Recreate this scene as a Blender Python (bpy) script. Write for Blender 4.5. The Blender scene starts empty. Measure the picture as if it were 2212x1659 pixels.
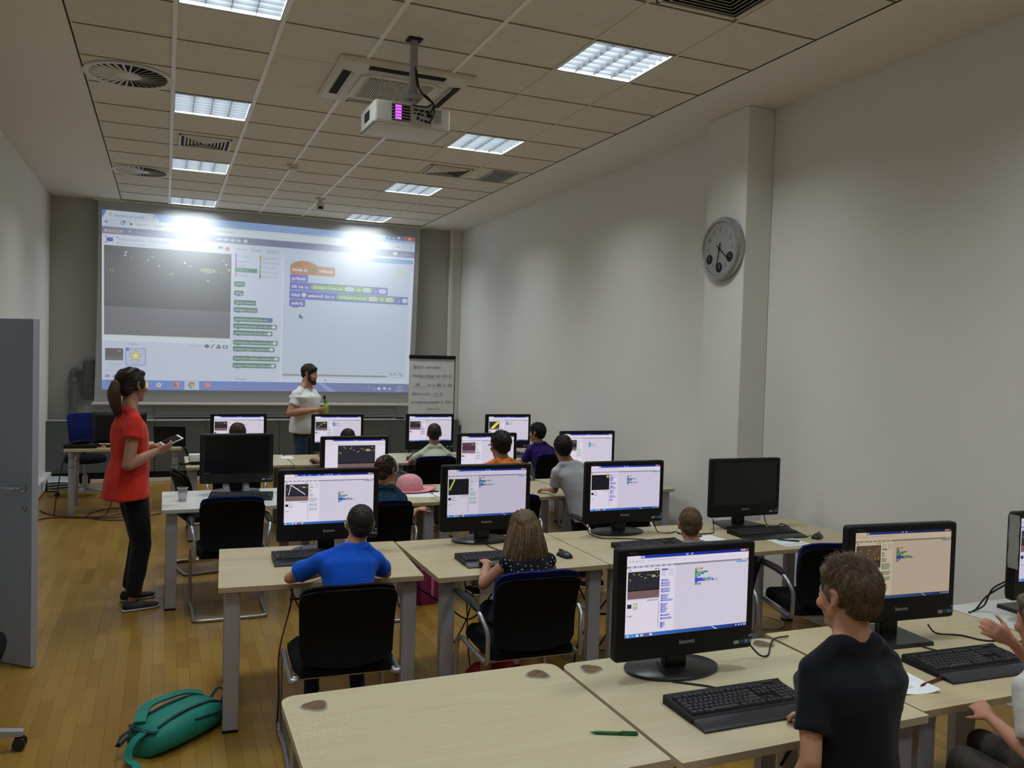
import bpy, bmesh, math, random
from mathutils import Vector, Matrix, noise
PI = math.pi
random.seed(7)
SC = bpy.context.scene
COL = SC.collection

# ------------------------------------------------------------------ camera
F_PX = 1788.128
_yaw, _pitch, _roll = 0.397816659, -0.0323305236, 0.0280066
_f = Vector((math.sin(_yaw) * math.cos(_pitch), math.cos(_yaw) * math.cos(_pitch), math.sin(_pitch)))
_r = Vector((math.cos(_yaw), -math.sin(_yaw), 0)); _u = _r.cross(_f)
cr = math.cos(_roll) * _r + math.sin(_roll) * _u
cu = -math.sin(_roll) * _r + math.cos(_roll) * _u
cam = bpy.data.cameras.new('camera'); cam_o = bpy.data.objects.new('camera', cam); COL.objects.link(cam_o)
cam_o.matrix_world = Matrix(((cr.x, cu.x, -_f.x, 0), (cr.y, cu.y, -_f.y, 0), (cr.z, cu.z, -_f.z, 1.85), (0, 0, 0, 1)))
cam.sensor_fit = 'HORIZONTAL'; cam.sensor_width = 36; cam.lens = 36 * F_PX / 2212
cam.clip_start = 0.05; cam.clip_end = 60
SC.camera = cam_o

# ------------------------------------------------------------------ light, exposure
SC.view_settings.view_transform = 'Standard'; SC.view_settings.look = 'None'
SC.view_settings.exposure = 0.0; SC.view_settings.gamma = 1.0; SC.view_settings.use_curve_mapping = False
W = bpy.data.worlds.new('world'); SC.world = W; W.use_nodes = True
W.node_tree.nodes['Background'].inputs[0].default_value = (0.5, 0.6, 0.8, 1)
W.node_tree.nodes['Background'].inputs[1].default_value = 0.05
LAMP_W = 45.0            # watts of every ceiling lamp
LAMP_COL = (0.88, 0.965, 1.0)
MON_E = 0.80             # strength of the lit monitors
BEAM_E = 0.47            # strength of the projected picture
SC.cycles.max_bounces = 7; SC.cycles.diffuse_bounces = 4; SC.cycles.glossy_bounces = 3
SC.cycles.transmission_bounces = 5; SC.cycles.caustics_reflective = False; SC.cycles.caustics_refractive = False
SC.cycles.sample_clamp_indirect = 4.0
SC.cycles.use_denoising = True

# ------------------------------------------------------------------ helpers
def lin(c):
    return c / 12.92 if c <= 0.04045 else ((c + 0.055) / 1.055) ** 2.4
def rgb(r, g, b):
    return (lin(r / 255), lin(g / 255), lin(b / 255))
MATS = {}
def mat(name, col, rough=0.6, metal=0.0, spec=0.4, nscale=0, namt=0.0, bump=0.0, bscale=80, stretch=None, alpha=1.0, trans=0.0, sheen=0.0):
    if name in MATS: return MATS[name]
    m = bpy.data.materials.new(name); m.use_nodes = True
    nt = m.node_tree; b = nt.nodes['Principled BSDF']
    b.inputs['Base Color'].default_value = (*col, 1); b.inputs['Roughness'].default_value = rough
    b.inputs['Metallic'].default_value = metal; b.inputs['Specular IOR Level'].default_value = spec
    if trans: b.inputs['Transmission Weight'].default_value = trans; b.inputs['IOR'].default_value = 1.2
    if sheen: b.inputs['Sheen Weight'].default_value = sheen
    if nscale or bump:
        tc = nt.nodes.new('ShaderNodeTexCoord'); mp = nt.nodes.new('ShaderNodeMapping')
        nt.links.new(tc.outputs['Object'], mp.inputs[0])
        if stretch: mp.inputs['Scale'].default_value = stretch
    if nscale:
        n = nt.nodes.new('ShaderNodeTexNoise'); n.inputs['Scale'].default_value = nscale; n.inputs['Detail'].default_value = 5
        nt.links.new(mp.outputs[0], n.inputs['Vector'])
        r = nt.nodes.new('ShaderNodeMapRange'); r.inputs[1].default_value = 0.3; r.inputs[2].default_value = 0.7
        r.inputs[3].default_value = 1 - namt; r.inputs[4].default_value = 1 + namt
        nt.links.new(n.outputs[0], r.inputs[0])
        mx = nt.nodes.new('ShaderNodeMix'); mx.data_type = 'RGBA'; mx.blend_type = 'MULTIPLY'; mx.inputs[0].default_value = 1
        mx.inputs[6].default_value = (*col, 1); nt.links.new(r.outputs[0], mx.inputs[7])
        nt.links.new(mx.outputs[2], b.inputs['Base Color'])
    if bump:
        n2 = nt.nodes.new('ShaderNodeTexNoise'); n2.inputs['Scale'].default_value = bscale; n2.inputs['Detail'].default_value = 4
        nt.links.new(mp.outputs[0], n2.inputs['Vector'])
        bp = nt.nodes.new('ShaderNodeBump'); bp.inputs['Strength'].default_value = bump; bp.inputs['Distance'].default_value = 0.01
        nt.links.new(n2.outputs[0], bp.inputs['Height']); nt.links.new(bp.outputs[0], b.inputs['Normal'])
    MATS[name] = m
    return m
def vmat(name, emit, base=(0.01, 0.01, 0.012), rough=0.35, spec=0.4):
    """material whose emission (what a screen gives off) comes from the picture drawn on it"""
    if name in MATS: return MATS[name]
    m = bpy.data.materials.new(name); m.use_nodes = True; nt = m.node_tree; b = nt.nodes['Principled BSDF']
    a = nt.nodes.new('ShaderNodeVertexColor'); a.layer_name = 'Col'
    b.inputs['Base Color'].default_value = (*base, 1); b.inputs['Roughness'].default_value = rough
    b.inputs['Specular IOR Level'].default_value = spec
    if emit > 0:
        nt.links.new(a.outputs[0], b.inputs['Emission Color']); b.inputs['Emission Strength'].default_value = emit
    else:
        nt.links.new(a.outputs[0], b.inputs['Base Color'])
    m.cycles.emission_sampling = 'FRONT'
    MATS[name] = m
    return m

def link(o, parent=None, mat_=None):
    COL.objects.link(o)
    if parent: o.parent = parent
    if mat_ is not None: o.data.materials.append(mat_)
    return o
def finish(me, smooth=None):
    if smooth is not None:
        for p in me.polygons: p.use_smooth = True
        me.set_sharp_from_angle(angle=math.radians(smooth))
def tag(o, label, cat, group=None, kind=None):
    if label: o['label'] = label
    if cat: o['category'] = cat
    if group: o['group'] = group
    if kind: o['kind'] = kind
    return o
def empty(name, loc, rz=0.0, label=None, cat=None, group=None):
    o = bpy.data.objects.new(name, None); COL.objects.link(o); o.location = loc; o.rotation_euler = (0, 0, rz)
    o.empty_display_size = 0.1
    return tag(o, label, cat, group)

class MB:
    """collects shapes, becomes ONE mesh"""
    def __init__(s): s.bm = bmesh.new()
    def box(s, lo, hi, bev=0.0, seg=1, M=None):
        lo, hi = Vector(lo), Vector(hi); c = (lo + hi) / 2; d = hi - lo
        r = bmesh.ops.create_cube(s.bm, size=1.0, matrix=Matrix.Translation(c) @ Matrix.Diagonal((d.x, d.y, d.z, 1)))
        vs = r['verts']
        if bev:
            es = list({e for v in vs for e in v.link_edges})
            rr = bmesh.ops.bevel(s.bm, geom=es, offset=bev, segments=seg, affect='EDGES', profile=0.5)
            vs = list({v for f in rr['faces'] for v in f.verts} | {v for v in vs if v.is_valid})
        if M is not None: bmesh.ops.transform(s.bm, matrix=M, verts=vs)
        return vs
    def cone(s, p0, p1, r0, r1, n=16):
        p0, p1 = Vector(p0), Vector(p1); d = p1 - p0
        q = Vector((0, 0, 1)).rotation_difference(d.normalized()) if d.length else None
        M = Matrix.Translation((p0 + p1) / 2) @ q.to_matrix().to_4x4()
        return bmesh.ops.create_cone(s.bm, cap_ends=True, segments=n, radius1=r0, radius2=r1, depth=d.length, matrix=M)['verts']
    def rings(s, rings, close=True, cap=True):
        vr = [[s.bm.verts.new(p) for p in ring] for ring in rings]
        n = len(vr[0])
        for a, b in zip(vr, vr[1:]):
            for i in range(n if close else n - 1):
                j = (i + 1) % n
                s.bm.faces.new((a[i], a[j], b[j], b[i]))
        if cap and close:
            s.bm.faces.new(list(reversed(vr[0]))); s.bm.faces.new(vr[-1])
        return [v for r in vr for v in r]
    def tube(s, pts, r, n=8, cap=True, rads=None):
        pts = [Vector(p) for p in pts]; out = []
        t0 = (pts[1] - pts[0]).normalized()
        x = t0.orthogonal().normalized()
        for i, p in enumerate(pts):
            t = (pts[min(i + 1, len(pts) - 1)] - pts[max(i - 1, 0)]).normalized()
            x = (x - t * x.dot(t)).normalized(); y = t.cross(x)
            rr = rads[i] if rads else r
            out.append([p + (x * math.cos(2 * PI * k / n) + y * math.sin(2 * PI * k / n)) * rr for k in range(n)])
        return s.rings(out, cap=cap)
    def lathe(s, prof, c=(0, 0, 0), n=24, cap=True):
        c = Vector(c)
        return s.rings([[c + Vector((r * math.cos(2 * PI * k / n), r * math.sin(2 * PI * k / n), z)) for k in range(n)] for r, z in prof], cap=cap)
    def prism(s, pts, z0, z1, axis='Z'):
        def P(p, z):
            return Vector((p[0], p[1], z)) if axis == 'Z' else Vector((p[0], z, p[1])) if axis == 'Y' else Vector((z, p[0], p[1]))
        return s.rings([[P(p, z0) for p in pts], [P(p, z1) for p in pts]])
    def loft(s, secs, n=14):
        """sections (centre, axis x, axis y, rx, ry)"""
        out = []
        for c, ax, ay, rx, ry in secs:
            c = Vector(c); ax = Vector(ax); ay = Vector(ay)
            out.append([c + ax * (rx * math.cos(2 * PI * k / n)) + ay * (ry * math.sin(2 * PI * k / n)) for k in range(n)])
        return s.rings(out)
    def cap(s, p0, p1, r0, r1, n=12, flat0=False, flat1=False):
        p0, p1 = Vector(p0), Vector(p1); d = (p1 - p0); L = d.length or 1e-6; d = d / L
        x = d.orthogonal().normalized(); y = d.cross(x); secs = []
        if not flat0:
            for a in (0.98, 0.8, 0.45): secs.append((p0 - d * r0 * a, x, y, r0 * math.sqrt(1 - a * a), r0 * math.sqrt(1 - a * a)))
        secs += [(p0, x, y, r0, r0), (p1, x, y, r1, r1)]
        if not flat1:
            for a in (0.45, 0.8, 0.98): secs.append((p1 + d * r1 * a, x, y, r1 * math.sqrt(1 - a * a), r1 * math.sqrt(1 - a * a)))
        return s.loft(secs, n)
    def ell(s, M, c, r, rot=None, u=16, v=10):
        T = M @ Matrix.Translation(Vector(c))
        if rot: T = T @ rot.to_4x4()
        return bmesh.ops.create_uvsphere(s.bm, u_segments=u, v_segments=v, radius=1.0, matrix=T @ Matrix.Diagonal((r[0], r[1], r[2], 1)))['verts']
    def mesh(s, name, smooth=None):
        bmesh.ops.recalc_face_normals(s.bm, faces=s.bm.faces)
        me = bpy.data.meshes.new(name); s.bm.to_mesh(me); s.bm.free(); finish(me, smooth)
        return me
    def build(s, name, m, parent=None, smooth=40, loc=None, rot=None):
        o = bpy.data.objects.new(name, s.mesh(name, smooth)); o.data.materials.append(m)
        COL.objects.link(o)
        if parent: o.parent = parent
        if loc is not None: o.location = loc
        if rot is not None: o.rotation_euler = rot
        return o
def dup(o, parent=None, loc=None, rz=None):
    """a thing (or part) with copies of its parts and sub-parts, sharing mesh data"""
    c = o.copy(); COL.objects.link(c)
    if parent is not None: c.parent = parent
    if loc is not None: c.location = loc
    if rz is not None: c.rotation_euler = (0, 0, rz)
    for ch in o.children: dup(ch, c)
    return c
def smooth_path(pts, k=6):
    """Catmull-Rom through the points"""
    P = [Vector(p) for p in pts]; out = []
    for i in range(len(P) - 1):
        p0, p1, p2, p3 = P[max(i - 1, 0)], P[i], P[i + 1], P[min(i + 2, len(P) - 1)]
        for j in range(k):
            t = j / k
            out.append(0.5 * ((2 * p1) + (p2 - p0) * t + (2 * p0 - 5 * p1 + 4 * p2 - p3) * t * t + (3 * p1 - p0 - 3 * p2 + p3) * t ** 3))
    out.append(P[-1]); return out
def cable(label, pts, m, r=0.0035, group=None, k=6):
    o = MB(); o.tube(smooth_path(pts, k), r, 6)
    return tag(o.build('cable', m), label, 'cable', group)

# flat print: polygons in (x, y-down) with colours, lifted a hair per layer
_TXT = {}
def text_geo(s, bold=0.0):
    key = (s, bold)
    if key not in _TXT:
        cu_ = bpy.data.curves.new('t', 'FONT'); cu_.body = s; cu_.size = 1.0; cu_.resolution_u = 2; cu_.offset = bold
        ob = bpy.data.objects.new('t', cu_); me = bpy.data.meshes.new_from_object(ob)
        vs = [(v.co.x, v.co.y) for v in me.vertices]; fs = [tuple(p.vertices) for p in me.polygons]
        bpy.data.objects.remove(ob); bpy.data.meshes.remove(me); bpy.data.curves.remove(cu_)
        _TXT[key] = (vs, fs)
    return _TXT[key]
class Canvas:
    def __init__(s, step=0.0002): s.v = []; s.f = []; s.c = []; s.n = 0; s.step = step; s.map = lambda u, v: (u, 0, v)
    def poly(s, pts, col, layer=None):
        s.n += 1; L = layer if layer is not None else s.n * 0.15
        i = len(s.v); cols = col if isinstance(col[0], (tuple, list)) else [col] * len(pts)
        for p in pts:
            q = s.map(*p); s.v.append((q[0], q[1] - L * s.step, q[2]))
        s.f.append(tuple(range(i, i + len(pts)))); s.c.append(cols)
    def rect(s, u0, v0, u1, v1, col, col2=None, layer=None):
        s.poly([(u0, v1), (u1, v1), (u1, v0), (u0, v0)], [col, col2, col2, col] if col2 else col, layer)
    def round(s, u0, v0, u1, v1, col, r, asp=1.0, layer=None):
        """rounded rectangle; asp = width of one u unit over one v unit"""
        ru = r / asp; pts = []
        for cx, cy, a0 in ((u1 - ru, v0 + r, -90), (u1 - ru, v1 - r, 0), (u0 + ru, v1 - r, 90), (u0 + ru, v0 + r, 180)):
            for a in (0, 45, 90):
                t = math.radians(a0 + a); pts.append((cx + ru * math.cos(t), cy + r * math.sin(t)))
        s.poly(pts[::-1], col, layer)
    def disc(s, u, v, r, col, asp=1.0, n=12, layer=None):
        s.poly([(u + r / asp * math.cos(-2 * PI * k / n), v + r * math.sin(-2 * PI * k / n)) for k in range(n)], col, layer)
    def star(s, u, v, r, col, asp=1.0, inner=0.45, layer=None):
        s.poly([(u + (r if k % 2 == 0 else r * inner) / asp * math.sin(-PI * k / 5), v - (r if k % 2 == 0 else r * inner) * math.cos(PI * k / 5)) for k in range(10)], col, layer)
    def line(s, u0, v0, u1, v1, w, col, asp=1.0, layer=None):
        dx, dy = (u1 - u0) * asp, v1 - v0; L = math.hypot(dx, dy) or 1e-6; nx, ny = -dy / L * w / 2, dx / L * w / 2
        p = [(u0 + nx / asp, v0 + ny), (u0 - nx / asp, v0 - ny), (u1 - nx / asp, v1 - ny), (u1 + nx / asp, v1 + ny)]
        s.poly(p, col, layer)
    def text(s, u, v, txt, h, col, asp=1.0, width=None, bold=0.0, shear=0.0, layer=None):
        vs, fs = text_geo(txt, bold)
        if not vs: return
        s.n += 1; L = layer if layer is not None else s.n * 0.15
        w = max(p[0] for p in vs) or 1; sx = (width / w) if width else h / asp
        i = len(s.v)
        for x, y in vs:
            q = s.map(u + x * sx + shear * y * h / asp, v - y * h); s.v.append((q[0], q[1] - L * s.step, q[2]))
        for f in fs: s.f.append(tuple(i + k for k in f)); s.c.append([col] * len(f))
    def build(s, name, m, parent=None, loc=None, rot=None):
        me = bpy.data.meshes.new(name); me.from_pydata(s.v, [], s.f)
        a = me.color_attributes.new('Col', 'FLOAT_COLOR', 'CORNER'); k = 0
        for cols in s.c:
            for c in cols: a.data[k].color = (*c, 1); k += 1
        o = bpy.data.objects.new(name, me); me.materials.append(m); COL.objects.link(o)
        if parent: o.parent = parent
        if loc is not None: o.location = loc
        if rot is not None: o.rotation_euler = rot
        return o

# ------------------------------------------------------------------ materials
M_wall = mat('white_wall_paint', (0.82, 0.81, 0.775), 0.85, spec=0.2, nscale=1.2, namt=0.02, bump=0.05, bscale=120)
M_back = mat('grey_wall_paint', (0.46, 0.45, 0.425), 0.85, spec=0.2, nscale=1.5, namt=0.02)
M_plaster = mat('ceiling_plaster', (0.84, 0.81, 0.75), 0.9, spec=0.15, nscale=1.0, namt=0.02)
M_tile = mat('ceiling_board', (0.77, 0.725, 0.625), 0.9, spec=0.15, nscale=9, namt=0.04, bump=0.15, bscale=300)
M_bar = mat('white_grid_bar', (0.93, 0.93, 0.91), 0.4)
M_joint_shade = mat('joint_shade_colour', (0.16, 0.135, 0.10), 0.7)  # dark colour standing for the shade in the tile cross joints
M_dark = mat('dark_void', (0.02, 0.018, 0.016), 0.9)
M_white = mat('white_enamel', (0.78, 0.77, 0.74), 0.45)
M_cream = mat('aged_white_plastic', (0.70, 0.67, 0.57), 0.45)
M_blk = mat('black_plastic', (0.008, 0.008, 0.009), 0.5, spec=0.25)
M_blk2 = mat('black_satin_plastic', (0.02, 0.02, 0.022), 0.3)
M_key = mat('black_key_plastic', (0.028, 0.028, 0.031), 0.45)
M_shell = mat('chair_shell', (0.006, 0.006, 0.007), 0.75, spec=0.12)
M_fab = mat('black_fabric', (0.008, 0.008, 0.010), 0.9, spec=0.1, bump=0.3, bscale=500)
M_navy = mat('navy_fabric', (0.012, 0.018, 0.13), 0.9, spec=0.15, bump=0.3, bscale=500)
M_chrome = mat('brushed_chrome', (0.42, 0.42, 0.45), 0.34, metal=0.75)
M_silver = mat('silver_painted_metal', (0.38, 0.38, 0.43), 0.42, metal=0.25)
M_legside = mat('silver_leg_metal', (0.30, 0.29, 0.32), 0.45, metal=0.2)
M_alu = mat('aluminium', (0.55, 0.55, 0.55), 0.35, metal=0.9)
M_grey = mat('grey_laminate', (0.12, 0.135, 0.132), 0.5, nscale=3, namt=0.04)
M_greyl = mat('light_grey_trim', (0.42, 0.42, 0.41), 0.5)
M_door = mat('grey_door_paint', (0.25, 0.285, 0.355), 0.5, nscale=2, namt=0.04)
M_doore = mat('door_edge_paint', (0.36, 0.36, 0.43), 0.5)
M_cablek = mat('black_cable', (0.012, 0.011, 0.012), 0.5)
M_cabler = mat('dark_red_cable', (0.05, 0.012, 0.010), 0.5)
M_cablew = mat('grey_cable', (0.42, 0.41, 0.38), 0.5)
M_paper = mat('white_paper', (0.80, 0.82, 0.84), 0.8, spec=0.2)

def wood(name, c1, c2, rough, scale=(1, 14, 14), spec=0.4, per_piece=False, amt=0.25, nsc=4.0):
    m = bpy.data.materials.new(name); m.use_nodes = True; nt = m.node_tree; b = nt.nodes['Principled BSDF']
    tc = nt.nodes.new('ShaderNodeTexCoord'); mp = nt.nodes.new('ShaderNodeMapping'); mp.inputs['Scale'].default_value = scale
    n = nt.nodes.new('ShaderNodeTexNoise'); n.inputs['Scale'].default_value = nsc; n.inputs['Detail'].default_value = 6
    nt.links.new(tc.outputs['Object'], mp.inputs[0]); nt.links.new(mp.outputs[0], n.inputs['Vector'])
    cr_ = nt.nodes.new('ShaderNodeMix'); cr_.data_type = 'RGBA'
    cr_.inputs[6].default_value = (*c1, 1); cr_.inputs[7].default_value = (*c2, 1)
    if per_piece:
        g = nt.nodes.new('ShaderNodeNewGeometry'); oi = nt.nodes.new('ShaderNodeObjectInfo')
        ad = nt.nodes.new('ShaderNodeMath'); ad.operation = 'ADD'
        nt.links.new(g.outputs['Random Per Island'], ad.inputs[0]); nt.links.new(oi.outputs['Random'], ad.inputs[1])
        fr = nt.nodes.new('ShaderNodeMath'); fr.operation = 'FRACT'; nt.links.new(ad.outputs[0], fr.inputs[0])
        # shift the grain per piece, too
        cx = nt.nodes.new('ShaderNodeVectorMath'); cx.operation = 'SCALE'; cx.inputs[0].default_value = (7.3, 11.1, 3.7)
        nt.links.new(fr.outputs[0], cx.inputs['Scale']); nt.links.new(cx.outputs[0], mp.inputs['Location'])
        mm = nt.nodes.new('ShaderNodeMath'); mm.operation = 'MULTIPLY_ADD'; mm.inputs[1].default_value = amt; mm.use_clamp = True
        nt.links.new(n.outputs[0], mm.inputs[0])
        m2 = nt.nodes.new('ShaderNodeMath'); m2.operation = 'MULTIPLY'; m2.inputs[1].default_value = 1 - amt
        nt.links.new(fr.outputs[0], m2.inputs[0]); nt.links.new(m2.outputs[0], mm.inputs[2])
        nt.links.new(mm.outputs[0], cr_.inputs[0])
    else:
        r = nt.nodes.new('ShaderNodeMapRange'); r.inputs[1].default_value = 0.3; r.inputs[2].default_value = 0.7
        nt.links.new(n.outputs[0], r.inputs[0]); nt.links.new(r.outputs[0], cr_.inputs[0])
    nt.links.new(cr_.outputs[2], b.inputs['Base Color'])
    b.inputs['Roughness'].default_value = rough; b.inputs['Specular IOR Level'].default_value = spec
    MATS[name] = m
    return m
M_floor = wood('oak_parquet', (0.252, 0.132, 0.017), (0.355, 0.203, 0.037), 0.30, scale=(18, 1.6, 1), per_piece=True, spec=0.45)
M_maple = wood('maple_laminate', (0.49, 0.40, 0.235), (0.55, 0.46, 0.29), 0.38, scale=(1.2, 12, 12))
M_maple2 = wood('pale_maple_laminate', (0.505, 0.44, 0.27), (0.555, 0.49, 0.325), 0.36, scale=(1.2, 12, 12))
M_edge = wood('maple_edge', (0.40, 0.31, 0.18), (0.47, 0.37, 0.225), 0.5, scale=(2, 20, 20))
M_edge2 = wood('pale_maple_edge', (0.50, 0.43, 0.30), (0.56, 0.48, 0.35), 0.5, scale=(2, 20, 20))
M_whitet = mat('white_laminate', (0.66, 0.65, 0.61), 0.35)
M_whitee = mat('white_laminate_edge', (0.52, 0.50, 0.47), 0.5)

# ------------------------------------------------------------------ setting: room shell
XL, XR, YB, YF, ZC = -1.43, 4.35, 12.60, -2.6, 3.829
def struct(name, mb, m, smooth=None):
    o = mb.build(name, m, None, smooth); o['kind'] = 'structure'; return o
b = MB(); b.box((XL - .2, YF - .2, -.2), (XR + .2, YB + .2, -.013)); floor = struct('floor', b, M_floor)
b = MB(); b.box((XL - .2, YF - .2, -.2), (XL, YB + .2, 4.3)); struct('wall_left', b, M_wall)
b = MB(); b.box((XR, YF - .2, -.2), (XR + .2, YB + .2, 4.3)); wall_right = struct('wall_right', b, M_wall)
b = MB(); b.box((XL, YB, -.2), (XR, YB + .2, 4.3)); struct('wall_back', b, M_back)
b = MB(); b.box((XL, YF - .2, -.2), (XR, YF, 4.3)); struct('wall_front', b, M_wall)
b = MB(); b.box((XL - .2, YF - .2, 4.15), (XR + .2, YB + .2, 4.3)); ceiling = struct('ceiling', b, M_plaster)
for x0, x1 in ((XL, -.572), (3.634, XR)):
    b = MB(); b.box((x0, YF, ZC), (x1, YB, ZC + .04), 0.003); b.build('plaster_strip', M_plaster, ceiling)
# square column on the right wall
b = MB(); b.box((4.10, 5.22, 0), (XR, 5.72, ZC), 0.006); tag(struct('trim_1', b, M_wall, 30), 'square white column standing out from the right wall', None)
# parquet
pw, pl = 0.066, 0.46
b = MB(); nx = int((XR - XL) / pw) + 1; strips = []
for i in range(nx):
    x0 = XL + i * pw; off = random.random() * pl
    for j in range(int((YB - YF) / pl) + 2):
        y0 = YF + j * pl - off; y1 = min(y0 + pl, YB); y0 = max(y0, YF)
        if y1 - y0 > .04 and y1 > 1.2: strips.append((x0, y0, min(x0 + pw, XR), y1))
near = [s for s in strips if 2.9 < (s[1] + s[3]) / 2 < 7.3 and s[2] - s[0] > .06 and abs(s[3] - s[1] - pl) < .01]
def vis_key(s):
    x, y = (s[0] + s[2]) / 2, (s[1] + s[3]) / 2
    return max(0, x - .55) * 2.0 + max(0, -0.75 - x) * 2 + abs(y - 4.6) * .6
near.sort(key=vis_key); near = near[:298]; nset = set(near)
pb = MB(); pb.box((-pw / 2 + .0003, -pl / 2 + .0003, -.012), (pw / 2 - .0003, pl / 2 - .0003, 0), 0.0004)
pm = pb.mesh('plank'); pm.materials.append(M_floor)
for s in near:
    o = bpy.data.objects.new('plank', pm); COL.objects.link(o); o.parent = floor
    o.location = ((s[0] + s[2]) / 2, (s[1] + s[3]) / 2, random.uniform(-.0002, 0))
rest = [s for s in strips if s not in nset]
vs, fs = [], []
for x0, y0, x1, y1 in rest:
    i = len(vs); g = .0003; z = random.uniform(-.0002, 0)
    vs += [(x0 + g, y0 + g, z), (x1 - g, y0 + g, z), (x1 - g, y1 - g, z), (x0 + g, y1 - g, z)] + [(x0 + g, y0 + g, -.012), (x1 - g, y0 + g, -.012), (x1 - g, y1 - g, -.012), (x0 + g, y1 - g, -.012)]
    fs += [(i, i + 1, i + 2, i + 3), (i, i + 4, i + 5, i + 1), (i + 1, i + 5, i + 6, i + 2), (i + 2, i + 6, i + 7, i + 3), (i + 3, i + 7, i + 4, i)]
me = bpy.data.meshes.new('parquet_planks'); me.from_pydata(vs, [], fs); me.materials.append(M_floor)
o = bpy.data.objects.new('parquet_planks', me); COL.objects.link(o); o.parent = floor; o['kind'] = 'stuff'

# ceiling grid
GX = [-.5694 + .6 * i for i in range(8)]
def GY(r): return 4.0114 + .6 * r
LIGHT_ROWS = (-7, -3, 1, 5, 9, 13)
open_cells = {(c, r) for c in (1, 5) for r in LIGHT_ROWS}
AC = (1.53, 6.05)
tb = MB(); tb.box((-.2962, -.2962, 0), (.2962, .2962, .016), 0.0035); tile_me = tb.mesh('ceiling_tile'); tile_me.materials.append(M_tile)
for c in range(7):
    for r in range(-11, 14):
        if (c, r) in open_cells: continue
        o = bpy.data.objects.new('ceiling_tile', tile_me); COL.objects.link(o); o.parent = ceiling
        o.location = (GX[c] + .3, GY(r) + .3, ZC + .002 + random.uniform(0, .0012)); o.rotation_euler = (random.uniform(-.0015, .0015), random.uniform(-.0015, .0015), 0)
for c in range(7):
    b = MB(); b.box((GX[c] + .003, GY(14) + .003, ZC + .002), (GX[c] + .597, YB, ZC + .018), 0.002); b.build('ceiling_tile', M_tile, ceiling)
for i in (1, 2, 3, 4, 5, 6):
    w_ = .014 if i < 5 else .007
    b = MB(); b.box((GX[i] - w_, YF, ZC - (.006 if i < 5 else .0035)), (GX[i] + w_, YB, ZC + .004), 0.001); b.build('grid_bar', M_bar if i < 5 else M_tile, ceiling)
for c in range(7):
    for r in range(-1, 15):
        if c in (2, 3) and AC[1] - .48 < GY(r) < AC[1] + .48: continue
        b = MB(); b.box((GX[c] + (.014 if c < 5 else .007), GY(r) - .003, ZC - .0022), (GX[c + 1] - (.014 if c < 4 else .007), GY(r) + .003, ZC + .001)); b.build('joint_shade_strip', M_joint_shade, ceiling)  # thin dark strips paint in the shadow line of each cross joint
for x in (-.5694, 3.6306):
    b = MB(); b.box((x - .0022, YF, ZC - .001), (x + .0022, YB, ZC + .003)); b.build('edge_joint', M_dark, ceiling)

# ceiling lamps with louvres
def lamp_parts(root):
    b = MB(); z0, z1, a = ZC - .002, ZC + .11, .292
    for lo, hi in (((-a, -a, z0), (-a + .006, a, z1)), ((a - .006, -a, z0), (a, a, z1)), ((-a, -a, z0), (a, -a + .006, z1)), ((-a, a - .006, z0), (a, a, z1)), ((-a, -a, z1), (a, a, z1 + .006))):
        b.box(lo, hi)
    b.build('housing', M_white, root)
    b = MB()
    for lo, hi in (((-.298, -.298, ZC - .003), (-.28, .298, ZC)), ((.28, -.298, ZC - .003), (.298, .298, ZC)), ((-.298, -.298, ZC - .003), (.298, -.28, ZC)), ((-.298, .28, ZC - .003), (.298, .298, ZC))):
        b.box(lo, hi)
    b.build('frame', M_alu, root)
    M_l = mat('bright_louvre', (0.058, 0.064, 0.070), 0.45, spec=0.3)
    b = MB(); b.box((-.0015, -.28, ZC), (.0015, .28, ZC + .05)); me = b.mesh('divider'); me.materials.append(mat('louvre_divider', (.02, .022, .025), .5))
    for x in (-.14, 0, .14):
        o = bpy.data.objects.new('divider', me); COL.objects.link(o); o.parent = root; o.location = (x, 0, 0); 
    b = MB(); b.rings([[(-.28, -.008, ZC + .048), (-.28, 0, ZC + .002), (-.28, .008, ZC + .048)], [(.28, -.008, ZC + .048), (.28, 0, ZC + .002), (.28, .008, ZC + .048)]])
    me = b.mesh('slat'); me.materials.append(M_l)
    for k in range(7):
        o = bpy.data.objects.new('slat', me); COL.objects.link(o); o.parent = root; o.location = (0, -.24 + .08 * k, 0)
    for x in (-.21, -.07, .07, .21):
        b = MB(); b.cone((x, -.27, ZC + .09), (x, .27, ZC + .09), .008, .008, 8); b.build('tube', M_tubeglow, root)
M_tubeglow = bpy.data.materials.new('tube_glow'); M_tubeglow.use_nodes = True
_b = M_tubeglow.node_tree.nodes['Principled BSDF']; _b.inputs['Emission Color'].default_value = (*LAMP_COL, 1); _b.inputs['Emission Strength'].default_value = 3.0
M_tubeglow.cycles.emission_sampling = 'NONE'
lamp_data = bpy.data.lights.new('lamp_light', 'AREA'); lamp_data.shape = 'SQUARE'; lamp_data.size = .54; lamp_data.energy = LAMP_W; lamp_data.color = LAMP_COL
proto = None
side = {1: 'left', 5: 'right'}
ordn = {1: 'nearest', 5: 'second', 9: 'third', 13: 'farthest'}
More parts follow.
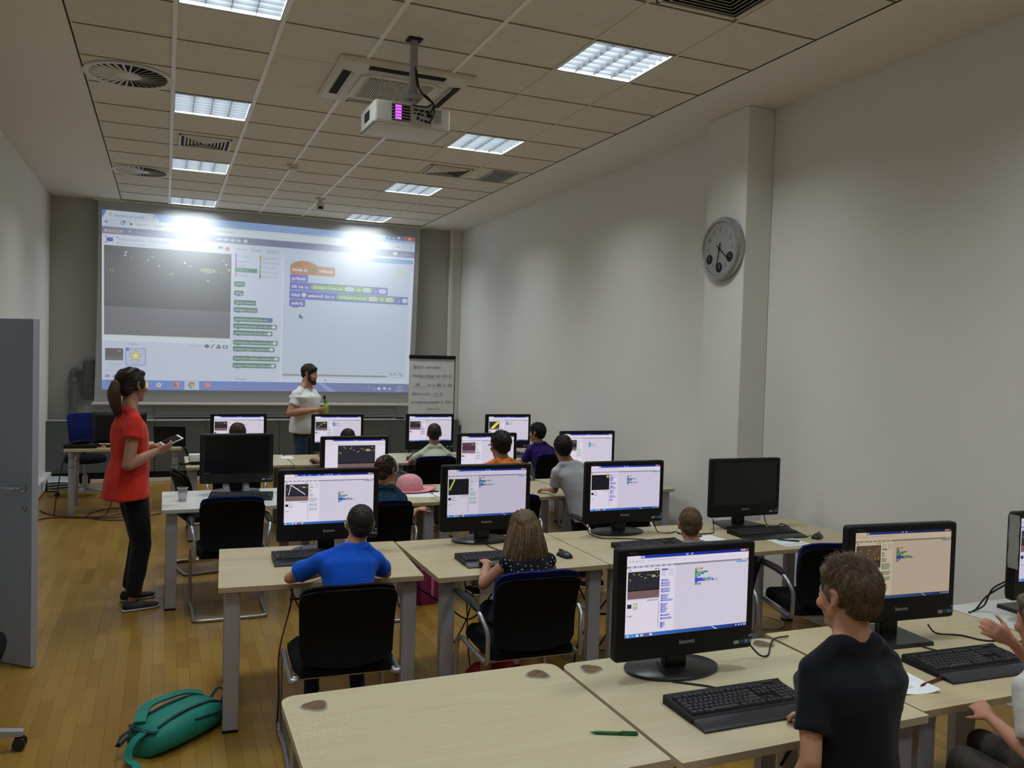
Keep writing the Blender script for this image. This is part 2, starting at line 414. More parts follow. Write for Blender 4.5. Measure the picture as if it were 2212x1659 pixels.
for c in (1, 5):
    for r in LIGHT_ROWS:
        loc = (GX[c] + .3, GY(r) + .3, 0)
        if proto is None:
            proto = empty('ceiling_light', loc); lamp_parts(proto); t = proto
        else: t = dup(proto, loc=loc)
        if r > 0: lb = 'square louvred ceiling light, the %s of the %s row' % (ordn[r] + ('' if r in (1, 13) else ' nearest'), side[c])
        else: lb = 'louvred ceiling light of the %s row %s' % (side[c], 'just above the camera, out of the frame' if r == -3 else 'behind the camera')
        tag(t, lb, 'ceiling light', 'louvred ceiling lights' if r > 0 else 'ceiling lights behind the camera')
        lo = bpy.data.objects.new('lamp_light', lamp_data); COL.objects.link(lo); lo.location = (loc[0], loc[1], ZC + .072)

# round swirl diffusers, square vents, detectors
def swirl(y, label):
    t = empty('air_diffuser', (-.27, y, ZC), 0, label, 'air vent', 'round swirl diffusers')
    b = MB(); n = 40
    b.rings([[(r * math.cos(2 * PI * k / n), r * math.sin(2 * PI * k / n), z) for k in range(n)] for r, z in ((.262, .0), (.262, -.006), (.30, -.012), (.305, -.004), (.305, .0))], cap=False)
    b.build('rim', M_white, t)
    b = MB(); b.cone((0, 0, -.001), (0, 0, -.002), .262, .262, 40); b.build('dark_backing', M_dark, t)
    b = MB(); b.lathe([(.002, -.012), (.08, -.010), (.095, -.003), (.095, -.001)], n=28); b.build('hub', M_white, t)
    b = MB(); b.box((.085, -.0075, -.0012), (.265, .0075, .0012)); 
    me = b.mesh('blade'); me.materials.append(M_white)
    for k in range(30):
        o = bpy.data.objects.new('blade', me); COL.objects.link(o); o.parent = t
        o.rotation_euler = Matrix.Rotation(2 * PI * k / 30, 3, 'Z').to_euler()
        o.rotation_euler = (Matrix.Rotation(2 * PI * k / 30, 3, 'Z') @ Matrix.Rotation(math.radians(38), 3, 'X')).to_euler()
        o.location = (0, 0, -.008)
swirl(6.75, 'round white swirl air diffuser in the left ceiling, the nearer and larger one')
swirl(10.32, 'round white swirl air diffuser in the left ceiling, the farther one near the screen')
def square_vent(x, y, label, m, s=.235):
    t = empty('air_vent', (x, y, ZC), 0, label, 'air vent', 'square four-way ceiling vents')
    b = MB()
    for lo, hi in (((-s, -s, -.012), (-s + .022, s, 0)), ((s - .022, -s, -.012), (s, s, 0)), ((-s, -s, -.012), (s, -s + .022, 0)), ((-s, s - .022, -.012), (s, s, 0))): b.box(lo, hi, .002)
    b.build('frame', m, t)
    b = MB(); b.box((-s + .01, -s + .01, -.001), (s - .01, s - .01, 0)); b.build('dark_backing', M_dark, t)
    for k in range(6):
        q = s - .045 - k * .031
        for a in range(4):
            b = MB(); h = .011
            b.rings([[(-q, -q, -.002), (-q + .016, -q + .016, -.016), (-q + .018, -q + .018, -.014), (-q + .003, -q + .003, -.002)],
                     [(q, -q, -.002), (q - .016, -q + .016, -.016), (q - .018, -q + .018, -.014), (q - .003, -q + .003, -.002)]])
            b.build('slat', m, t, rot=(0, 0, a * PI / 2))
square_vent(.33, 8.57, 'square white ceiling vent between two lights of the left row', M_white)
square_vent(2.76, 8.57, 'square ceiling vent between two lights of the right row', M_cream)
square_vent(2.73, 3.70, 'square cream ceiling vent cut by the top edge of the picture', M_cream, .27)
t = empty('return_grille', (3.345, 8.54, ZC), 0, 'small grey ceiling grille with straight slats beside the right ceiling edge', 'air vent')
b = MB()
for lo, hi in (((-.14, -.27, -.01), (-.12, .27, 0)), ((.12, -.27, -.01), (.14, .27, 0)), ((-.14, -.27, -.01), (.14, -.25, 0)), ((-.14, .25, -.01), (.14, .27, 0))): b.box(lo, hi)
b.build('frame', M_greyl, t)
b = MB(); b.box((-.13, -.26, -.001), (.13, .26, 0)); b.build('dark_backing', M_dark, t)
b = MB(); b.box((-.003, -.25, -.011), (.003, .25, 0)); me = b.mesh('slat'); me.materials.append(M_greyl)
for k in range(9):
    o = bpy.data.objects.new('slat', me); COL.objects.link(o); o.parent = t; o.location = (-.1 + .025 * k, 0, 0)
t = empty('smoke_detector', (1.2306, 9.13, ZC), 0, 'round white smoke detector on the ceiling grid bar', 'detector')
b = MB(); b.lathe([(.055, -.003), (.058, -.02), (.045, -.03)], n=20); b.build('base', M_cream, t)
b = MB(); b.lathe([(.035, -.03), (.05, -.036), (.046, -.055), (.02, -.062)], n=20); b.build('sensor_head', M_white, t)
t = empty('motion_sensor', (1.8306, 10.94, ZC), 0, 'small white motion sensor hanging from the ceiling grid near the screen', 'detector')
b = MB(); b.lathe([(.065, -.003), (.065, -.012), (.03, -.02), (.03, -.05)], n=18); b.build('base', M_cream, t)
b = MB(); b.box((-.045, -.04, -.14), (.045, .04, -.05), .012, 2); b.build('housing', M_cream, t)
b = MB(); b.box((-.03, -.043, -.135), (.03, -.036, -.10), .004); b.build('lens', M_dark, t)

# air conditioning cassette
t = empty('air_conditioner', (AC[0], AC[1], ZC), 0, 'square cream ceiling air conditioner with a central grille above the projector', 'air conditioner')
b = MB(); s = .475
b.rings([[(x * q, y * q, z) for x, y in ((-1, -1), (1, -1), (1, 1), (-1, 1))] for q, z in ((s, 0), (s, -.012), (s - .02, -.032), (s - .1, -.04))])
b.build('panel', M_cream, t, 25)
for a in range(4):
    R = Matrix.Rotation(a * PI / 2, 4, 'Z')
    b = MB(); b.box((-.27, -.425, -.042), (.27, -.365, -.034), M=R); b.build('outlet', M_dark, t)
    b = MB(); b.rings([[(-.27, -.372, -.036), (-.27, -.355, -.062), (-.27, -.350, -.060), (-.27, -.366, -.034)], [(.27, -.372, -.036), (.27, -.355, -.062), (.27, -.350, -.060), (.27, -.366, -.034)]])
    b.build('louvre_flap', M_white, t, rot=(0, 0, a * PI / 2))
b = MB(); q = .29; c_ = .07
b.prism([(-q + c_, -q), (q - c_, -q), (q, -q + c_), (q, q - c_), (q - c_, q), (-q + c_, q), (-q, q - c_), (-q, -q + c_)], -.05, -.038); b.build('grille_frame', M_cream, t)
b = MB(); b.box((-.235, -.235, -.0515), (.235, .235, -.05)); b.build('dark_backing', M_dark, t)
b = MB(); b.box((-.0035, -.24, -.058), (.0035, .24, -.051)); me = b.mesh('grille_slat'); me.materials.append(M_cream)
for k in range(32):
    o = bpy.data.objects.new('grille_slat', me); COL.objects.link(o); o.parent = t; o.location = (-.232 + .015 * k, 0, 0)

# ceiling projector on a pole
t = empty('projector', (1.42, 5.12, 3.35), math.radians(1.5), 'white ceiling projector with purple glowing vent hanging on a grey pole', 'projector')
b = MB(); b.box((-.022, -.02, .13), (.022, .02, .477), .004); b.build('pole', M_silver, t)
b = MB(); b.box((-.045, -.045, .470), (.045, .045, .478), .002); b.build('ceiling_plate', M_dark, t)
b = MB(); b.box((-.05, -.04, .10), (.05, .04, .14), .008); b.box((-.012, -.03, .06), (.012, .03, .11)); b.build('mount', M_silver, t)
b = MB(); b.box((-.25, -.02, -.07), (.25, .34, .075), .022, 3); b.build('body', M_white, t)
b = MB(); b.box((-.255, -.01, -.068), (.255, .33, -.064), .001); b.build('bottom_seam', M_greyl, t)
PY = -.0225
b = MB(); b.box((-.14, PY, -.045), (-.02, PY + .004, .06)); b.build('vent_recess', M_dark, t)
b = MB(); b.box((-.118, PY - .001, -.04), (-.078, PY, .056)); 
M_pur = bpy.data.materials.new('purple_glow'); M_pur.use_nodes = True; _b = M_pur.node_tree.nodes['Principled BSDF']
_b.inputs['Emission Color'].default_value = (0.45, 0.03, 1.0, 1); _b.inputs['Emission Strength'].default_value = 2.2
b.build('glowing_vent', M_pur, t)
for k in range(6):
    b = MB(); z = -.042 + .0185 * k; b.box((-.14, PY - .006, z), (-.02, PY, z + .005)); b.build('vent_slat', M_greyl, t)
b = MB(); b.box((-.012, PY - .0015, -.062), (.12, PY + .002, .066)); b.build('port_panel', mat('port_panel_grey', (.52, .52, .53), .5), t)
for x, z, w_, h_ in ((0, .03, .012, .012), (.015, .03, .012, .012), (.04, .028, .026, .014), (.075, .026, .026, .014), (0, .008, .012, .012), (.022, .006, .026, .013), (.055, .004, .012, .012), (.085, .0, .034, .02), (.02, -.024, .016, .018), (.045, -.03, .016, .012), (.07, -.034, .02, .014), (.098, -.036, .016, .012)):
    b = MB(); b.box((x, PY - .007, z), (x + w_, PY, z + h_), .002); b.build('port', M_dark, t)
b = MB(); b.box((.135, PY - .001, -.03), (.185, PY + .003, .055)); b.build('side_panel', M_greyl, t)
b = MB(); b.box((-.252, .10, -.03), (-.249, .22, .03)); b.build('side_vent', M_dark, t)
b = MB(); b.cone((-.1, .34, 0), (-.1, .37, 0), .05, .045, 20); b.build('lens_barrel', M_blk, t)
b = MB(); b.cone((-.1, .368, 0), (-.1, .372, 0), .04, .04, 20); b.build('lens', M_blk2, t)
for pts in ([(.005, -.022, .3), (.02, -.03, .19), (.06, -.05, .12), (.115, -.05, .085), (.12, -.045, .06), (.10, -.033, .01)], [(.012, -.022, .28), (.035, -.03, .16), (.08, -.055, .115), (.125, -.05, .07), (.118, -.04, -.005), (.092, -.033, -.035)], [(-.01, -.03, .06), (.02, -.06, .05), (.08, -.06, .055), (.11, -.05, .08)]):
    b = MB(); b.tube(smooth_path(pts, 6), .005, 8); b.build('cord', M_cablek, t)

# ------------------------------------------------------------------ big screen and the picture thrown on it
YS = 12.46
scr = empty('projection_screen', (1.37, YS, 0), 0, 'large white pull-down projection screen on the back wall showing a block-coding editor', 'projection screen')
sx = lambda x: x - 1.37
b = MB(); nr = 14
ringsL = []
for k in range(nr + 1):
    q = k / nr; z = 1.075 + (3.82 - 1.075) * q
    xl = -.872 + .012 * math.sin(q * PI) + .022 * q; xr = 3.578 + .05 * q
    ringsL.append([(sx(xl), .012 * math.sin(q * PI), z), (sx(xl) + .05, 0, z), (sx(xr) - .05, 0, z), (sx(xr), .012 * math.sin(q * PI), z)])
b.rings(ringsL, close=False, cap=False)
# second face a millimetre behind gives the cloth its thickness
b.rings([[(x, y + .002, z) for x, y, z in r] for r in ringsL], close=False, cap=False)
b.build('screen_cloth', mat('screen_cloth', (0.47, 0.485, 0.50), 0.8, spec=0.2), scr, 60)
b = MB(); b.box((sx(-.90), -.012, 1.05), (sx(3.60), .012, 1.085), .006, 2); b.build('bottom_bar', M_white, scr)
b = MB(); b.box((sx(-.9), -.01, 3.80), (sx(3.68), .09, 3.828), .004); b.build('roller_case', M_cream, scr)
TL, TR, BR_, BL = (-.804, 3.681), (3.545, 3.652), (3.491, 1.259), (-.778, 1.261)
cv = Canvas(.00025)
def bigmap(u, v):
    u, v = u / 100, v / 100
    x = (1 - v) * ((1 - u) * TL[0] + u * TR[0]) + v * ((1 - u) * BL[0] + u * BR_[0])
    z = (1 - v) * ((1 - u) * TL[1] + u * TR[1]) + v * ((1 - u) * BL[1] + u * BR_[1])
    return (sx(x), -.002, z)
cv.map = bigmap
A_ = 4.3 / 2.4
WHT = rgb(226, 242, 252); PALE = rgb(205, 220, 250); GRY = rgb(150, 150, 175); INK = rgb(70, 75, 95)
cv.rect(0, 0, 100, 100, WHT)
cv.rect(0, 0, 100, 4.3, rgb(120, 165, 235), rgb(150, 190, 240)); cv.poly([(0, 4.3), (0, 0), (1.2, 0)], rgb(70, 110, 210))
cv.poly([(.2, 4.5), (16.6, 4.5), (14.6, .2), (1.4, .2)], rgb(215, 230, 252))
cv.text(3.2, 3.4, 'Untitled-2 on Scratch', 2.4, rgb(95, 105, 135), A_, width=8.8); cv.rect(2, 1.2, 2.7, 3.4, rgb(190, 210, 170))
cv.line(14.5, 1.3, 15.2, 3.0, .3, INK, A_); cv.line(15.2, 1.3, 14.5, 3.0, .3, INK, A_)
cv.rect(89.4, 0, 100, 2.6, rgb(60, 95, 170)); cv.rect(95.8, 0, 99.9, 2.4, rgb(190, 70, 70))
cv.line(97.5, .5, 98.4, 1.9, .35, WHT, A_); cv.line(98.4, .5, 97.5, 1.9, .35, WHT, A_); cv.rect(91.8, 1.4, 92.8, 1.8, WHT); cv.rect(93.6, .6, 94.5, 1.8, WHT); cv.poly([(90.1, 1.7), (90.9, 1.7), (90.5, .7)], WHT)
cv.rect(0, 4.5, 100, 9.2, rgb(208, 224, 250)); cv.rect(8, 4.9, 95, 8.6, WHT)
cv.line(.9, 6.6, 2.0, 6.6, .3, INK, A_); cv.line(.8, 6.6, 1.5, 5.7, .3, INK, A_); cv.line(.8, 6.6, 1.5, 7.5, .3, INK, A_)
cv.disc(5.8, 6.5, 1.1, INK, A_); cv.disc(5.8, 6.5, .8, rgb(208, 224, 250), A_); cv.rect(6.0, 5.3, 6.5, 6.4, INK)
cv.rect(7.9, 6.3, 8.6, 7.4, INK); cv.text(9.4, 7.2, 'Sigurno', 2.0, rgb(105, 110, 125), A_, width=3.5); cv.rect(13.5, 5.4, 13.6, 8, GRY)
cv.text(14.5, 7.2, 'https://scratch.mit.edu/projects/232479238/#editor', 2.0, rgb(135, 145, 165), A_, width=25)
cv.star(94, 6.7, 1.0, INK, A_); cv.star(94, 6.7, .6, WHT, A_); cv.disc(96.5, 6.7, 1.0, rgb(190, 195, 205), A_); cv.disc(96.5, 6.7, .7, WHT, A_)
for k in range(3): cv.disc(98.6, 5.8 + .9 * k, .28, INK, A_)
cv.rect(0, 9.2, 100, 13.2, rgb(118, 124, 172)); cv.text(.6, 12.3, 'SCRATCH', 2.3, rgb(235, 205, 150), A_, width=5.2, bold=.03)
cv.disc(7.8, 11.0, .9, rgb(165, 170, 205), A_); cv.text(9.8, 11.9, 'Datoteka \u25be', 1.9, rgb(190, 195, 225), A_, width=4.5); cv.text(15.9, 11.9, 'Uredi \u25be', 1.9, rgb(170, 178, 215), A_, width=4)
cv.text(21.5, 11.9, 'Savjeti', 1.9, rgb(160, 168, 205), A_, width=3.4)
for k, u in enumerate((34.4, 36.4, 38.4, 40.4)):
    cv.line(u - .8, 11.2, u + .8, 11.2, .5, WHT, A_); cv.line(u, 10.1, u, 12.2, .5, WHT, A_)
cv.disc(42.5, 11.2, 1.1, WHT, A_); cv.text(42.2, 11.9, '?', 1.8, rgb(100, 105, 150), A_)
cv.rect(92.3, 10.2, 93.7, 12.3, WHT); cv.text(94.7, 12.1, 'Sobkilla \u25be', 1.8, rgb(215, 220, 240), A_, width=4.6)
cv.rect(0, 13.2, 38.4, 19.4, rgb(220, 232, 252)); cv.rect(1.3, 15.2, 3.1, 17.4, rgb(60, 75, 190))
for du, dv in ((-.3, 14.4), (3.0, 14.4), (-.3, 17.6), (3.0, 17.6)): cv.rect(1.2 + du, dv, 1.6 + du, dv + .6, rgb(80, 100, 200))
cv.text(4.6, 16.3, 'Zvijezde padalice - Programiranje', 1.9, rgb(150, 155, 175), A_, width=15); cv.text(4.6, 18.6, 'od strane sobkilla', 1.6, rgb(165, 170, 190), A_, width=8)
cv.poly([(33.9, 17.6), (34.2, 15.1), (35.6, 15.4), (35.4, 16.7), (34.4, 16.6)], rgb(70, 80, 60)); cv.disc(36.9, 16.6, 1.35, rgb(190, 75, 95), A_, 8)
# stage: a night sky (no light thrown there, so the cloth shows grey)
cv.rect(.6, 19.5, 38.2, 69.2, rgb(42, 44, 66))
cv.poly([(.6, 69.2), (38.2, 69.2), (38.2, 53.4), (34, 53.2), (31, 53.6), (26, 53.0), (22, 53.3), (18, 52.8), (13, 53.4), (7, 53.0), (.6, 53.5)], rgb(92, 90, 110))
city = [(.6, 53.4)]; rr = random.Random(4); u = .6
while u < 37.4:
    h = rr.uniform(.4, 2.4); city += [(u, 52.6 - h), (u + .7, 52.6 - h)]; u += .8
city += [(38.2, 52.4), (38.2, 53.4)]
cv.poly(city[::-1], rgb(24, 24, 34))
for u, v in ((6.8, 22.7), (2.4, 32.9), (14.4, 24.5), (13.2, 26.4), (24, 26.5), (25.6, 28.3), (16.4, 29.2), (19.8, 33.6), (35.8, 23.5), (37.5, 29), (35.2, 30.5), (31, 36), (20.5, 33), (8.4, 25.6), (3.1, 33.5), (36.6, 25.9), (6.6, 24.4)):
    cv.disc(u, v, rr.uniform(.35, .7), rgb(235, 225, 150) if rr.random() < .75 else rgb(220, 220, 235), A_, 7)
cv.poly([(31 + 2.3 * math.cos(-a), 30.1 + 1.2 * math.sin(-a)) for a in [2 * PI * k / 16 for k in range(16)]], rgb(225, 215, 160))
cv.poly([(31 + 1.9 * math.cos(-a), 30.1 + .75 * math.sin(-a)) for a in [2 * PI * k / 16 for k in range(16)]], rgb(60, 58, 70))
cv.disc(31, 30.4, 1.7, rgb(160, 150, 140), A_, 12)
cv.text(30.9, 71.6, 'x: 240', 1.7, rgb(140, 145, 165), A_, width=2.4); cv.text(34.3, 71.6, 'y: -59', 1.7, rgb(140, 145, 165), A_, width=2.4)
cv.rect(0, 72.6, 38.6, 94.4, rgb(212, 224, 252)); cv.text(7.4, 74.7, 'Likovi', 2.0, rgb(135, 140, 165), A_, width=3)
cv.text(25.9, 74.9, 'Novi lik:', 1.9, rgb(140, 145, 165), A_, width=3.6)
cv.poly([(31, 72.8), (32.0, 74.1), (31, 75.4), (30, 74.1)], INK); cv.line(32.3, 75.3, 33.3, 72.9, .5, INK, A_); cv.rect(34, 74.2, 35.4, 75.3, INK); cv.poly([(34.1, 74), (35.3, 74), (34.7, 72.6)], INK); cv.rect(36, 73.3, 37.5, 75.2, INK); cv.disc(36.75, 74.25, .6, WHT, A_)
cv.rect(.9, 76.8, 6.1, 83.6, rgb(40, 38, 48)); cv.rect(.9, 81.6, 6.1, 83.6, rgb(90, 82, 90)); cv.rect(4.6, 78.1, 5.4, 78.5, rgb(220, 215, 190))
cv.text(1.8, 85.9, 'Pozornica', 1.4, rgb(150, 155, 175), A_, width=3.6); cv.text(1.8, 87.4, '2 pozadine', 1.3, rgb(160, 165, 185), A_, width=3.6)
cv.round(6.7, 76.4, 12.7, 86.4, rgb(125, 155, 235), .9, A_); cv.round(6.95, 76.8, 12.45, 86, rgb(200, 212, 250), .8, A_)
cv.disc(7.3, 77.2, 1.1, rgb(70, 120, 230), A_); cv.star(9.7, 80.8, 3.7, rgb(95, 100, 60), A_, .5); cv.star(9.7, 80.8, 3.3, rgb(240, 232, 80), A_, .5); cv.star(9.7, 80.8, 1.5, rgb(252, 250, 220), A_, .5)
cv.text(8.7, 85.6, 'Star1', 1.4, rgb(160, 165, 190), A_, width=1.9)
cv.text(.9, 89.6, 'Nova pozadina', 1.4, rgb(150, 155, 175), A_, width=4.2); cv.rect(.9, 91.6, 2.2, 93.2, GRY); cv.line(2.8, 93.2, 3.5, 91.6, .4, INK, A_); cv.rect(4, 92.2, 5.3, 93.3, GRY)
# palette
cv.rect(38.5, 13.2, 54.6, 94.4, rgb(213, 226, 252)); cv.rect(54.6, 13.2, 100, 19.4, rgb(208, 222, 252))
cv.rect(38.6, 14.6, 43.2, 17.8, rgb(225, 235, 254)); cv.rect(49.0, 14.6, 53.6, 17.8, rgb(205, 216, 248))
for u, s in ((39.6, 'Skripte'), (44.4, 'Kostimi'), (49.4, 'Zvukovi')): cv.text(u, 16.8, s, 1.9, rgb(120, 125, 150), A_, width=3.4)
cats = [(39.4, 20.2, 'Kretanje', rgb(74, 108, 212)), (39.4, 23.2, 'Izgled', rgb(138, 85, 215)), (39.4, 25.8, 'Zvuk', rgb(187, 66, 195)), (39.4, 28.4, 'Olovka', rgb(14, 154, 108)), (39.4, 31.2, 'Podaci', rgb(238, 125, 22)),
        (47.1, 20.2, 'Događaji', rgb(200, 131, 48)), (47.1, 22.8, 'Upravljanje', rgb(225, 169, 26)), (47.1, 25.7, 'Očitanja', rgb(44, 165, 226)), (47.1, 28.6, 'Operacije', rgb(92, 183, 18)), (47.1, 31.4, 'Više blokova', rgb(99, 45, 153))]
for u, v, s, c in cats:
    if s == 'Olovka':
        cv.rect(39.3, 27.1, 46.4, 29.6, rgb(40, 130, 115)); cv.text(40.4, 29.1, s, 1.9, rgb(160, 205, 200), A_, width=3)
    else:
        cv.rect(u, v - 1.2, u + .5, v + 1.2, c); cv.text(u + .9, v + .7, s, 1.8, rgb(150, 158, 180), A_, width=min(5.2, .55 * len(s)))
GR = rgb(28, 118, 105); GRT = rgb(190, 220, 215)
pal = [(39.2, 35.2, 42.6, 'obriši', None), (39.2, 40.6, 42.2, 'žig', None), (39.2, 46.1, 46.2, 'spusti olovku', None), (39.2, 50.4, 46.8, 'podigni olovku', None), (39.2, 56, 51.7, 'postavi boju olovke na', 'sq'), (39.2, 60, 53.2, 'promijeni boju olovke za', '10'), (39.2, 64.1, 51.8, 'postavi boju olovke na', '0'),
       (39.2, 69.7, 53.6, 'promijeni sjenu olovke za', '10'), (39.2, 73.6, 52.6, 'postavi sjenu olovke na', '50'), (39.2, 79.2, 54.2, 'promijeni debljinu olovke za', '1'), (39.2, 83.4, 53.2, 'postavi debljinu olovke na', '1')]
for u, v, u1, s, x in pal:
    cv.round(u, v, u1, v + 2.9, GR, .5, A_); cv.rect(u + 1, v + 2.9, u + 2, v + 3.3, GR)
    cv.text(u + .5, v + 2.1, s, 1.8, GRT, A_, width=u1 - u - (2.2 if x else .9), bold=.02)
    if x == 'sq': cv.rect(u1 - 1.4, v + .4, u1 - .4, v + 2.5, rgb(70, 70, 200))
    elif x: cv.round(u1 - 1.7, v + .5, u1 - .4, v + 2.4, rgb(225, 238, 240), .9, A_)
# script area
cv.rect(55, 19.4, 98.6, 91.4, rgb(198, 218, 242)); cv.rect(98.6, 19.4, 100, 94.4, rgb(215, 226, 250)); cv.rect(55, 91.4, 100, 94.4, rgb(220, 230, 252))
cv.round(84.8, 14.9, 99.6, 17.3, rgb(75, 150, 215), .8, A_); cv.text(88, 16.7, 'Pogledaj stranicu projekta', 1.5, rgb(200, 225, 245), A_, width=10.8); cv.round(81, 14.9, 84.2, 17.3, rgb(220, 230, 248), .6, A_)
cv.star(95.2, 23.1, 2.6, rgb(190, 210, 120), A_, .45); cv.star(95.2, 23.1, 2.0, rgb(215, 228, 170), A_, .45); cv.disc(99.3, 20.9, .8, INK, A_); cv.disc(99.3, 20.9, .55, WHT, A_)
OR, PU, BLU, GN = rgb(190, 118, 48), rgb(92, 70, 205), rgb(60, 86, 205), rgb(112, 180, 60); TX = rgb(240, 242, 250)
cv.poly([(57.1, 28.6), (71.9, 28.6), (72.1, 28.2), (72.1, 23.4), (71.9, 22.9), (66.2, 22.9), (64.8, 21.5), (62.6, 20.3), (60.2, 20.3), (58.4, 21.4), (57.1, 23.2)], OR)
cv.text(57.8, 26.6, 'kada je', 2.7, TX, A_, width=5, bold=.025); cv.poly([(64.2, 26.6), (64.4, 24.4), (66, 24.2), (66, 26), (64.6, 26.2)], rgb(60, 140, 50)); cv.text(66.7, 26.6, 'kliknut', 2.7, TX, A_, width=4.6, bold=.025)
cv.round(57.1, 28.7, 63, 33.2, PU, .6, A_); cv.text(57.7, 32.0, 'prikaži', 2.6, TX, A_, width=4.5, bold=.025)
cv.round(57.0, 33.4, 90.8, 38.3, BLU, .6, A_); cv.text(57.7, 36.9, 'idi na x:', 2.6, TX, A_, width=5.6, bold=.025)
def green(u0, u1, v):
    cv.round(u0, v, u1, v + 3.6, GN, 1.7, A_); w_ = u1 - u0
    cv.text(u0 + .8, v + 2.6, 'slučajni broj od', 2.3, TX, A_, width=w_ * .46, bold=.02); cv.round(u0 + w_ * .54, v + .5, u0 + w_ * .69, v + 3.1, rgb(235, 240, 250), 1.3, A_); cv.text(u0 + w_ * .565, v + 2.5, '-220', 1.9, INK, A_, width=w_ * .11)
    cv.text(u0 + w_ * .73, v + 2.6, 'do', 2.3, TX, A_, width=w_ * .07, bold=.02); cv.round(u0 + w_ * .83, v + .5, u0 + w_ * .96, v + 3.1, rgb(235, 240, 250), 1.3, A_); cv.text(u0 + w_ * .85, v + 2.5, '220', 1.9, INK, A_, width=w_ * .09)
green(64, 85.6, 34.0); cv.text(86.2, 36.9, 'y:', 2.3, TX, A_, bold=.02); cv.round(87.6, 34.6, 90.4, 37.2, rgb(235, 240, 250), 1.3, A_); cv.text(88.0, 36.5, '160', 1.9, INK, A_, width=2)
cv.rect(57.0, 38.6, 98.3, 43.6, BLU); cv.text(57.7, 42.0, 'klizi', 2.6, TX, A_, width=2.8, bold=.025); cv.disc(61.8, 41.0, 1.3, rgb(235, 240, 250), A_); cv.text(61.5, 41.8, '2', 1.9, INK, A_); cv.text(63.2, 42.0, 'sekundi do x:', 2.6, TX, A_, width=9, bold=.025)
green(72.8, 93.8, 39.2); cv.text(94.6, 42, 'y:', 2.3, TX, A_, bold=.02); cv.round(96.2, 39.7, 98.3, 42.3, rgb(235, 240, 250), 1.2, A_); cv.text(96.7, 41.7, '-4', 1.9, INK, A_, width=1.4)
cv.round(57.0, 43.9, 62.3, 48.2, PU, .6, A_); cv.rect(58, 48.2, 60, 48.8, PU); cv.text(57.7, 47.0, 'sakrij', 2.6, TX, A_, width=3.8, bold=.025)
cv.poly([(60.3, 52.6), (60.3, 55.4), (60.9, 54.9), (61.3, 55.8), (61.6, 55.6), (61.3, 54.7), (62, 54.6)], INK)
cv.rect(55.4, 89.5, 91.6, 90.4, rgb(125, 130, 150)); cv.disc(93, 88, .7, INK, A_); cv.disc(93, 88, .45, rgb(210, 222, 248), A_); cv.line(93.4, 88.5, 93.9, 89.4, .4, INK, A_); cv.rect(94.3, 87.6, 95.2, 87.9, INK); cv.rect(94.3, 88.4, 95.2, 88.7, INK); cv.disc(96.5, 88, .7, INK, A_); cv.disc(96.5, 88, .45, rgb(210, 222, 248), A_); cv.line(96.9, 88.5, 97.4, 89.4, .4, INK, A_)
cv.text(40.1, 93.6, 'Ruksak', 2.1, rgb(130, 135, 155), A_, width=3.7); cv.poly([(69.6, 93.3), (70.4, 93.3), (70, 92.4)], INK)
# task bar
cv.rect(0, 94.5, 100, 100, rgb(85, 140, 235), rgb(70, 95, 170)); cv.poly([(69, 94.5), (67.5, 94.5), (71, 100), (74, 100)], rgb(120, 160, 230))
cv.disc(2.4, 97.2, 2.2, rgb(70, 115, 190), A_); cv.rect(1.7, 96, 2.3, 97, rgb(200, 130, 70)); cv.rect(2.5, 96, 3.1, 97, rgb(130, 180, 90)); cv.rect(1.7, 97.3, 2.3, 98.3, rgb(80, 150, 220)); cv.rect(2.5, 97.3, 3.1, 98.3, rgb(230, 200, 90))
cv.rect(11.6, 95.4, 13.4, 98.8, rgb(235, 215, 130)); cv.disc(16.6, 97.2, 1.3, rgb(235, 235, 245), A_); cv.poly([(16.3, 98), (17.1, 97.2), (16.3, 96.4)], rgb(225, 90, 60))
cv.disc(21.7, 97.1, 2.0, rgb(235, 120, 50), A_); cv.disc(21.5, 97, 1.2, rgb(80, 80, 190), A_); cv.disc(22.2, 96.4, .7, rgb(240, 190, 60), A_)
cv.rect(24.3, 94.7, 28.8, 99.8, rgb(190, 215, 250)); cv.disc(26.5, 97.1, 2.0, rgb(215, 80, 70), A_); cv.poly([(26.5, 97.1), (25.4, 97.1), (25.9, 98.8), (26.7, 99.0)], rgb(70, 165, 90)); cv.poly([(26.5, 97.1), (26.7, 99.0), (27.5, 98.0), (27.6, 96.6)], rgb(240, 200, 70)); cv.disc(26.5, 97.1, .9, WHT, A_); cv.disc(26.5, 97.1, .65, rgb(80, 130, 230), A_)
cv.disc(31.5, 97, 1.9, rgb(215, 60, 80), A_)
for k in range(8): cv.line(31.5 + .35 * math.cos(k * PI / 4), 97 + .6 * math.sin(k * PI / 4), 31.5 + .75 * math.cos(k * PI / 4), 97 + 1.3 * math.sin(k * PI / 4), .35, WHT, A_)
cv.text(84.6, 97.8, 'HR', 1.6, rgb(190, 200, 230), A_, width=1.2); cv.poly([(87, 98), (87.7, 98), (87.35, 97.3)], WHT); cv.rect(88.6, 97.0, 89.6, 98.6, WHT); cv.rect(90.6, 97.0, 91.6, 98.3, WHT); cv.poly([(92.4, 97.8), (93.3, 98.7), (93.3, 97)], WHT)
cv.text(95.6, 97.1, '18:22', 1.6, WHT, A_, width=2); cv.text(95.0, 99.3, '4.7.2018.', 1.6, WHT, A_, width=3.2)
cv.build('projected_picture', vmat('projected_light', BEAM_E, base=(0.47, 0.485, 0.50), rough=0.8, spec=0.2), scr)

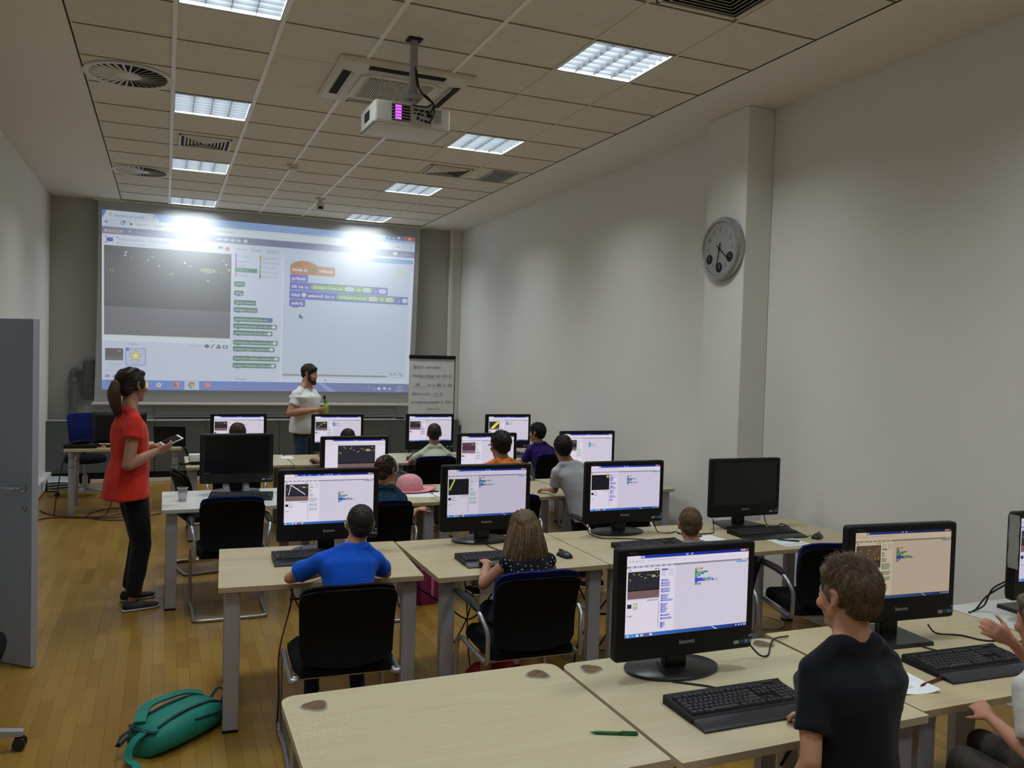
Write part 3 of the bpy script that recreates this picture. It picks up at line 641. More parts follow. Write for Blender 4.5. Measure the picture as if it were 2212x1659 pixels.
# ------------------------------------------------------------------ along the back wall
for k, (x0, x1) in enumerate(((XL, -.115), (-.11, .55), (.555, 1.55), (1.555, 2.5), (2.505, 3.2), (3.205, 4.3))):
    t = empty('wall_cabinet', ((x0 + x1) / 2, 12.36, 0), 0, ['dark grey wall cabinet panel at the left end, behind the blue swivel chair', 'dark grey wall cabinet panel behind the laptop on the teacher desk', 'dark grey wall cabinet panel behind the leftmost lit computer', 'dark grey wall cabinet panel behind the bearded man', 'dark grey wall cabinet panel left of the flip chart', 'dark grey wall cabinet panel behind the flip chart'][k], 'cabinet', 'grey cabinets along the back wall')
    w_ = (x1 - x0) / 2
    b = MB(); b.box((-w_, 0, .14), (w_, .24, .835), .003); b.build('front_panel', M_grey, t)
    b = MB(); b.box((-w_, -.01, .835), (w_, .24, .85), .003); b.build('top_board', M_greyl, t)
    b = MB(); b.box((-w_, .03, .0), (w_, .24, .14)); b.build('plinth', M_blk, t)
b = MB(); b.box((-.9, 12.37, 0), (3.4, 12.387, .055), .003); struct('baseboard_back', b, M_white)
b = MB(); b.box((XL, 6.4, 0), (XL + .02, 12.3, .08), .003); struct('baseboard_left', b, M_white)
b = MB(); b.box((XL, 9.2, .02), (XL + .075, 12.35, .17), .004); tag(struct('trim_2', b, M_white), 'white cable duct running low along the left wall', None)
b = MB(); b.box((XR - .02, YF, 0), (XR, 5.2, .08), .003); b.box((XR - .02, 5.75, 0), (XR, 12.3, .08), .003); struct('baseboard_right', b, M_white)
b = MB(); b.box((4.15, 12.53, .85), (4.20, YB, ZC), .004); b.box((4.20, 12.57, .85), (4.345, YB, ZC)); tag(struct('trim_3', b, M_wall), 'pale vertical pipe casing in the back right corner', None)
t = empty('whiteboard', (1.6, 12.585, 0), 0, 'whiteboard mostly hidden behind the projection screen, only its lower edge showing', 'whiteboard')
b = MB(); b.box((-1.72, -.02, .9), (1.72, .01, 2.1), .004); b.build('board', mat('whiteboard_face', (.36, .355, .34), .3), t)
b = MB(); b.box((-1.72, -.05, .875), (1.72, .01, .9), .004); b.build('pen_tray', M_alu, t)
t = empty('junction_box', (-.94, 12.52, 0), 0, 'grey metal box fixed to the wall left of the screen', 'wall box')
b = MB(); b.box((-.075, -.02, 1.12), (.10, .075, 1.645), .01, 2); b.build('body', mat('box_grey', (.10, .105, .105), .5), t)
b = MB(); b.cone((-.0, -.02, 1.31), (0, -.024, 1.31), .008, .008, 10); b.build('lock', M_dark, t)
t = empty('drain_pipe', (-1.13, 12.50, 0), 0, 'grey plastic pipe bending from the wall box down behind the cabinet', 'pipe')
b = MB(); b.tube(smooth_path([(0, 0, .86), (0, 0, 1.2), (0, 0, 1.43), (.02, 0, 1.50), (.08, 0, 1.525), (.115, 0, 1.525)], 6), .05, 14); b.build('pipe', mat('pipe_grey', (.12, .125, .125), .45), t)
b = MB(); b.cone((0, 0, 1.36), (0, 0, 1.42), .058, .058, 16); b.build('collar', mat('pipe_grey', (.2, .2, .2)), t); b = MB(); b.cone((.07, 0, 1.525), (.12, 0, 1.525), .058, .058, 16); b.build('collar', MATS['pipe_grey'], t)
t = empty('sticky_mark', (XR, 3.03, 2.34), 0, 'tiny yellow sticker on the right wall near the picture edge', 'sticker')
b = MB(); b.box((-.001, -.007, -.03), (0, .007, .03)); b.build('paper_strip', mat('yellow_paper', (.42, .36, .07), .8), t)
# papers and small things lying on the cabinet ledge
b = MB(); b.box((3.30, 12.37, .851), (3.42, 12.46, .875), .006); tag(b.build('chalk_box', M_blk), 'small dark box on the cabinet ledge left of the flip chart', 'box')

# flip chart
t = empty('flip_chart', (3.42, 11.0, 0), math.radians(-2), 'white flip chart with handwritten notes on a black tripod', 'flip chart')
b = MB(); b.box((-.325, 0, .92), (.325, .02, 1.80), .004); b.build('board', M_white, t)
b = MB(); b.box((-.33, -.03, 1.795), (.33, .03, 1.845), .01, 2); b.build('clamp_bar', M_blk, t)
b = MB(); b.rings([[(-.315, -.004 - .006 * math.sin(q * 3), z) , (.315, -.004 - .004 * math.sin(q * 4), z), (.315, -.002, z), (-.315, -.002, z)] for q, z in ((0, .935), (.5, 1.2), (1, 1.5), (1.2, 1.79))]); b.build('paper_pad', M_paper, t, 60)
for n_, pts in (('leg', [(-.24, .035, 1.0), (-.38, -.10, .005)]), ('leg', [(.24, .035, 1.0), (.38, -.10, .005)]), ('leg', [(0, .03, 1.3), (0, .62, .005)])):
    b = MB(); b.tube([Vector(pts[0]), Vector(pts[1])], .013, 8); b.build(n_, M_blk, t)
b = MB(); b.box((.32, -.006, .93), (.328, .018, 1.79)); b.build('side_rail', M_blk, t)
fc = Canvas(.0004); fc.map = lambda u, v: (-.31 + u * .62, -.0125, 1.765 - v * .76)
PEN = rgb(62, 64, 72)
rr = random.Random(3)
def hand(u, v, s, h, w_, struck=False):
    words = s.split(' '); tot = sum(len(w) for w in words) + len(words) - 1; x = u
    for w in words:
        for ch in w:
            fc.text(x, v + rr.uniform(-.006, .006), ch, h * .80 * rr.uniform(.98, 1.2), PEN, .62 / .76, shear=rr.uniform(-.05, .2), bold=-.002); x += w_ / tot * (0.62 if ch in 'ijl1' else 1.1)
        x += w_ / tot
hand(.05, .13, 'Npem', .075, .20); fc.rect(.05, .145, .25, .148, PEN); hand(.34, .13, 'varijablu', .075, .38)
hand(.04, .29, 'slucajan broj od 1 do 10', .085, .92); fc.rect(.34, .305, .55, .308, PEN)
hand(.12, .45, 'idi', .085, .12); fc.rect(.04, .475, .34, .479, PEN); hand(.38, .46, 'na x 100 y 100', .085, .58)
hand(.04, .62, 'Zaustavi', .09, .42); hand(.55, .61, 'sve', .085, .18); fc.rect(.54, .635, .78, .639, PEN)
hand(.03, .77, 'promjeni', .085, .36); hand(.41, .765, 'pozadinu', .06, .25); fc.rect(.40, .745, .66, .75, PEN); hand(.70, .76, 'u dan', .085, .26)
hand(.38, .89, 'kostim', .08, .30)
fc.build('handwriting', vmat('marker_ink', 0, rough=.7), t)['kind'] = 'stuff'

# wall clock on the column
t = empty('wall_clock', (4.10, 5.462, 2.757), PI / 2, 'round silver wall clock with three black sub-dials on the column', 'clock')
# built facing local +Y turned so that its face looks to -X: local frame x -> world +Y
t.rotation_euler = (0, 0, -PI / 2)      # local -Y looks to world -X
R = .25; n = 48
def circ(r, y): return [(r * math.sin(2 * PI * k / n), y, r * math.cos(2 * PI * k / n)) for k in range(n)]
b = MB(); b.rings([circ(.24, -.002), circ(R, -.006), circ(R, -.04), circ(R - .012, -.058), circ(R - .035, -.062), circ(R - .042, -.05)], cap=False); b.build('rim', mat('clock_rim', (.42, .42, .42), .35, metal=.8), t, 30)
b = MB(); b.rings([circ(R - .04, -.046), circ(R - .04, -.049)]); b.build('dial', mat('clock_dial', (.36, .36, .34), .45, metal=.2), t)
ck = Canvas(.0008); ck.map = lambda u, v: (u, -.0495, -v)
for h in (12, 1, 2, 3, 5, 7, 9, 10, 11):
    a = 2 * PI * h / 12; s = str(h); ck.text(.155 * math.sin(a) - .011 * len(s), -.155 * math.cos(a) + .014, s, .042, (.02, .02, .02), layer=1)
ck.build('numerals', vmat('black_print', 0, rough=.6), t)
for h in (4, 6, 8):
    a = 2 * PI * h / 12; x, z = .15 * math.sin(a), .15 * math.cos(a)
    b = MB(); b.cone((x, -.049, z), (x, -.051, z), .040, .040, 24); sd = b.build('sub_dial', M_blk, t)
    b = MB(); b.box((x - .002, -.053, z), (x + .002, -.052, z + .028)); b.box((x, -.053, z - .002), (x + .014, -.052, z + .002)); b.build('sub_dial_hand', M_greyl, sd)
for n_, a, L, w_ in (('hour_hand', math.radians(190 + 3), .145, .005), ('minute_hand', math.radians(128), .17, .005)):
    b = MB(); d = Vector((math.sin(a), 0, math.cos(a))); p = Vector((d.z, 0, -d.x)); q0 = d * -.045 + Vector((0, -.054, 0)); q1 = d * L + Vector((0, -.054, 0))
    b.rings([[q0 + p * w_, q0 - p * w_, q0 - p * w_ + Vector((0, -.002, 0)), q0 + p * w_ + Vector((0, -.002, 0))], [q1 + p * w_ * .6, q1 - p * w_ * .6, q1 - p * w_ * .6 + Vector((0, -.002, 0)), q1 + p * w_ * .6 + Vector((0, -.002, 0))]]); b.build(n_, M_blk, t)
b = MB(); b.cone((0, -.05, 0), (0, -.06, 0), .012, .012, 16); b.build('hub', M_blk, t)

# open grey door on the left
hx, hy = -.682, 5.337; ex, ey = -1.352, 5.934
dv = Vector((hx - ex, hy - ey, 0)); L = .9; ang = math.atan2(dv.y, dv.x)
t = empty('door_1', (hx - .9 * math.cos(ang), hy - .9 * math.sin(ang), 0), ang, None, None); t['kind'] = 'structure'; t['label'] = 'grey door standing open at the left edge with a lever handle'
b = MB(); b.box((.0, 0, .008), (.896, .042, 1.99), .002); b.build('leaf', M_door, t)
b = MB(); b.box((.896, 0, .008), (.9, .042, 1.99), .001); b.build('edge', M_doore, t)
for y, s in ((0, -1), (.042, 1)):
    b = MB(); b.cone((.835, y, 1.03), (.835, y + s * .008, 1.03), .026, .026, 20); b.tube([(.835, y, 1.03), (.835, y + s * .05, 1.03)], .009, 10); b.tube(smooth_path([(.835, y + s * .05, 1.03), (.80, y + s * .055, 1.03), (.705, y + s * .05, 1.028)], 4), .0085, 10); b.build('lever_handle', M_chrome, t)
    b = MB(); b.cone((.835, y, .92), (.835, y + s * .008, .92), .026, .026, 20); b.cone((.835, y + s * .008, .92), (.835, y + s * .022, .92), .011, .011, 12); b.build('lock_rose', M_legside, t)

# ------------------------------------------------------------------ desks
def desk(x0, x1, y0, y1, top, edge, label, rot=0.0, rounded=False, grommets=(), group='computer desks', legm=None):
    cx, cy = (x0 + x1) / 2, (y0 + y1) / 2; w, d = (x1 - x0) / 2, (y1 - y0) / 2
    t = empty('desk', (cx, cy, 0), rot, label, 'desk', group)
    rads = [.004, .004, .05, .05] if rounded else [.004] * 4
    pts = []
    for (px_, py_, a0), r in zip(((-w, -d, 180), (w, -d, 270), (w, d, 0), (-w, d, 90)), rads):
        sx_, sy_ = (1 if px_ > 0 else -1), (1 if py_ > 0 else -1); c = (px_ - sx_ * r, py_ - sy_ * r)
        for k in range(7 if r > .01 else 2):
            a = math.radians(a0 + 90 * k / (6 if r > .01 else 1)); pts.append((c[0] + r * math.cos(a), c[1] + r * math.sin(a)))
    b = MB(); b.prism(pts, .716, .72); b.build('top', top, t, 30)
    b = MB(); b.prism(pts, .695, .716); b.build('edge_band', edge, t, 30)
    lb = MB(); lb.box((-.037, -.024, .012), (.037, .024, .695), .003); lm = lb.mesh('leg'); lm.materials.append(M_silver)
    fb = MB(); fb.box((-.037, -.024, 0), (.037, .024, .012)); fm = fb.mesh('foot'); fm.materials.append(M_blk)
    for x in (-w + .065, w - .065):
        for y in (-d + .06, d - .09):
            o = bpy.data.objects.new('leg', lm); COL.objects.link(o); o.parent = t; o.location = (x, y, 0)
            f = bpy.data.objects.new('foot', fm); COL.objects.link(f); f.parent = o
        b = MB(); b.box((x - .02, -d + .084, .655), (x + .02, d - .114, .69), .002); b.build('side_rail', M_legside, t)
    b = MB(); b.box((-w + .09, d - .12, .64), (w - .09, d - .08, .69), .002); b.build('cross_rail', M_legside, t)
    for gx, gy, gr in grommets:
        g = [(0.043 * math.cos(a) * (1 + .13 * math.cos(3 * a)), .040 * math.sin(a) * (1 + .13 * math.cos(3 * a))) for a in [2 * PI * k / 24 for k in range(24)]]
        ca, sa = math.cos(gr), math.sin(gr)
        g = [(gx + x * ca - y * sa, gy + x * sa + y * ca) for x, y in g]
        gi = [(gx + (x - gx) * .86, gy + (y - gy) * .86) for x, y in g]
        b = MB(); b.rings([[(x, y, .7195) for x, y in g], [(x, y, .7225) for x, y in g], [(x, y, .7225) for x, y in gi], [(x, y, .7195) for x, y in gi]], cap=False); q = b.build('cable_grommet', M_alu, t)
        b = MB(); b.prism(gi, .7188, .7206); b.build('grommet_cover', mat('brown_cork', (.16, .088, .045), .85, nscale=60, namt=.35), q)
    return t
AW = dict(top=M_maple2, edge=M_edge2, rounded=True)
deskA1 = desk(.36, 1.345, 1.95, 2.74, label='bare pale maple desk in the front row with a green pen on it', grommets=((-.395, .29, PI * 0.95), (.39, .30, PI * 1.7)), **AW)
desk(1.36, 2.318, 1.92, 2.71, label='pale maple desk in the front row where the boy in black stands', grommets=((-.39, .315, PI * 1.3), (.40, .33, PI * 1.75)), **AW)
desk(2.332, 3.43, 1.94, 2.74, M_maple, M_edge, 'maple desk at the right with the warm-tinted screen, paper and dark red pen', rot=math.radians(-1))
desk(3.445, 4.33, 1.99, 2.80, M_whitet, M_whitee, 'pale desk at the right edge against the right wall')
desk(.272, 1.265, 4.07, 4.88, M_maple, M_edge, 'maple desk of the boy in the blue t-shirt, left end of its row', rot=math.radians(-3.6))
desk(1.295, 2.283, 3.97, 4.83, M_maple, M_edge, 'maple desk of the long-haired girl in the polka dot top')
desk(2.290, 3.285, 3.97, 4.81, M_maple, M_edge, 'maple desk with the star screen, of the boy whose head shows above the front monitor')
desk(3.290, 4.255, 3.98, 4.79, M_maple, M_edge, 'maple desk by the column with the switched-off computer and an empty chair')
desk(-.005, .985, 6.20, 7.00, M_whitet, M_whitee, 'white desk with the plastic cup and switched-off computer')
desk(1.00, 1.965, 6.06, 6.87, M_maple2, M_edge, 'pale desk with the pink hat on it')
desk(1.972, 3.18, 6.08, 6.90, M_maple2, M_edge, 'pale desk of the boy in the orange t-shirt')
desk(3.195, 4.20, 6.19, 7.00, M_maple2, M_edge, 'pale desk by the right wall, in front of the boy in grey')
desk(.20, 1.195, 8.38, 9.25, M_maple2, M_edge, 'maple desk at the left end of the farthest row')
desk(1.205, 2.2, 8.35, 9.20, M_maple2, M_edge, 'maple desk in the farthest row nearest the bearded man')
desk(2.21, 3.2, 8.33, 9.18, M_maple2, M_edge, 'maple desk in the farthest row of the boy in the pale shirt')
desk(3.21, 4.2, 8.33, 9.18, M_maple2, M_edge, 'maple desk in the farthest row by the wall, of the boy in purple')
# teacher desk with round legs
t = empty('teacher_desk', (-.40, 10.38, 0), 0, 'narrow maple desk with round silver legs behind the woman in red', 'desk')
b = MB(); b.box((-.59, -.36, .695), (.59, .36, .725), .003); b.build('top', M_maple2, t)
for x in (-.52, .52):
    for y in (-.28, .28):
        b = MB(); b.tube([(x, y, .03), (x, y, .69)], .03, 14); l = b.build('leg', M_silver, t)
        b = MB(); b.cone((x, y, 0), (x, y, .03), .034, .034, 14); b.build('foot', M_chrome, l)
        for z in (.52, .62):
            b = MB(); b.cone((x, y, z), (x, y, z + .006), .031, .031, 14); b.build('height_mark', M_blk, l)
    b = MB(); b.box((x - .02, -.25, .62), (x + .02, .25, .66)); b.build('side_rail', M_legside, t)
# small shelf-like desk end seen by the right wall: part of the third row desk

# ------------------------------------------------------------------ chairs
def back_shell(b, wt, wb, h, thick, curve, lean, y0, z0, nx=9, nz=7, rtop=.05):
    front, back = [], []
    for j in range(nz + 1):
        q = j / nz; z = z0 + h * q; hw = wb + (wt - wb) * q
        if q > .9: hw -= rtop * (q - .9) / .1 * .35
        if j == 0: hw -= .02
        fr, bk = [], []
        for i in range(nx + 1):
            p = -1 + 2 * i / nx; x = hw * p
            zz = z - (.020 * p * p * p * p if q > .95 else 0) + (.02 * (p * p) if q == 0 else 0)
            y = y0 - lean * q * q - curve * (1 - p * p) * (.6 + .4 * q) + .02 * math.sin(q * PI)
            fr.append((x, y + thick / 2, zz)); bk.append((x, y - thick / 2, zz))
        front.append(fr); back.append(bk)
    rings = [f + bk[::-1] for f, bk in zip(front, back)]
    b.rings(rings)
def chair(x, y, rot, label, arms=True, blue=True, group='black conference chairs'):
    t = empty('chair', (x, y, 0), rot, label, 'chair', group)
    b = MB(); back_shell(b, .215, .20, .36, .022, .035, .05, -.20, .47); b.build('backrest', M_shell, t, 50)
    b = MB(); back_shell(b, .211, .19, .335 + (.026 if blue else .014), .026, .033, .05, -.177, .495); b.build('back_pad', M_navy if blue else M_fab, t, 50)
    b = MB(); pts = [(-.20, -.2), (.20, -.2), (.225, -.1), (.225, .17), (.19, .235), (-.19, .235), (-.225, .17), (-.225, -.1)]
    b.rings([[(px_ * q, py_ * q, z) for px_, py_ in pts] for q, z in ((.94, .425), (1, .435), (1, .462), (.93, .478))]); b.build('seat', M_fab, t, 50)
    for s in (-1, 1):
        X = .238 * s
        path = []
        if arms:
            path = [(X + .02 * s, .20, .640), (X + .02 * s, .05, .647), (X + .02 * s, -.10, .643), (X + .015 * s, -.165, .618), (X, -.20, .56), (X, -.205, .47)]
            b = MB(); b.tube(smooth_path(path, 5), .0115, 8); b.build('arm_tube', M_chrome, t, 60)
            b = MB(); b.loft([((X + .02 * s, yy, zz), (1, 0, 0), (0, 0, 1), rx, rz) for yy, zz, rx, rz in ((.25, .647, .008, .006), (.24, .649, .02, .011), (.12, .659, .027, .013), (-.03, .663, .026, .013), (-.10, .655, .02, .012), (-.125, .647, .008, .006))], 10); b.build('arm_pad', M_blk, t, 60)
        side = ([(X, -.205, .475), (X, -.20, .435)] if arms else [(X * .8, -.16, .425), (X * .93, -.19, .42)]) + [(X, -.185, .42), (X, -.17, .418), (X, .0, .415), (X, .17, .42), (X + .004 * s, .225, .405), (X + .01 * s, .245, .36), (X + .012 * s, .25, .15), (X + .012 * s, .245, .05), (X + .01 * s, .215, .0135), (X, .1, .0125), (X, -.15, .0125)]
        b = MB(); b.tube(smooth_path(side, 4), .0125, 8); b.build('side_tube', M_chrome, t, 60)
    b = MB(); b.tube(smooth_path([(-.238, -.15, .0125), (-.236, -.19, .0125), (-.2, -.215, .0125), (0, -.217, .0125), (.2, -.215, .0125), (.236, -.19, .0125), (.238, -.15, .0125)], 4), .0125, 8); b.build('floor_bar', M_chrome, t, 60)
    b = MB(); b.tube([(-.238, -.14, .412), (.238, -.14, .412)], .011, 8); b.build('seat_bar', M_chrome, t, 60)
    return t
chair(.77, 3.80, math.radians(-3), 'black armless chair of the boy in the blue t-shirt', arms=False, blue=False)
chair(1.645, 3.73, math.radians(-2), 'black armchair with blue top edge holding the long-haired girl')
chair(2.68, 3.70, math.radians(6), 'black chair of the boy behind the front monitor, only its chrome frame showing')
chair(3.58, 3.79, math.radians(-15), 'empty black armchair with navy seat back before the switched-off computer by the column')
chair(.44, 6.11, 0, 'empty black chair at the white desk with the plastic cup')
chair(1.385, 5.72, 0, 'black armchair of the girl with the headband')
chair(2.36, 5.74, 0, 'black armchair of the boy in orange')
chair(3.13, 5.42, math.radians(-6), 'armchair beside the boy in grey, its black armrest showing left of the star screen')
chair(.62, 8.05, 0, 'chair of the farthest-left child, hidden behind the switched-off computer')
chair(.34, 7.42, math.radians(-78), 'black armless chair turned sideways behind the plastic cup', arms=False, blue=False)
chair(1.68, 8.05, 0, 'chair of the child in front of the bearded man, hidden behind a monitor')
chair(2.49, 8.02, 0, 'black chair with blue top edge of the boy in the pale shirt')
chair(3.80, 8.00, math.radians(-4), 'black chair with blue top edge of the boy in purple')

def swivel(x, y, rot, label, back=True):
    t = empty('swivel_chair', (x, y, 0), rot, label, 'chair')
    for k in range(5):
        a = 2 * PI * k / 5 - .15; d = Vector((math.cos(a), math.sin(a), 0))
        b = MB(); p = Vector((-d.y, d.x, 0))
        b.rings([[d * r + p * w_ + Vector((0, 0, z0)), d * r - p * w_ + Vector((0, 0, z0)), d * r - p * w_ + Vector((0, 0, z1)), d * r + p * w_ + Vector((0, 0, z1))] for r, w_, z0, z1 in ((.02, .026, .08, .12), (.30, .018, .065, .09), (.315, .016, .066, .086))]); b.build('base_arm', M_silver, t)
        c = d * .30 + Vector((0, 0, .03))
        for s in (-1, 1):
            b = MB(); b.cone(c + p * (s * .008), c + p * (s * .026), .029, .027, 18); b.build('caster_wheel', M_blk2, t)
        b = MB(); b.box((-.02, -.01, .03), (.02, .01, .068), .006, M=Matrix.Translation((d.x * .30, d.y * .30, 0)) @ Matrix.Rotation(a, 4, 'Z')); b.build('caster_fork', M_blk, t)
    b = MB(); b.cone((0, 0, .08), (0, 0, .26), .032, .03, 16); b.cone((0, 0, .26), (0, 0, .41), .018, .018, 12); b.build('gas_lift', M_silver, t)
    b = MB(); b.rings([[(q * .235 * math.copysign(abs(math.cos(a)) ** .6, math.cos(a)), q * .225 * math.copysign(abs(math.sin(a)) ** .6, math.sin(a)), z) for a in [2 * PI * k / 24 for k in range(24)]] for q, z in ((.55, .41), (.96, .43), (1, .46), (.97, .49), (.8, .505))]); b.build('seat', M_fab, t, 60)
    if back:
        b = MB(); b.tube(smooth_path([(0, -.1, .42), (0, -.26, .43), (0, -.30, .52), (0, -.29, .66)], 4), .022, 10); b.build('back_bar', M_blk, t)
        b = MB(); back_shell(b, .20, .16, .40, .05, .03, .03, -.25, .60); b.build('backrest', M_navy, t, 50)
    return t
swivel(-.885, 4.31, .05, 'dark swivel chair cut by the left edge, seat and one caster showing', back=False)
swivel(-.88, 11.32, math.radians(188), 'blue-backed office swivel chair behind the teacher desk')

# ------------------------------------------------------------------ computers
UW = rgb(238, 230, 244); UL = rgb(214, 208, 226); UD = rgb(44, 42, 54); UG = rgb(125, 98, 98)
C_OR, C_BL, C_PU, C_GN, C_CY = rgb(205, 135, 60), rgb(60, 80, 210), rgb(120, 70, 200), rgb(30, 140, 110), rgb(60, 150, 190)
ASP = .507 / .285
def ui(cv, sp):
    rr = random.Random(sp.get('seed', 1)); T = sp.get('tint', (1, 1, 1))
    def c(col): return (col[0] * T[0], col[1] * T[1], col[2] * T[2])
    cv.rect(0, 0, 1, 1, c(UW))
    cv.rect(.11, 0, 1, .038, c(rgb(30, 60, 190)), c(rgb(20, 28, 120))); cv.rect(.115, .008, .14, .03, c(rgb(200, 210, 240)))
    if sp.get('tabs'):
        for u in (.2, .26, .36, .43, .5, .58): cv.rect(u, .012, u + .03, .03, c(rgb(110, 150, 230)))
    cv.rect(.47, .008, .49, .03, c(rgb(140, 180, 240))); cv.rect(.51, .008, .53, .03, c(rgb(140, 180, 240)))
    cv.rect(.93, .004, .995, .026, c(rgb(190, 190, 215))); cv.rect(.97, .004, .995, .026, c(rgb(200, 90, 80)))
    for k in range(5): cv.rect(.02 + .025 * k, .062, .032 + .025 * k, .072, c(rgb(150, 150, 165)))
    cv.rect(.16, .06, .40, .07, c(rgb(200, 196, 210))); cv.rect(0, .088, 1, .09, c(rgb(200, 195, 208)))
    cv.rect(0, .125, 1, .148, c(rgb(150, 145, 160)) if sp.get('bar', 1) else c(UL))
    for k in range(8): cv.rect(.03 + .045 * k, .13, .055 + .045 * k, .143, c(rgb(222, 218, 230)))
    cv.rect(.94, .13, .985, .143, c(rgb(225, 222, 232)))
    if sp.get('full'):       # stage shown large, no code
        cv.rect(0, .148, 1, .955, c(UW)); u0, v0, u1, v1 = .21, .17, .83, .93
    else:
        cv.rect(.385, .15, 1, .955, c(rgb(222, 214, 232))); cv.rect(.87, .152, .89, .168, c(UL)); cv.rect(.895, .152, .99, .17, c(rgb(110, 160, 225)))
        u0, v0, u1, v1 = .012, .195, .262, .53
        cv.rect(.02, .165, .035, .18, c(rgb(120, 120, 150))); cv.rect(.225, .165, .235, .182, c(rgb(70, 90, 70))); cv.disc(.25, .174, .009, c(rgb(205, 50, 60)), ASP)
    kind = sp.get('stage', 'night'); dk = c(UD) if kind != 'black' else c(rgb(22, 22, 30))
    if kind == 'plum': dk = c(rgb(78, 52, 72))
    cv.rect(u0, v0, u1, v1, dk); du, dv_ = u1 - u0, v1 - v0
    def P(a, b_): return (u0 + du * a, v0 + dv_ * b_)
    if kind in ('night', 'plum'):
        g0 = .70; cv.rect(*P(0, g0), *P(1, 1), c(UG) if kind == 'night' else c(rgb(140, 105, 118)))
        for k in range(24):
            a = k / 24; h = rr.uniform(.01, .06); cv.rect(*P(a, g0 - h), *P(a + .042, g0 + .01), c(rgb(18, 17, 24)))
        for a, b_ in ((.16, .07), (.05, .27), (.36, .09), (.33, .13), (.42, .19), (.52, .26), (.62, .13), (.68, .15), (.92, .08), (.97, .2), (.9, .22), (.08, .31), (.56, .24), (.2, .11)):
            cv.disc(*P(a, b_), dv_ * .018, c(rgb(235, 225, 120)), ASP, 6)
        q = P(.8, .19); cv.poly([(q[0] + du * .065 * math.cos(-w), q[1] + dv_ * .045 * math.sin(-w)) for w in [2 * PI * k / 12 for k in range(12)]], c(rgb(225, 215, 150)))
        cv.poly([(q[0] + du * .045 * math.cos(-w), q[1] + dv_ * .022 * math.sin(-w)) for w in [2 * PI * k / 10 for k in range(10)]], c(rgb(110, 105, 90)))
    if kind == 'city':
        cv.rect(*P(0, 0), *P(1, .62), c(rgb(105, 85, 80))); cv.rect(*P(0, .6), *P(1, 1), c(rgb(58, 52, 52)))
        for k in range(22):
            a = k / 22; h = rr.uniform(.03, .12) + (.14 if 7 < k < 15 else 0) * rr.random(); cv.rect(*P(a, .62 - h), *P(a + .04, .66), c(rgb(150, 130, 70) if k % 3 else rgb(60, 50, 48)))
        for a, b_ in ((.18, .22), (.52, .22), (.48, .36)): cv.disc(*P(a, b_), dv_ * .03, c(rgb(225, 210, 190)), ASP, 8)
        cv.line(*P(.68, .42), *P(.95, .05), .006, c(rgb(190, 170, 150)), ASP)
    for a0, b0, a1, b1, w_, col in sp.get('lines', ()):
        cv.line(*P(a0, b0), *P(a1, b1), w_ * dv_, c(col), ASP)
        if w_ > .09:
            cv.disc(*P(a0, b0), w_ * dv_ / 2, c(col), ASP); cv.disc(*P(a1, b1), w_ * dv_ / 2, c(col), ASP)
    if sp.get('star'): cv.star(*P(*sp['star']), dv_ * .13, c(rgb(235, 225, 90)), ASP)
    if not sp.get('full'):
        cv.rect(.012, .535, .262, .545, c(UL))
        for k in range(5): cv.rect(.17 + .018 * k, .55, .18 + .018 * k, .565, c(rgb(120, 120, 140)))
        cv.rect(.012, .59, .045, .64, dk); cv.round(.055, .575, .092, .66, c(rgb(195, 190, 210)), .01, ASP); cv.disc(.073, .61, .02, c(rgb(235, 235, 130)) if sp.get('sun') else c(rgb(250, 248, 252)), ASP)
        cv.rect(.012, .73, .018, .742, c(INK)); cv.rect(.026, .73, .048, .742, c(rgb(120, 120, 140)))
        cv.rect(.2575, .575, .2605, .90, c(rgb(110, 105, 120)))
        pc = c({'g': C_GN, 'p': C_PU, 'b': C_BL, 's': rgb(150, 178, 178)}[sp.get('pal', 's')])
        for k in range(5):
            cv.rect(.275, .185 + .018 * k, .31, .193 + .018 * k, c(rgb(190, 188, 205))); cv.rect(.328, .185 + .018 * k, .375, .193 + .018 * k, c(rgb(200, 198, 214)))
        cv.rect(.275, .255 if sp.get('pal') != 'b' else .18, .325, .272 if sp.get('pal') != 'b' else .197, pc)
        for v, u1_ in sp.get('blocks', ((.31, .302), (.345, .30), (.395, .318), (.425, .322), (.475, .355), (.505, .365), (.535, .35), (.59, .366), (.62, .36), (.675, .368), (.705, .362))):
            cv.rect(.275, v, u1_, v + .022, pc); cv.rect(.285, v + .006, u1_ - .016, v + .013, c(rgb(235, 235, 242))); cv.rect(u1_ - .012, v + .004, u1_ - .003, v + .018, c(rgb(240, 240, 246)))
        u, v = sp.get('at', (.54, .20))
        rows = sp.get('rows', ((.065, C_OR), (.022, C_BL), (.03, C_PU), (.105, C_GN), (.075, C_GN), (.045, C_GN), (.15, C_BL), (.19, C_BL), (.045, C_CY), (.025, C_BL)))
        for k, (w_, col) in enumerate(rows):
            cv.rect(u, v, u + w_, v + .021, c(col))
            if w_ > .12:
                cv.rect(u + w_ * .45, v + .003, u + w_ * .78, v + .018, c(rgb(150, 195, 120))); cv.rect(u + w_ * .86, v + .004, u + w_ * .97, v + .017, c(rgb(240, 240, 246)))
            else: cv.rect(u + w_ * .15, v + .007, u + w_ * .7, v + .013, c(rgb(225, 225, 235)))
            v += .0215
    cv.rect(0, .955, 1, 1, c(rgb(60, 130, 215)), c(rgb(18, 30, 130))); cv.poly([(.70, .955), (.69, .955), (.73, 1), (.75, 1)], c(rgb(190, 200, 235)))
    for k, col in enumerate((rgb(200, 200, 220), rgb(90, 170, 230), rgb(235, 235, 245), rgb(225, 215, 190), rgb(200, 60, 70), rgb(230, 225, 230))): cv.rect(.012 + .036 * k, .964, .032 + .036 * k, .992, c(col))
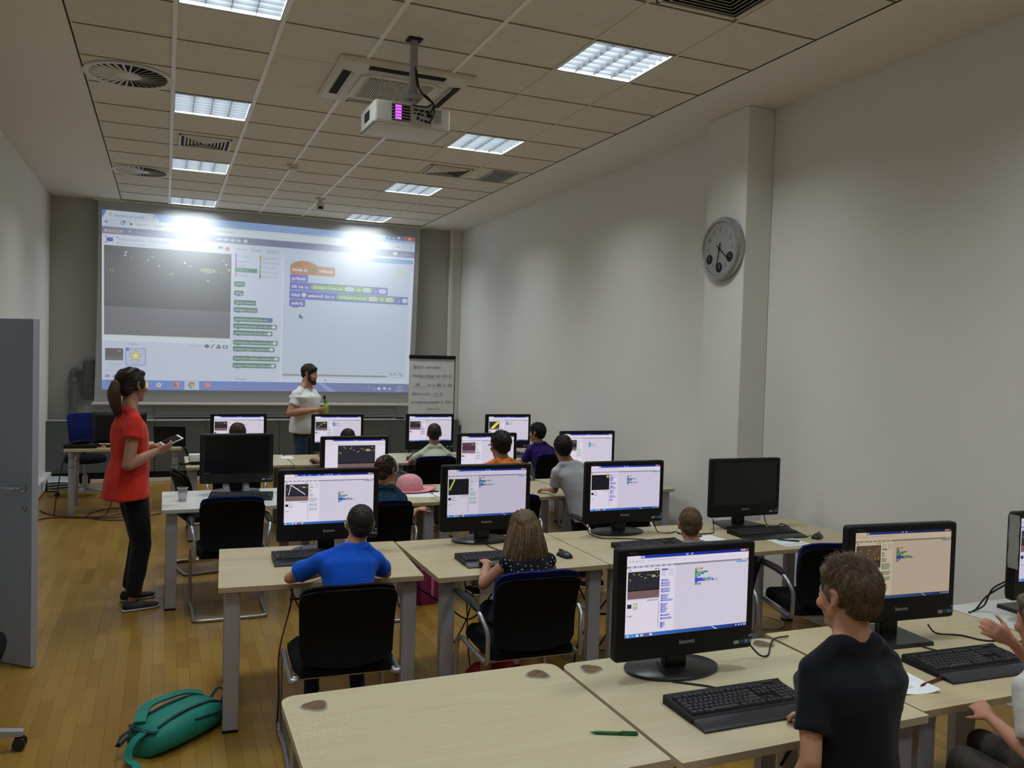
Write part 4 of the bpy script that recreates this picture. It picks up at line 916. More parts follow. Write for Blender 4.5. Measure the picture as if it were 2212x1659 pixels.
    for u in (.90, .925, .945): cv.rect(u, .967, u + .012, .985, c(rgb(200, 205, 225)))
    cv.rect(.965, .965, .992, .975, c(rgb(200, 205, 225))); cv.rect(.968, .98, .992, .988, c(rgb(200, 205, 225)))

def glow(level):
    return vmat('lit_screen_%d' % round(level * 100), level)
def computer(x, y, rot, label, sp=None, model='a', w=.575, zb=.80, h=.40, level=None, z=.72, base='oval', dz=0.0):
    """all-in-one computer; local -Y is its front; (x, y) is where the front bezel stands"""
    t = empty('computer', (x, y, z), rot, label, 'computer', 'all-in-one computers' if sp else 'switched-off computers')
    z0 = zb - .72; z1 = z0 + h
    b = MB(); pts = []; hw = w / 2
    for cx_, cz_, a0 in ((hw - .014, z0 + .014, 270), (hw - .014, z1 - .014, 0), (-hw + .014, z1 - .014, 90), (-hw + .014, z0 + .014, 180)):
        for k in range(5):
            a = math.radians(a0 + 22.5 * k); pts.append((cx_ + .014 * math.cos(a), cz_ + .014 * math.sin(a)))
    def inset(q): return [(p[0] * (1 - q / hw), (p[1] - (z0 + z1) / 2) * (1 - q / (h / 2)) + (z0 + z1) / 2) for p in pts]
    b.rings([[(p[0], yy, p[1]) for p in inset(q)] for q, yy in ((.004, -.001), (.0, .004), (.0, .03), (.012, .045), (.06, .07))]); b.build('housing', M_blk, t, 30)
    bl, br_, bt = .036, .030, .028; sw = w - bl - br_; sh = sw * 9 / 16; bz = z1 - bt - sh
    if model == 'old': bt = .022; sh = h - .022 - .075; bz = z1 - bt - sh
    # raised rim around the glass
    b = MB()
    for lo, hi in (((-hw + .008, -.004, z1 - bt), (hw - .008, 0, z1 - .006)), ((-hw + .008, -.004, z0 + .006), (hw - .008, 0, bz)), ((-hw + .008, -.004, bz), (-hw + bl, 0, z1 - bt)), ((hw - br_, -.004, bz), (hw - .008, 0, z1 - bt))): b.box(lo, hi, .001)
    b.build('bezel', M_blk2 if model == 'old' else M_blk, t, 30)
    if sp:
        cv = Canvas(.00012); cv.map = lambda u, v: (-hw + bl + u * sw, -.0012, z1 - bt - v * sh); ui(cv, sp)
        cv.build('display', glow(level or MON_E), t)
    else:
        b = MB(); b.box((-hw + bl, -.0015, bz), (hw - br_, 0, z1 - bt)); b.build('dark_glass', mat('dark_glass', (.006, .007, .008), .22), t)
    pr = Canvas(.0002); pr.map = lambda u, v: (u, -.0042, v * -1)
    LG = rgb(165, 165, 168)
    if model != 'old':
        pr.text(-.032, -(z0 + .045), 'lenovo', .024, LG, width=.066, bold=.02, shear=.12)
        pr.text(-hw + .042, -(z1 - .021), 'ThinkCentre', .012, rgb(110, 110, 112), width=.036)
    else: pr.text(-hw + .035, -(z0 + .08), 'lenovo', .014, LG, width=.04)
    for u, v, ww, hh, col in ((hw - .085, z0 + .02, .024, .014, rgb(150, 150, 150)), (hw - .056, z0 + .02, .014, .016, rgb(70, 70, 74)), (hw - .038, z0 + .02, .018, .016, rgb(75, 115, 175)), (hw - .017, z0 + .02, .010, .015, rgb(110, 120, 110)), (hw - .019, z0 + .042, .013, .011, rgb(120, 120, 122))):
        pr.rect(u, -(v + hh), u + ww, -v, col); pr.rect(u + .003, -(v + hh * .7), u + ww - .003, -(v + hh * .4), tuple(min(1, q * 1.8) for q in col))
    pr.build('badges', vmat('printed_marks', 0, rough=.5), t)
    b = MB(); b.cone((0, -.0005, z1 - .013), (0, -.005, z1 - .013), .003, .003, 10); b.build('webcam', M_dark, t)
    # stand
    if base == 'oval':
        b = MB(); b.rings([[(q * .185 * math.cos(2 * PI * k / 36), .09 + q * .125 * math.sin(2 * PI * k / 36), zz) for k in range(36)] for q, zz in ((.98, .0), (1, .004), (1, .010), (.94, .014), (.4, .022), (.2, .024))])
    elif base == 'block':
        b = MB()
        b.rings([[(-.17, -.02, zz), (.17, -.02, zz), (.12, .20, zz), (-.12, .20, zz)] if i == 0 else [(-.16, -.01, zz), (.16, -.01, zz), (.11, .19, zz), (-.11, .19, zz)] for i, zz in ((0, 0), (0, .012), (1, .018))])
    else:
        b = MB(); b.rings([[(-.13 * q, -.05, zz), (.13 * q, -.05, zz), (.13 * q, .20, zz), (-.13 * q, .20, zz)] for q, zz in ((1, 0), (1, .010), (.96, .018))])
    b.build('stand_base', M_blk2 if base != 'grey' else M_blk2, t, 40)
    b = MB(); b.box((-.045, .055, .012), (.045, .095, z0 + .12), .006); b.build('stand_neck', M_blk2, t)
    if model == 'old':
        for s in (-1, 1):
            b = MB(); b.rings([[(s * .05, .0, .012), (s * .10, .0, .012), (s * .10, .14, .012), (s * .05, .14, .012)], [(s * .06, .03, z0 + .02), (s * .09, .03, z0 + .02), (s * .09, .08, z0 + .02), (s * .06, .08, z0 + .02)]]); b.build('stand_foot', M_silver, t)
    return t

YEL = rgb(190, 205, 80); BYEL = rgb(245, 235, 60)
computer(1.735, 2.455, math.radians(-1.5), 'big lit computer before the boy in black, night picture and dark blue palette',
         dict(seed=1, pal='b', sun=1, at=(.545, .20), rows=((.065, C_OR), (.02, C_GN), (.105, C_GN), (.075, C_GN), (.045, C_GN), (.022, C_PU), (.145, C_BL), (.185, C_BL), (.025, C_PU), (.05, C_GN)),
              blocks=((.31, .335), (.345, .345), (.375, .345), (.42, .345), (.45, .345), (.50, .335), (.53, .33), (.56, .37), (.61, .33), (.64, .32), (.67, .33), (.70, .32), (.745, .35), (.785, .368), (.84, .31), (.865, .312), (.89, .30))), level=MON_E)
computer(2.79, 2.47, math.radians(-5), 'lit computer with warm yellowish screen and city picture, behind the boy in black',
         dict(seed=2, stage='city', pal='g', tint=(.79, .69, .43), at=(.42, .24)), base='wide', w=.55, level=MON_E * .82, zb=.815)
computer(3.80, 2.50, math.radians(-3), 'lit computer cut by the right edge of the picture, paper sheet hanging at its left',
         dict(seed=3, pal='p', at=(.3, .2), rows=((.065, C_OR), (.16, rgb(150, 140, 175)), (.17, rgb(150, 140, 175)), (.16, rgb(150, 140, 175)), (.05, C_PU)), blocks=((.16, .34), (.20, .37), (.24, .37), (.28, .36)), tint=(.9, .9, .98)), base='wide', level=MON_E * .9, zb=.82)
computer(.858, 4.635, math.radians(-1), 'lit computer of the boy in blue, two white lines forming a peak',
         dict(seed=4, tabs=1, lines=((.13, .64, .24, .05, .035, (.9, .9, .9)), (.24, .05, .86, .62, .045, (.9, .9, .9))), at=(.595, .37)), w=.56)
computer(1.805, 4.64, math.radians(-1), 'lit computer of the long-haired girl, black picture with one slanted yellow-green bar',
         dict(seed=5, stage='black', lines=((.06, .66, .28, .06, .11, YEL),), at=(.39, .17), rows=((.065, C_OR), (.025, C_PU), (.02, C_BL), (.16, C_BL), (.09, C_GN), (.05, C_GN), (.06, C_GN), (.19, C_BL), (.045, C_CY), (.02, C_PU)), tint=(.80, .80, .84)), w=.57)
computer(2.755, 4.62, math.radians(-1), 'lit computer with a yellow star in the corner of a black picture',
         dict(seed=6, stage='black', star=(.9, .12), pal='p', at=(.515, .225), rows=((.06, C_OR), (.02, C_BL), (.02, C_BL), (.14, C_BL), (.075, C_GN), (.06, C_GN), (.03, C_GN), (.165, C_BL), (.02, C_CY), (.02, C_PU)),
              blocks=((.21, .31), (.28, .315), (.30, .315), (.325, .315), (.37, .355), (.39, .36), (.44, .33), (.465, .33), (.49, .36), (.54, .33), (.57, .32), (.60, .33), (.66, .34), (.69, .36), (.74, .32), (.765, .32)), tint=(.95, .95, 1)), w=.575)
computer(3.70, 4.60, math.radians(-1), 'switched-off black computer on the desk by the column', None, base='block', w=.578)
computer(.535, 6.80, 0, 'switched-off black computer on the white desk, small stickers at its lower right', None, model='old', w=.548, zb=.80, h=.39)
computer(1.465, 6.80, 0, 'lit computer showing the night picture enlarged over its whole window', dict(seed=8, full=1, bar=0), w=.566, zb=.76, level=MON_E)
computer(2.64, 6.80, 0, 'lit computer of the boy in orange with plum-coloured picture', dict(seed=9, stage='plum', lines=((.35, .55, .72, .16, .012, rgb(150, 120, 130)),), at=(.64, .2), rows=((.05, C_OR), (.02, C_BL), (.04, C_BL), (.05, C_CY), (.05, C_CY), (.05, C_CY), (.04, C_CY), (.02, C_BL))), w=.56, zb=.775)
computer(3.64, 6.80, 0, 'lit computer partly hidden by the head of the boy in grey', dict(seed=10, at=(.51, .27), rows=((.04, rgb(200, 90, 90)), (.02, C_BL), (.13, C_CY), (.04, C_CY), (.035, C_CY), (.17, C_CY), (.03, C_CY), (.02, C_BL))), w=.57, zb=.785)
computer(.715, 8.95, 0, 'lit computer at the far left of the last row, a child head in front', dict(seed=11, at=(.6, .3), rows=((.05, C_OR), (.09, UL), (.1, UL))), w=.555, zb=.79)
computer(1.735, 8.95, 0, 'lit computer beside the bearded man, bright green line on its picture', dict(seed=12, lines=((.15, .66, .78, .06, .05, rgb(130, 220, 50)),), at=(.375, .21), rows=((.05, rgb(200, 90, 90)), (.02, C_PU), (.15, C_BL), (.07, C_CY), (.08, C_CY), (.06, C_CY), (.18, C_CY), (.02, C_BL))), w=.56, zb=.785)
computer(2.775, 8.95, 0, 'lit computer of the boy in the pale shirt, dim line on its picture', dict(seed=13, pal='p', lines=((.3, .6, .7, .2, .012, rgb(120, 110, 120)),), at=(.385, .17), rows=((.07, C_OR), (.03, C_PU))), w=.56, zb=.785)
computer(3.73, 8.95, 0, 'lit computer at the far right, broad bright yellow bar on its picture', dict(seed=14, tabs=1, lines=((.33, .78, .86, .16, .3, BYEL),), at=(.43, .18), rows=((.05, rgb(200, 90, 90)), (.02, C_BL), (.03, C_BL), (.14, C_CY), (.06, C_CY), (.06, C_CY), (.17, C_CY), (.02, C_BL))), w=.57, zb=.78)
# monitor of the teacher, seen from behind
t = empty('teacher_monitor', (-.455, 10.28, .725), math.radians(180 + 2), 'black monitor on the teacher desk seen from behind', 'monitor')
b = MB(); b.rings([[(x * q, yy, .21 + z * qz) for x, z in ((-.275, -.175), (.275, -.175), (.275, .175), (-.275, .175))] for q, qz, yy in ((1, 1, -.03), (1, 1, .0), (.9, .86, .035), (.86, .8, .04))]); b.build('housing', M_blk, t, 25)
b = MB(); b.box((-.04, .02, .01), (.04, .055, .15), .005); b.build('stand_neck', M_blk, t)
b = MB(); b.box((-.13, -.06, 0), (.13, .12, .015), .006); b.build('stand_base', M_blk, t)
b = MB(); b.box((-.07, .039, .31), (.01, .043, .316)); b.build('nameplate', M_greyl, t)

# keyboards
ROWS = [(0, [(0, .9), (1.9, .9), (2.9, .9), (3.9, .9), (4.9, .9), (6.3, .9), (7.3, .9), (8.3, .9), (9.3, .9), (10.7, .9), (11.7, .9), (12.7, .9), (13.7, .9)]),
        (1.3, [(k, .9) for k in range(13)] + [(13, 1.9)]), (2.3, [(0, 1.4)] + [(1.5 + k, .9) for k in range(12)] + [(13.5, 1.4)]),
        (3.3, [(0, 1.65)] + [(1.75 + k, .9) for k in range(11)] + [(12.75, 2.15)]), (4.3, [(0, 1.15)] + [(1.25 + k, .9) for k in range(11)] + [(12.25, 2.65)]),
        (5.3, [(0, 1.15), (1.25, 1.15), (2.5, 1.15), (3.75, 6.15), (10, 1.15), (11.25, 1.15), (12.5, 1.15), (13.75, 1.15)])]
KEYS = []
for v, ks in ROWS:
    for u, w_ in ks: KEYS.append((u, v, w_, .9))
for v in (0, 1.3, 2.3):
    for u in (15.3, 16.3, 17.3): KEYS.append((u, v, .9, .9))
KEYS += [(16.3, 4.3, .9, .9), (15.3, 5.3, .9, .9), (16.3, 5.3, .9, .9), (17.3, 5.3, .9, .9)]
for v in (1.3, 2.3, 3.3, 4.3):
    for u in (18.6, 19.6, 20.6): KEYS.append((u, v, .9, .9))
KEYS += [(21.6, 1.3, .9, .9), (21.6, 2.3, .9, 1.9), (21.6, 4.3, .9, 1.9), (18.6, 5.3, 1.9, .9), (20.6, 5.3, .9, .9)]
_kb_cache = {}
def key_mesh(w_, h_):
    if (w_, h_) not in _kb_cache:
        b = MB(); u = .0193; a, c_ = w_ * u / 2, h_ * u / 2
        b.rings([[(-a * q, -c_ * q - dy, z), (a * q, -c_ * q - dy, z), (a * q, c_ * q - dy, z), (-a * q, c_ * q - dy, z)] for q, z, dy in ((1, 0, 0), (.98, .003, 0), (.74, .0085, -.0006))])
        me = b.mesh('key', 20); me.materials.append(M_key); _kb_cache[(w_, h_)] = me
    return _kb_cache[(w_, h_)]
def keyboard(x, y, rot, label, single=False, z=.72):
    t = empty('keyboard', (x, y, z), rot, label, 'keyboard', 'black computer keyboards')
    b = MB(); b.rings([[(X, -.085, .0), (X, -.085, .017), (X, -.075, .0185), (X, .06, .026), (X, .078, .032), (X, .085, .026), (X, .085, 0)] for X in (-.232, .232)]); b.build('body', M_blk, t, 25)
    b = MB(); b.rings([[(X, -.150, .0), (X, -.153, .006), (X, -.14, .012), (X, -.088, .017), (X, -.085, .0)] for X in (-.23, .23)]); b.build('wrist_rest', M_blk2, t, 25)
    k0 = Canvas(.0001); k0.map = lambda u, v: (u, .068, .0295 + .0005); 
    S = math.atan2(.0075, .135)
    joined = None if single else MB()
    for u, v, w_, h_ in KEYS:
        px_ = -.2175 + (u + w_ / 2) * .0193; py_ = .054 - (v + h_ / 2) * .0193; pz = .0185 + (py_ + .075) * .0555 + .0003
        me = key_mesh(w_, h_)
        if single:
            o = bpy.data.objects.new('key', me); COL.objects.link(o); o.parent = t; o.location = (px_, py_, pz); o.rotation_euler = (S, 0, 0)
        else:
            i0 = len(joined.bm.verts); joined.bm.from_mesh(me); joined.bm.verts.ensure_lookup_table()
            bmesh.ops.transform(joined.bm, matrix=Matrix.Translation((px_, py_, pz)) @ Matrix.Rotation(S, 4, 'X'), verts=joined.bm.verts[i0:])
    if joined: o = joined.build('keys', M_key, t, 20); o['kind'] = 'stuff'
    b = MB(); b.box((.155, .062, .0275), (.195, .0725, .0303)); b.build('indicator_strip', M_greyl if False else M_blk2, t)
    return t
keyboard(1.765, 2.20, math.radians(-1), 'black keyboard in front of the big lit computer of the boy in black', single=True)
keyboard(2.86, 2.22, math.radians(-3), 'black keyboard on the desk with the warm-tinted screen', single=True)
keyboard(.775, 4.655, math.radians(-1), 'black keyboard of the boy in blue') if False else keyboard(.78, 4.56, math.radians(-3), 'black keyboard of the boy in the blue t-shirt')
keyboard(1.735, 4.25, math.radians(-1), 'black keyboard of the long-haired girl')
keyboard(2.735, 4.26, math.radians(2), 'black keyboard of the short-haired boy, left of the sheet of paper')
keyboard(3.69, 4.385, math.radians(-3), 'black keyboard in front of the switched-off computer by the column')
keyboard(.555, 6.60, math.radians(-8), 'black keyboard on the white desk behind the empty chair')
keyboard(2.69, 8.62, math.radians(-25), 'black keyboard half hidden by the boy in the pale shirt')
keyboard(3.62, 8.70, 0, 'black keyboard in front of the boy in purple')

def mouse(x, y, rot, label, z=.72, m=None):
    t = empty('mouse', (x, y, z), rot, label, 'mouse', 'black computer mice')
    b = MB(); prof = [(-.055, .018, .016), (-.045, .027, .026), (-.02, .031, .034), (.01, .030, .036), (.035, .028, .030), (.05, .024, .02), (.056, .016, .010)]
    rings = []
    for yy, hw, hz in prof: rings.append([(hw * math.cos(a), yy, max(0, hz * math.sin(a)) if 0 < a < PI else 0.0) for a in [PI * k / 10 for k in range(11)]])
    b.rings(rings); b.build('shell', M_blk2, t, 60)
    b = MB(); b.cone((-.003, .028, .031), (.003, .028, .031), .008, .008, 12); b.build('scroll_wheel', M_key, t)
    b = MB(); b.box((-.0006, .012, .02), (.0006, .055, .0355)); b.build('button_seam', M_dark, t)
    return t
mouse(2.12, 4.20, math.radians(10), 'black mouse right of the long-haired girl')
mouse(3.965, 4.19, math.radians(-60), 'black mouse at the right end of the desk by the column')
mouse(1.71, 6.18, math.radians(5), 'black mouse in front of the pink hat')
mouse(3.05, 4.27, math.radians(5), 'black mouse behind the short-haired boy at the edge of his paper')
mouse(2.645, 6.2, math.radians(0), 'black mouse under the hand of the boy in orange')
mouse(1.42, 8.48, math.radians(0), 'black mouse under the hand left of the enlarged night picture')
mouse(2.45, 8.55, math.radians(80), 'black mouse left of the boy in the pale shirt')

# ------------------------------------------------------------------ papers, pens, cup, hat
def sheet(x, y, rot, label, w=.21, h=.297, z=.7203, marks=(), curl=0.0):
    t = empty('paper_sheet', (x, y, z), rot, label, 'paper', 'sheets of paper on the desks')
    b = MB(); n = 6
    b.rings([[(-w / 2 + w * i / n, -h / 2, curl * (abs(-1 + 2 * i / n)) ** 3), (-w / 2 + w * i / n, h / 2, curl * (abs(-1 + 2 * i / n)) ** 3 * .4), (-w / 2 + w * i / n, h / 2, curl * (abs(-1 + 2 * i / n)) ** 3 * .4 + .0006), (-w / 2 + w * i / n, -h / 2, curl * (abs(-1 + 2 * i / n)) ** 3 + .0006)] for i in range(n + 1)]); b.build('sheet', M_paper, t, 60)
    if marks:
        cv = Canvas(0); cv.map = lambda u, v: (-w / 2 + u * w, h / 2 - v * h, .0009)
        for m_ in marks:
            if m_[0] == 'ring':
                pts = [(m_[1] + m_[3] / w * math.cos(2 * PI * k / 24), m_[2] + m_[3] / h * math.sin(2 * PI * k / 24)) for k in range(24)]
                for k in range(24):
                    q = (k + 1) % 24; f = .72
                    cv.poly([pts[k], pts[q], (m_[1] + (pts[q][0] - m_[1]) * f, m_[2] + (pts[q][1] - m_[2]) * f), (m_[1] + (pts[k][0] - m_[1]) * f, m_[2] + (pts[k][1] - m_[2]) * f)][::-1], rgb(190, 198, 208))
            else: cv.rect(*m_[1:5], rgb(150, 155, 165))
        cv.build('print', vmat('pale_print', 0, rough=.8), t)
    return t
def pen(x, y, rot, label, m, z=.7205, L=.145, clip=True):
    t = empty('pen', (x, y, z + .005), rot, label, 'pen', 'pens on the desks')
    b = MB(); b.tube([(-L / 2, 0, 0), (-L / 2 + .012, 0, 0), (-L / 2 + .02, 0, 0), (L / 2 - .008, 0, 0), (L / 2, 0, 0)], .005, 10, rads=[.0012, .0035, .005, .005, .0035]); b.build('barrel', m, t, 60)
    if clip:
        b = MB(); b.box((L / 2 - .05, -.002, .005), (L / 2 - .002, .002, .0075), .001); b.build('clip', m, t)
        b = MB(); b.tube([(L / 2 - .055, 0, 0), (L / 2 - .052, 0, 0)], .0054, 10); b.build('ring', M_blk, t)
    return t
M_greenp = mat('green_plastic', (.010, .12, .035), .3); M_redp = mat('dark_red_plastic', (.10, .012, .012), .35)
pen(1.265, 2.14, math.radians(-24), 'green ballpoint pen on the bare front desk', M_greenp)
sheet(2.455, 2.16, math.radians(-10), 'curled sheet of paper with a round print beside the boy in black', .16, .21, marks=(('ring', .45, .55, .045),), curl=.012)
pen(2.555, 2.115, math.radians(12), 'dark red pen lying on the paper beside the boy in black', M_redp, z=.7225, clip=False)
sheet(3.69, 4.15, math.radians(-2), 'sheet of paper with a dark pen on it, by the column', .21, .21, marks=[('r', .1, .75 + .05 * k, .85, .765 + .05 * k) for k in range(3)])
pen(3.70, 4.17, math.radians(-42), 'dark pen lying on the paper by the column', mat('dark_green_plastic', (.008, .03, .025), .35), z=.7215)
sheet(3.21, 4.32, math.radians(6), 'sheet of paper right behind the short-haired boy', .24, .27)
pen(3.17, 4.42, math.radians(14), 'dark pen on the paper behind the short-haired boy', M_blk, z=.7215, clip=False, L=.12)
sheet(1.89, 6.40, math.radians(-15), 'sheet of paper in front of the pink hat', .26, .2)
sheet(2.13, 6.38, math.radians(8), 'sheet of paper right of the pink hat, against the next screen', .21, .22)
pen(2.02, 6.52, math.radians(-18), 'black pen on the papers by the pink hat', M_blk, z=.7215, clip=False, L=.17)
sheet(1.21, 8.98, 0, 'white sheet at the rear edge of the far row, behind the switched-off computer', .12, .2)
# sheet hanging from the side of the right-edge computer
t = empty('paper_strip', (3.505, 2.515, .97), math.radians(-3), 'grey paper strip stuck to the left side of the computer at the right edge', 'paper')
b = MB(); b.rings([[(0, -.03, z), (.002, -.03, z), (.002, .02, z), (0, .02, z)] if k % 2 == 0 else [(-.004, -.03, z), (-.002, -.03, z), (-.002, .02, z), (-.004, .02, z)] for k, z in enumerate((0, .05, .1, .15, .2, .24))]); b.build('strip', mat('grey_paper', (.30, .30, .29), .8), t)
# cup
t = empty('plastic_cup', (.135, 6.56, .7205), 0, 'clear empty plastic cup on the white desk', 'cup')
b = MB(); n = 28
prof = [(.001, .002), (.024, .002), (.026, .006), (.032, .05), (.036, .092), (.039, .095), (.039, .097), (.036, .098), (.0345, .092), (.0305, .05), (.0245, .008), (.001, .0075)]
b.rings([[(r * math.cos(2 * PI * k / n), r * math.sin(2 * PI * k / n), z) for k in range(n)] for r, z in prof])
b.build('cup_wall', mat('clear_plastic', (.95, .96, .96), .25, trans=.80), t, 60)
b = MB(); b.tube([(.0385 * math.cos(2 * PI * k / n), .0385 * math.sin(2 * PI * k / n), .0965) for k in range(n + 1)], .0016, 6, cap=False); b.build('rim', mat('cup_rim', (.75, .76, .76), .3), t)
# hat
t = empty('sun_hat', (1.885, 6.62, .7205), 0, 'pink woven straw hat with a round crown', 'hat')
M_pink = mat('pink_straw', (.74, .32, .37), .8, nscale=40, namt=.15); M_pink2 = mat('deep_pink_straw', (.52, .09, .13), .8)
b = MB(); prof = []
for k in range(22):                                   # each woven ring of the crown stands proud
    q = k / 21; a = q * PI / 2; r = .112 * max(0, 1 - (q * .995) ** 3.2) ** .5
    z = .012 + .128 * q; prof += [(max(r, .004) + (.0018 if k % 2 else -.0006), z)]
b.lathe(prof, n=40, cap=True); b.build('crown', M_pink, t, 50)
b = MB(); rings = []
for r0, dz in ((.108, .012), (.13, .012), (.15, .010), (.17, .009), (.195, .010)):
    rings.append([((r0 * (1.0 + .12 * abs(math.cos(2 * PI * k / 48)))) * math.cos(2 * PI * k / 48), r0 * .88 * math.sin(2 * PI * k / 48), dz + (.022 * max(0, abs(math.cos(2 * PI * k / 48)) - .55) * (r0 - .10) / .095 * 1.6)) for k in range(48)])
b.rings(rings, cap=False); b.rings([[(x, y, z - .003) for x, y, z in r] for r in rings], cap=False); b.build('brim', M_pink, t, 60)
b = MB(); b.tube([tuple(p) for p in rings[-1]] + [tuple(rings[-1][0])], .004, 6, cap=False); b.build('brim_edge', M_pink2, t)
b = MB(); b.rings([[(.135 * math.cos(2 * PI * k / 32), .125 * math.sin(2 * PI * k / 32), z) for k in range(32)] for z in (.0005, .0105)]); b.build('brim_underside', M_pink2, t)

# ------------------------------------------------------------------ teal backpack on the floor
M_teal = mat('teal_nylon', (.010, .215, .165), .6, nscale=6, namt=.1, bump=.25, bscale=25); M_teald = mat('dark_teal_webbing', (.008, .035, .045), .7)
t = empty('backpack', (.085, 4.18, 0), math.radians(42), 'teal backpack lying on the parquet floor at the lower left', 'backpack'); t.scale = (.92, .92, .92)
b = MB(); secs = []
for q, rx, rz in ((-.255, .03, .025), (-.245, .085, .05), (-.22, .115, .070), (-.14, .138, .080), (0, .145, .083), (.12, .135, .079), (.20, .112, .070), (.24, .075, .05), (.255, .03, .025)):
    ring = []
    for k in range(20):
        a = 2 * PI * k / 20; c_, s_ = math.cos(a), math.sin(a)
        ring.append((q, rx * math.copysign(abs(c_) ** .75, c_), max(.002, rz + rz * math.copysign(abs(s_) ** .8, s_)) + .006 * noise.noise((q * 9, c_ * 2, s_ * 2)) * (1 if s_ > -.4 else 0)))
    secs.append(ring)
b.rings(secs); b.build('body', M_teal, t, 60)
def over(q, yv, off=.004):          # a point lying on the top of the bag
    i = min(range(len(secs)), key=lambda k: abs(secs[k][0][0] - q)); j = i + 1 if q > secs[i][0][0] and i + 1 < len(secs) else i - 1 if i else i
    qa, qb = secs[i][0][0], secs[j][0][0]; f = 0 if qa == qb else (q - qa) / (qb - qa)
    rx = max(p[1] for p in secs[i]) * (1 - f) + max(p[1] for p in secs[j]) * f; rz = max(p[2] for p in secs[i]) / 2 * (1 - f) + max(p[2] for p in secs[j]) / 2 * f
    yv = max(-rx * .98, min(rx * .98, yv)); c_ = abs(yv / rx) ** (1 / .75); s_ = max(0, 1 - c_ * c_) ** .5
    return Vector((q, yv, rz + rz * s_ ** .8 + off))
def ribbon(name, pts, w_, m, th=.004):
    P = smooth_path(pts, 4); b = MB(); rings = []
    for i, p in enumerate(P):
        d = (P[min(i + 1, len(P) - 1)] - P[max(i - 1, 0)]).normalized(); s = d.cross(Vector((0, 0, 1))).normalized() * w_ / 2; u = s.cross(d).normalized() * th
        rings.append([p - s, p + s, p + s + u, p - s + u])
    b.rings(rings); return b.build(name, m, t, 50)
ribbon('zip', [over(q, -.075) for q in (-.2, -.1, 0, .1, .17, .21)], .016, M_teald)
ribbon('zip', [over(q, .06) for q in (-.22, -.1, 0, .1, .17, .22)], .014, M_teald)
ribbon('pocket_seam', [over(q, -.135) for q in (-.02, .05, .12, .16)], .016, M_teald)
ribbon('shoulder_strap', [over(-.22, .03, .01), over(-.12, .10, .03), over(.02, .13, .035), over(.14, .10, .025), over(.21, .05, .01)], .055, M_teal, .010)
ribbon('shoulder_strap', [over(-.235, -.03, .01), Vector((-.30, -.02, .09)), Vector((-.335, -.03, .03)), Vector((-.33, -.08, .008)), Vector((-.37, -.12, .006))], .04, M_teal, .008)
ribbon('webbing', [over(-.22, -.09, .006), over(-.235, -.03, .012), over(-.235, .04, .012), over(-.22, .09, .006)], .028, M_teald)
ribbon('webbing', [over(-.235, .05, .01), Vector((-.29, .07, .10)), Vector((-.30, .085, .05)), over(-.245, .08, .004)], .025, M_teald)
ribbon('top_loop', [over(.235, .02, .004), Vector((.285, .015, .15)), Vector((.31, -.01, .12)), over(.25, -.03, .004)], .018, M_teald)
# pink schoolbag under a desk
t = empty('schoolbag', (1.84, 5.88, 0), math.radians(10), 'small pink bag standing on the floor under the desks', 'bag')
b = MB(); b.rings([[(x * q, y * q, z) for x, y in ((-.09, -.06), (.09, -.06), (.10, 0), (.09, .06), (-.09, .06), (-.10, 0))] for q, z in ((.92, 0), (1, .03), (1, .16), (.85, .24), (.5, .27))]); b.build('body', mat('magenta_nylon', (.20, .015, .085), .6), t, 50)
b = MB(); b.box((-.012, -.068, .05), (.012, -.058, .24), .003); b.build('stripe', mat('pink_strap', (.55, .16, .30), .6), t)
b = MB(); b.tube(smooth_path([(-.04, 0, .26), (-.03, 0, .30), (.03, 0, .30), (.04, 0, .26)], 4), .007, 8); b.build('handle', MATS['pink_strap'], t)
t = empty('red_bag', (1.72, 4.25, 0), 0, 'red and dark bag on the floor under the long-haired girl', 'bag')
b = MB(); b.rings([[(q * .17 * math.cos(a), q * .10 * math.sin(a), z + .01 * math.sin(3 * a)) for a in [2 * PI * k / 18 for k in range(18)]] for q, z in ((.9, .012), (1, .04), (.95, .09), (.7, .13), (.2, .14))]); b.build('body', mat('red_nylon', (.35, .012, .02), .6), t, 60)
b = MB(); b.tube(smooth_path([(.08, -.05, .11), (.16, -.09, .14), (.24, -.08, .06), (.30, -.06, .012)], 5), .010, 8); b.build('strap', M_blk, t)

# ------------------------------------------------------------------ things on the teacher desk and beyond
t = empty('laptop', (.085, 10.30, .7255), math.radians(180 - 8), 'open black laptop on the teacher desk seen from behind', 'laptop')
b = MB(); b.box((-.17, -.12, 0), (.17, .11, .018), .004); b.build('base', M_blk, t)
b = MB(); b.box((-.17, -.004, 0), (.17, .008, .225), .004, M=Matrix.Translation((0, .11, .018)) @ Matrix.Rotation(math.radians(-16), 4, 'X')); b.build('lid', M_blk, t)
t = empty('black_case', (-.83, 10.20, .7255), math.radians(-3), 'flat black device at the left end of the teacher desk', 'device')
b = MB(); b.box((-.16, -.12, 0), (.16, .12, .045), .006); b.build('body', M_blk, t)
b = MB(); b.box((-.09, -.08, .045), (.08, .06, .075), .015, 2); b.build('pouch', M_fab, t)
b = MB(); b.tube(smooth_path([(-.12, -.05, .05), (-.05, -.09, .07), (.05, -.06, .085), (.1, .02, .07), (.15, .05, .06)], 5), .006, 6); b.build('cord', M_cablek, t)
t = empty('adapter', (-.62, 10.22, .7255), .3, 'small black adapter with an orange sticker on the teacher desk', 'adapter')
b = MB(); b.box((-.04, -.03, 0), (.04, .03, .028), .006); b.build('body', M_blk, t)
b = MB(); b.box((-.03, -.045, 0), (.02, -.031, .02), .003); b.build('orange_sticker', mat('orange_label', (.8, .25, .05), .6), t)
t = empty('hand_scanner', (-.45, 10.15, .7255), -.2, 'small dark gadget by the middle of the teacher desk', 'device')
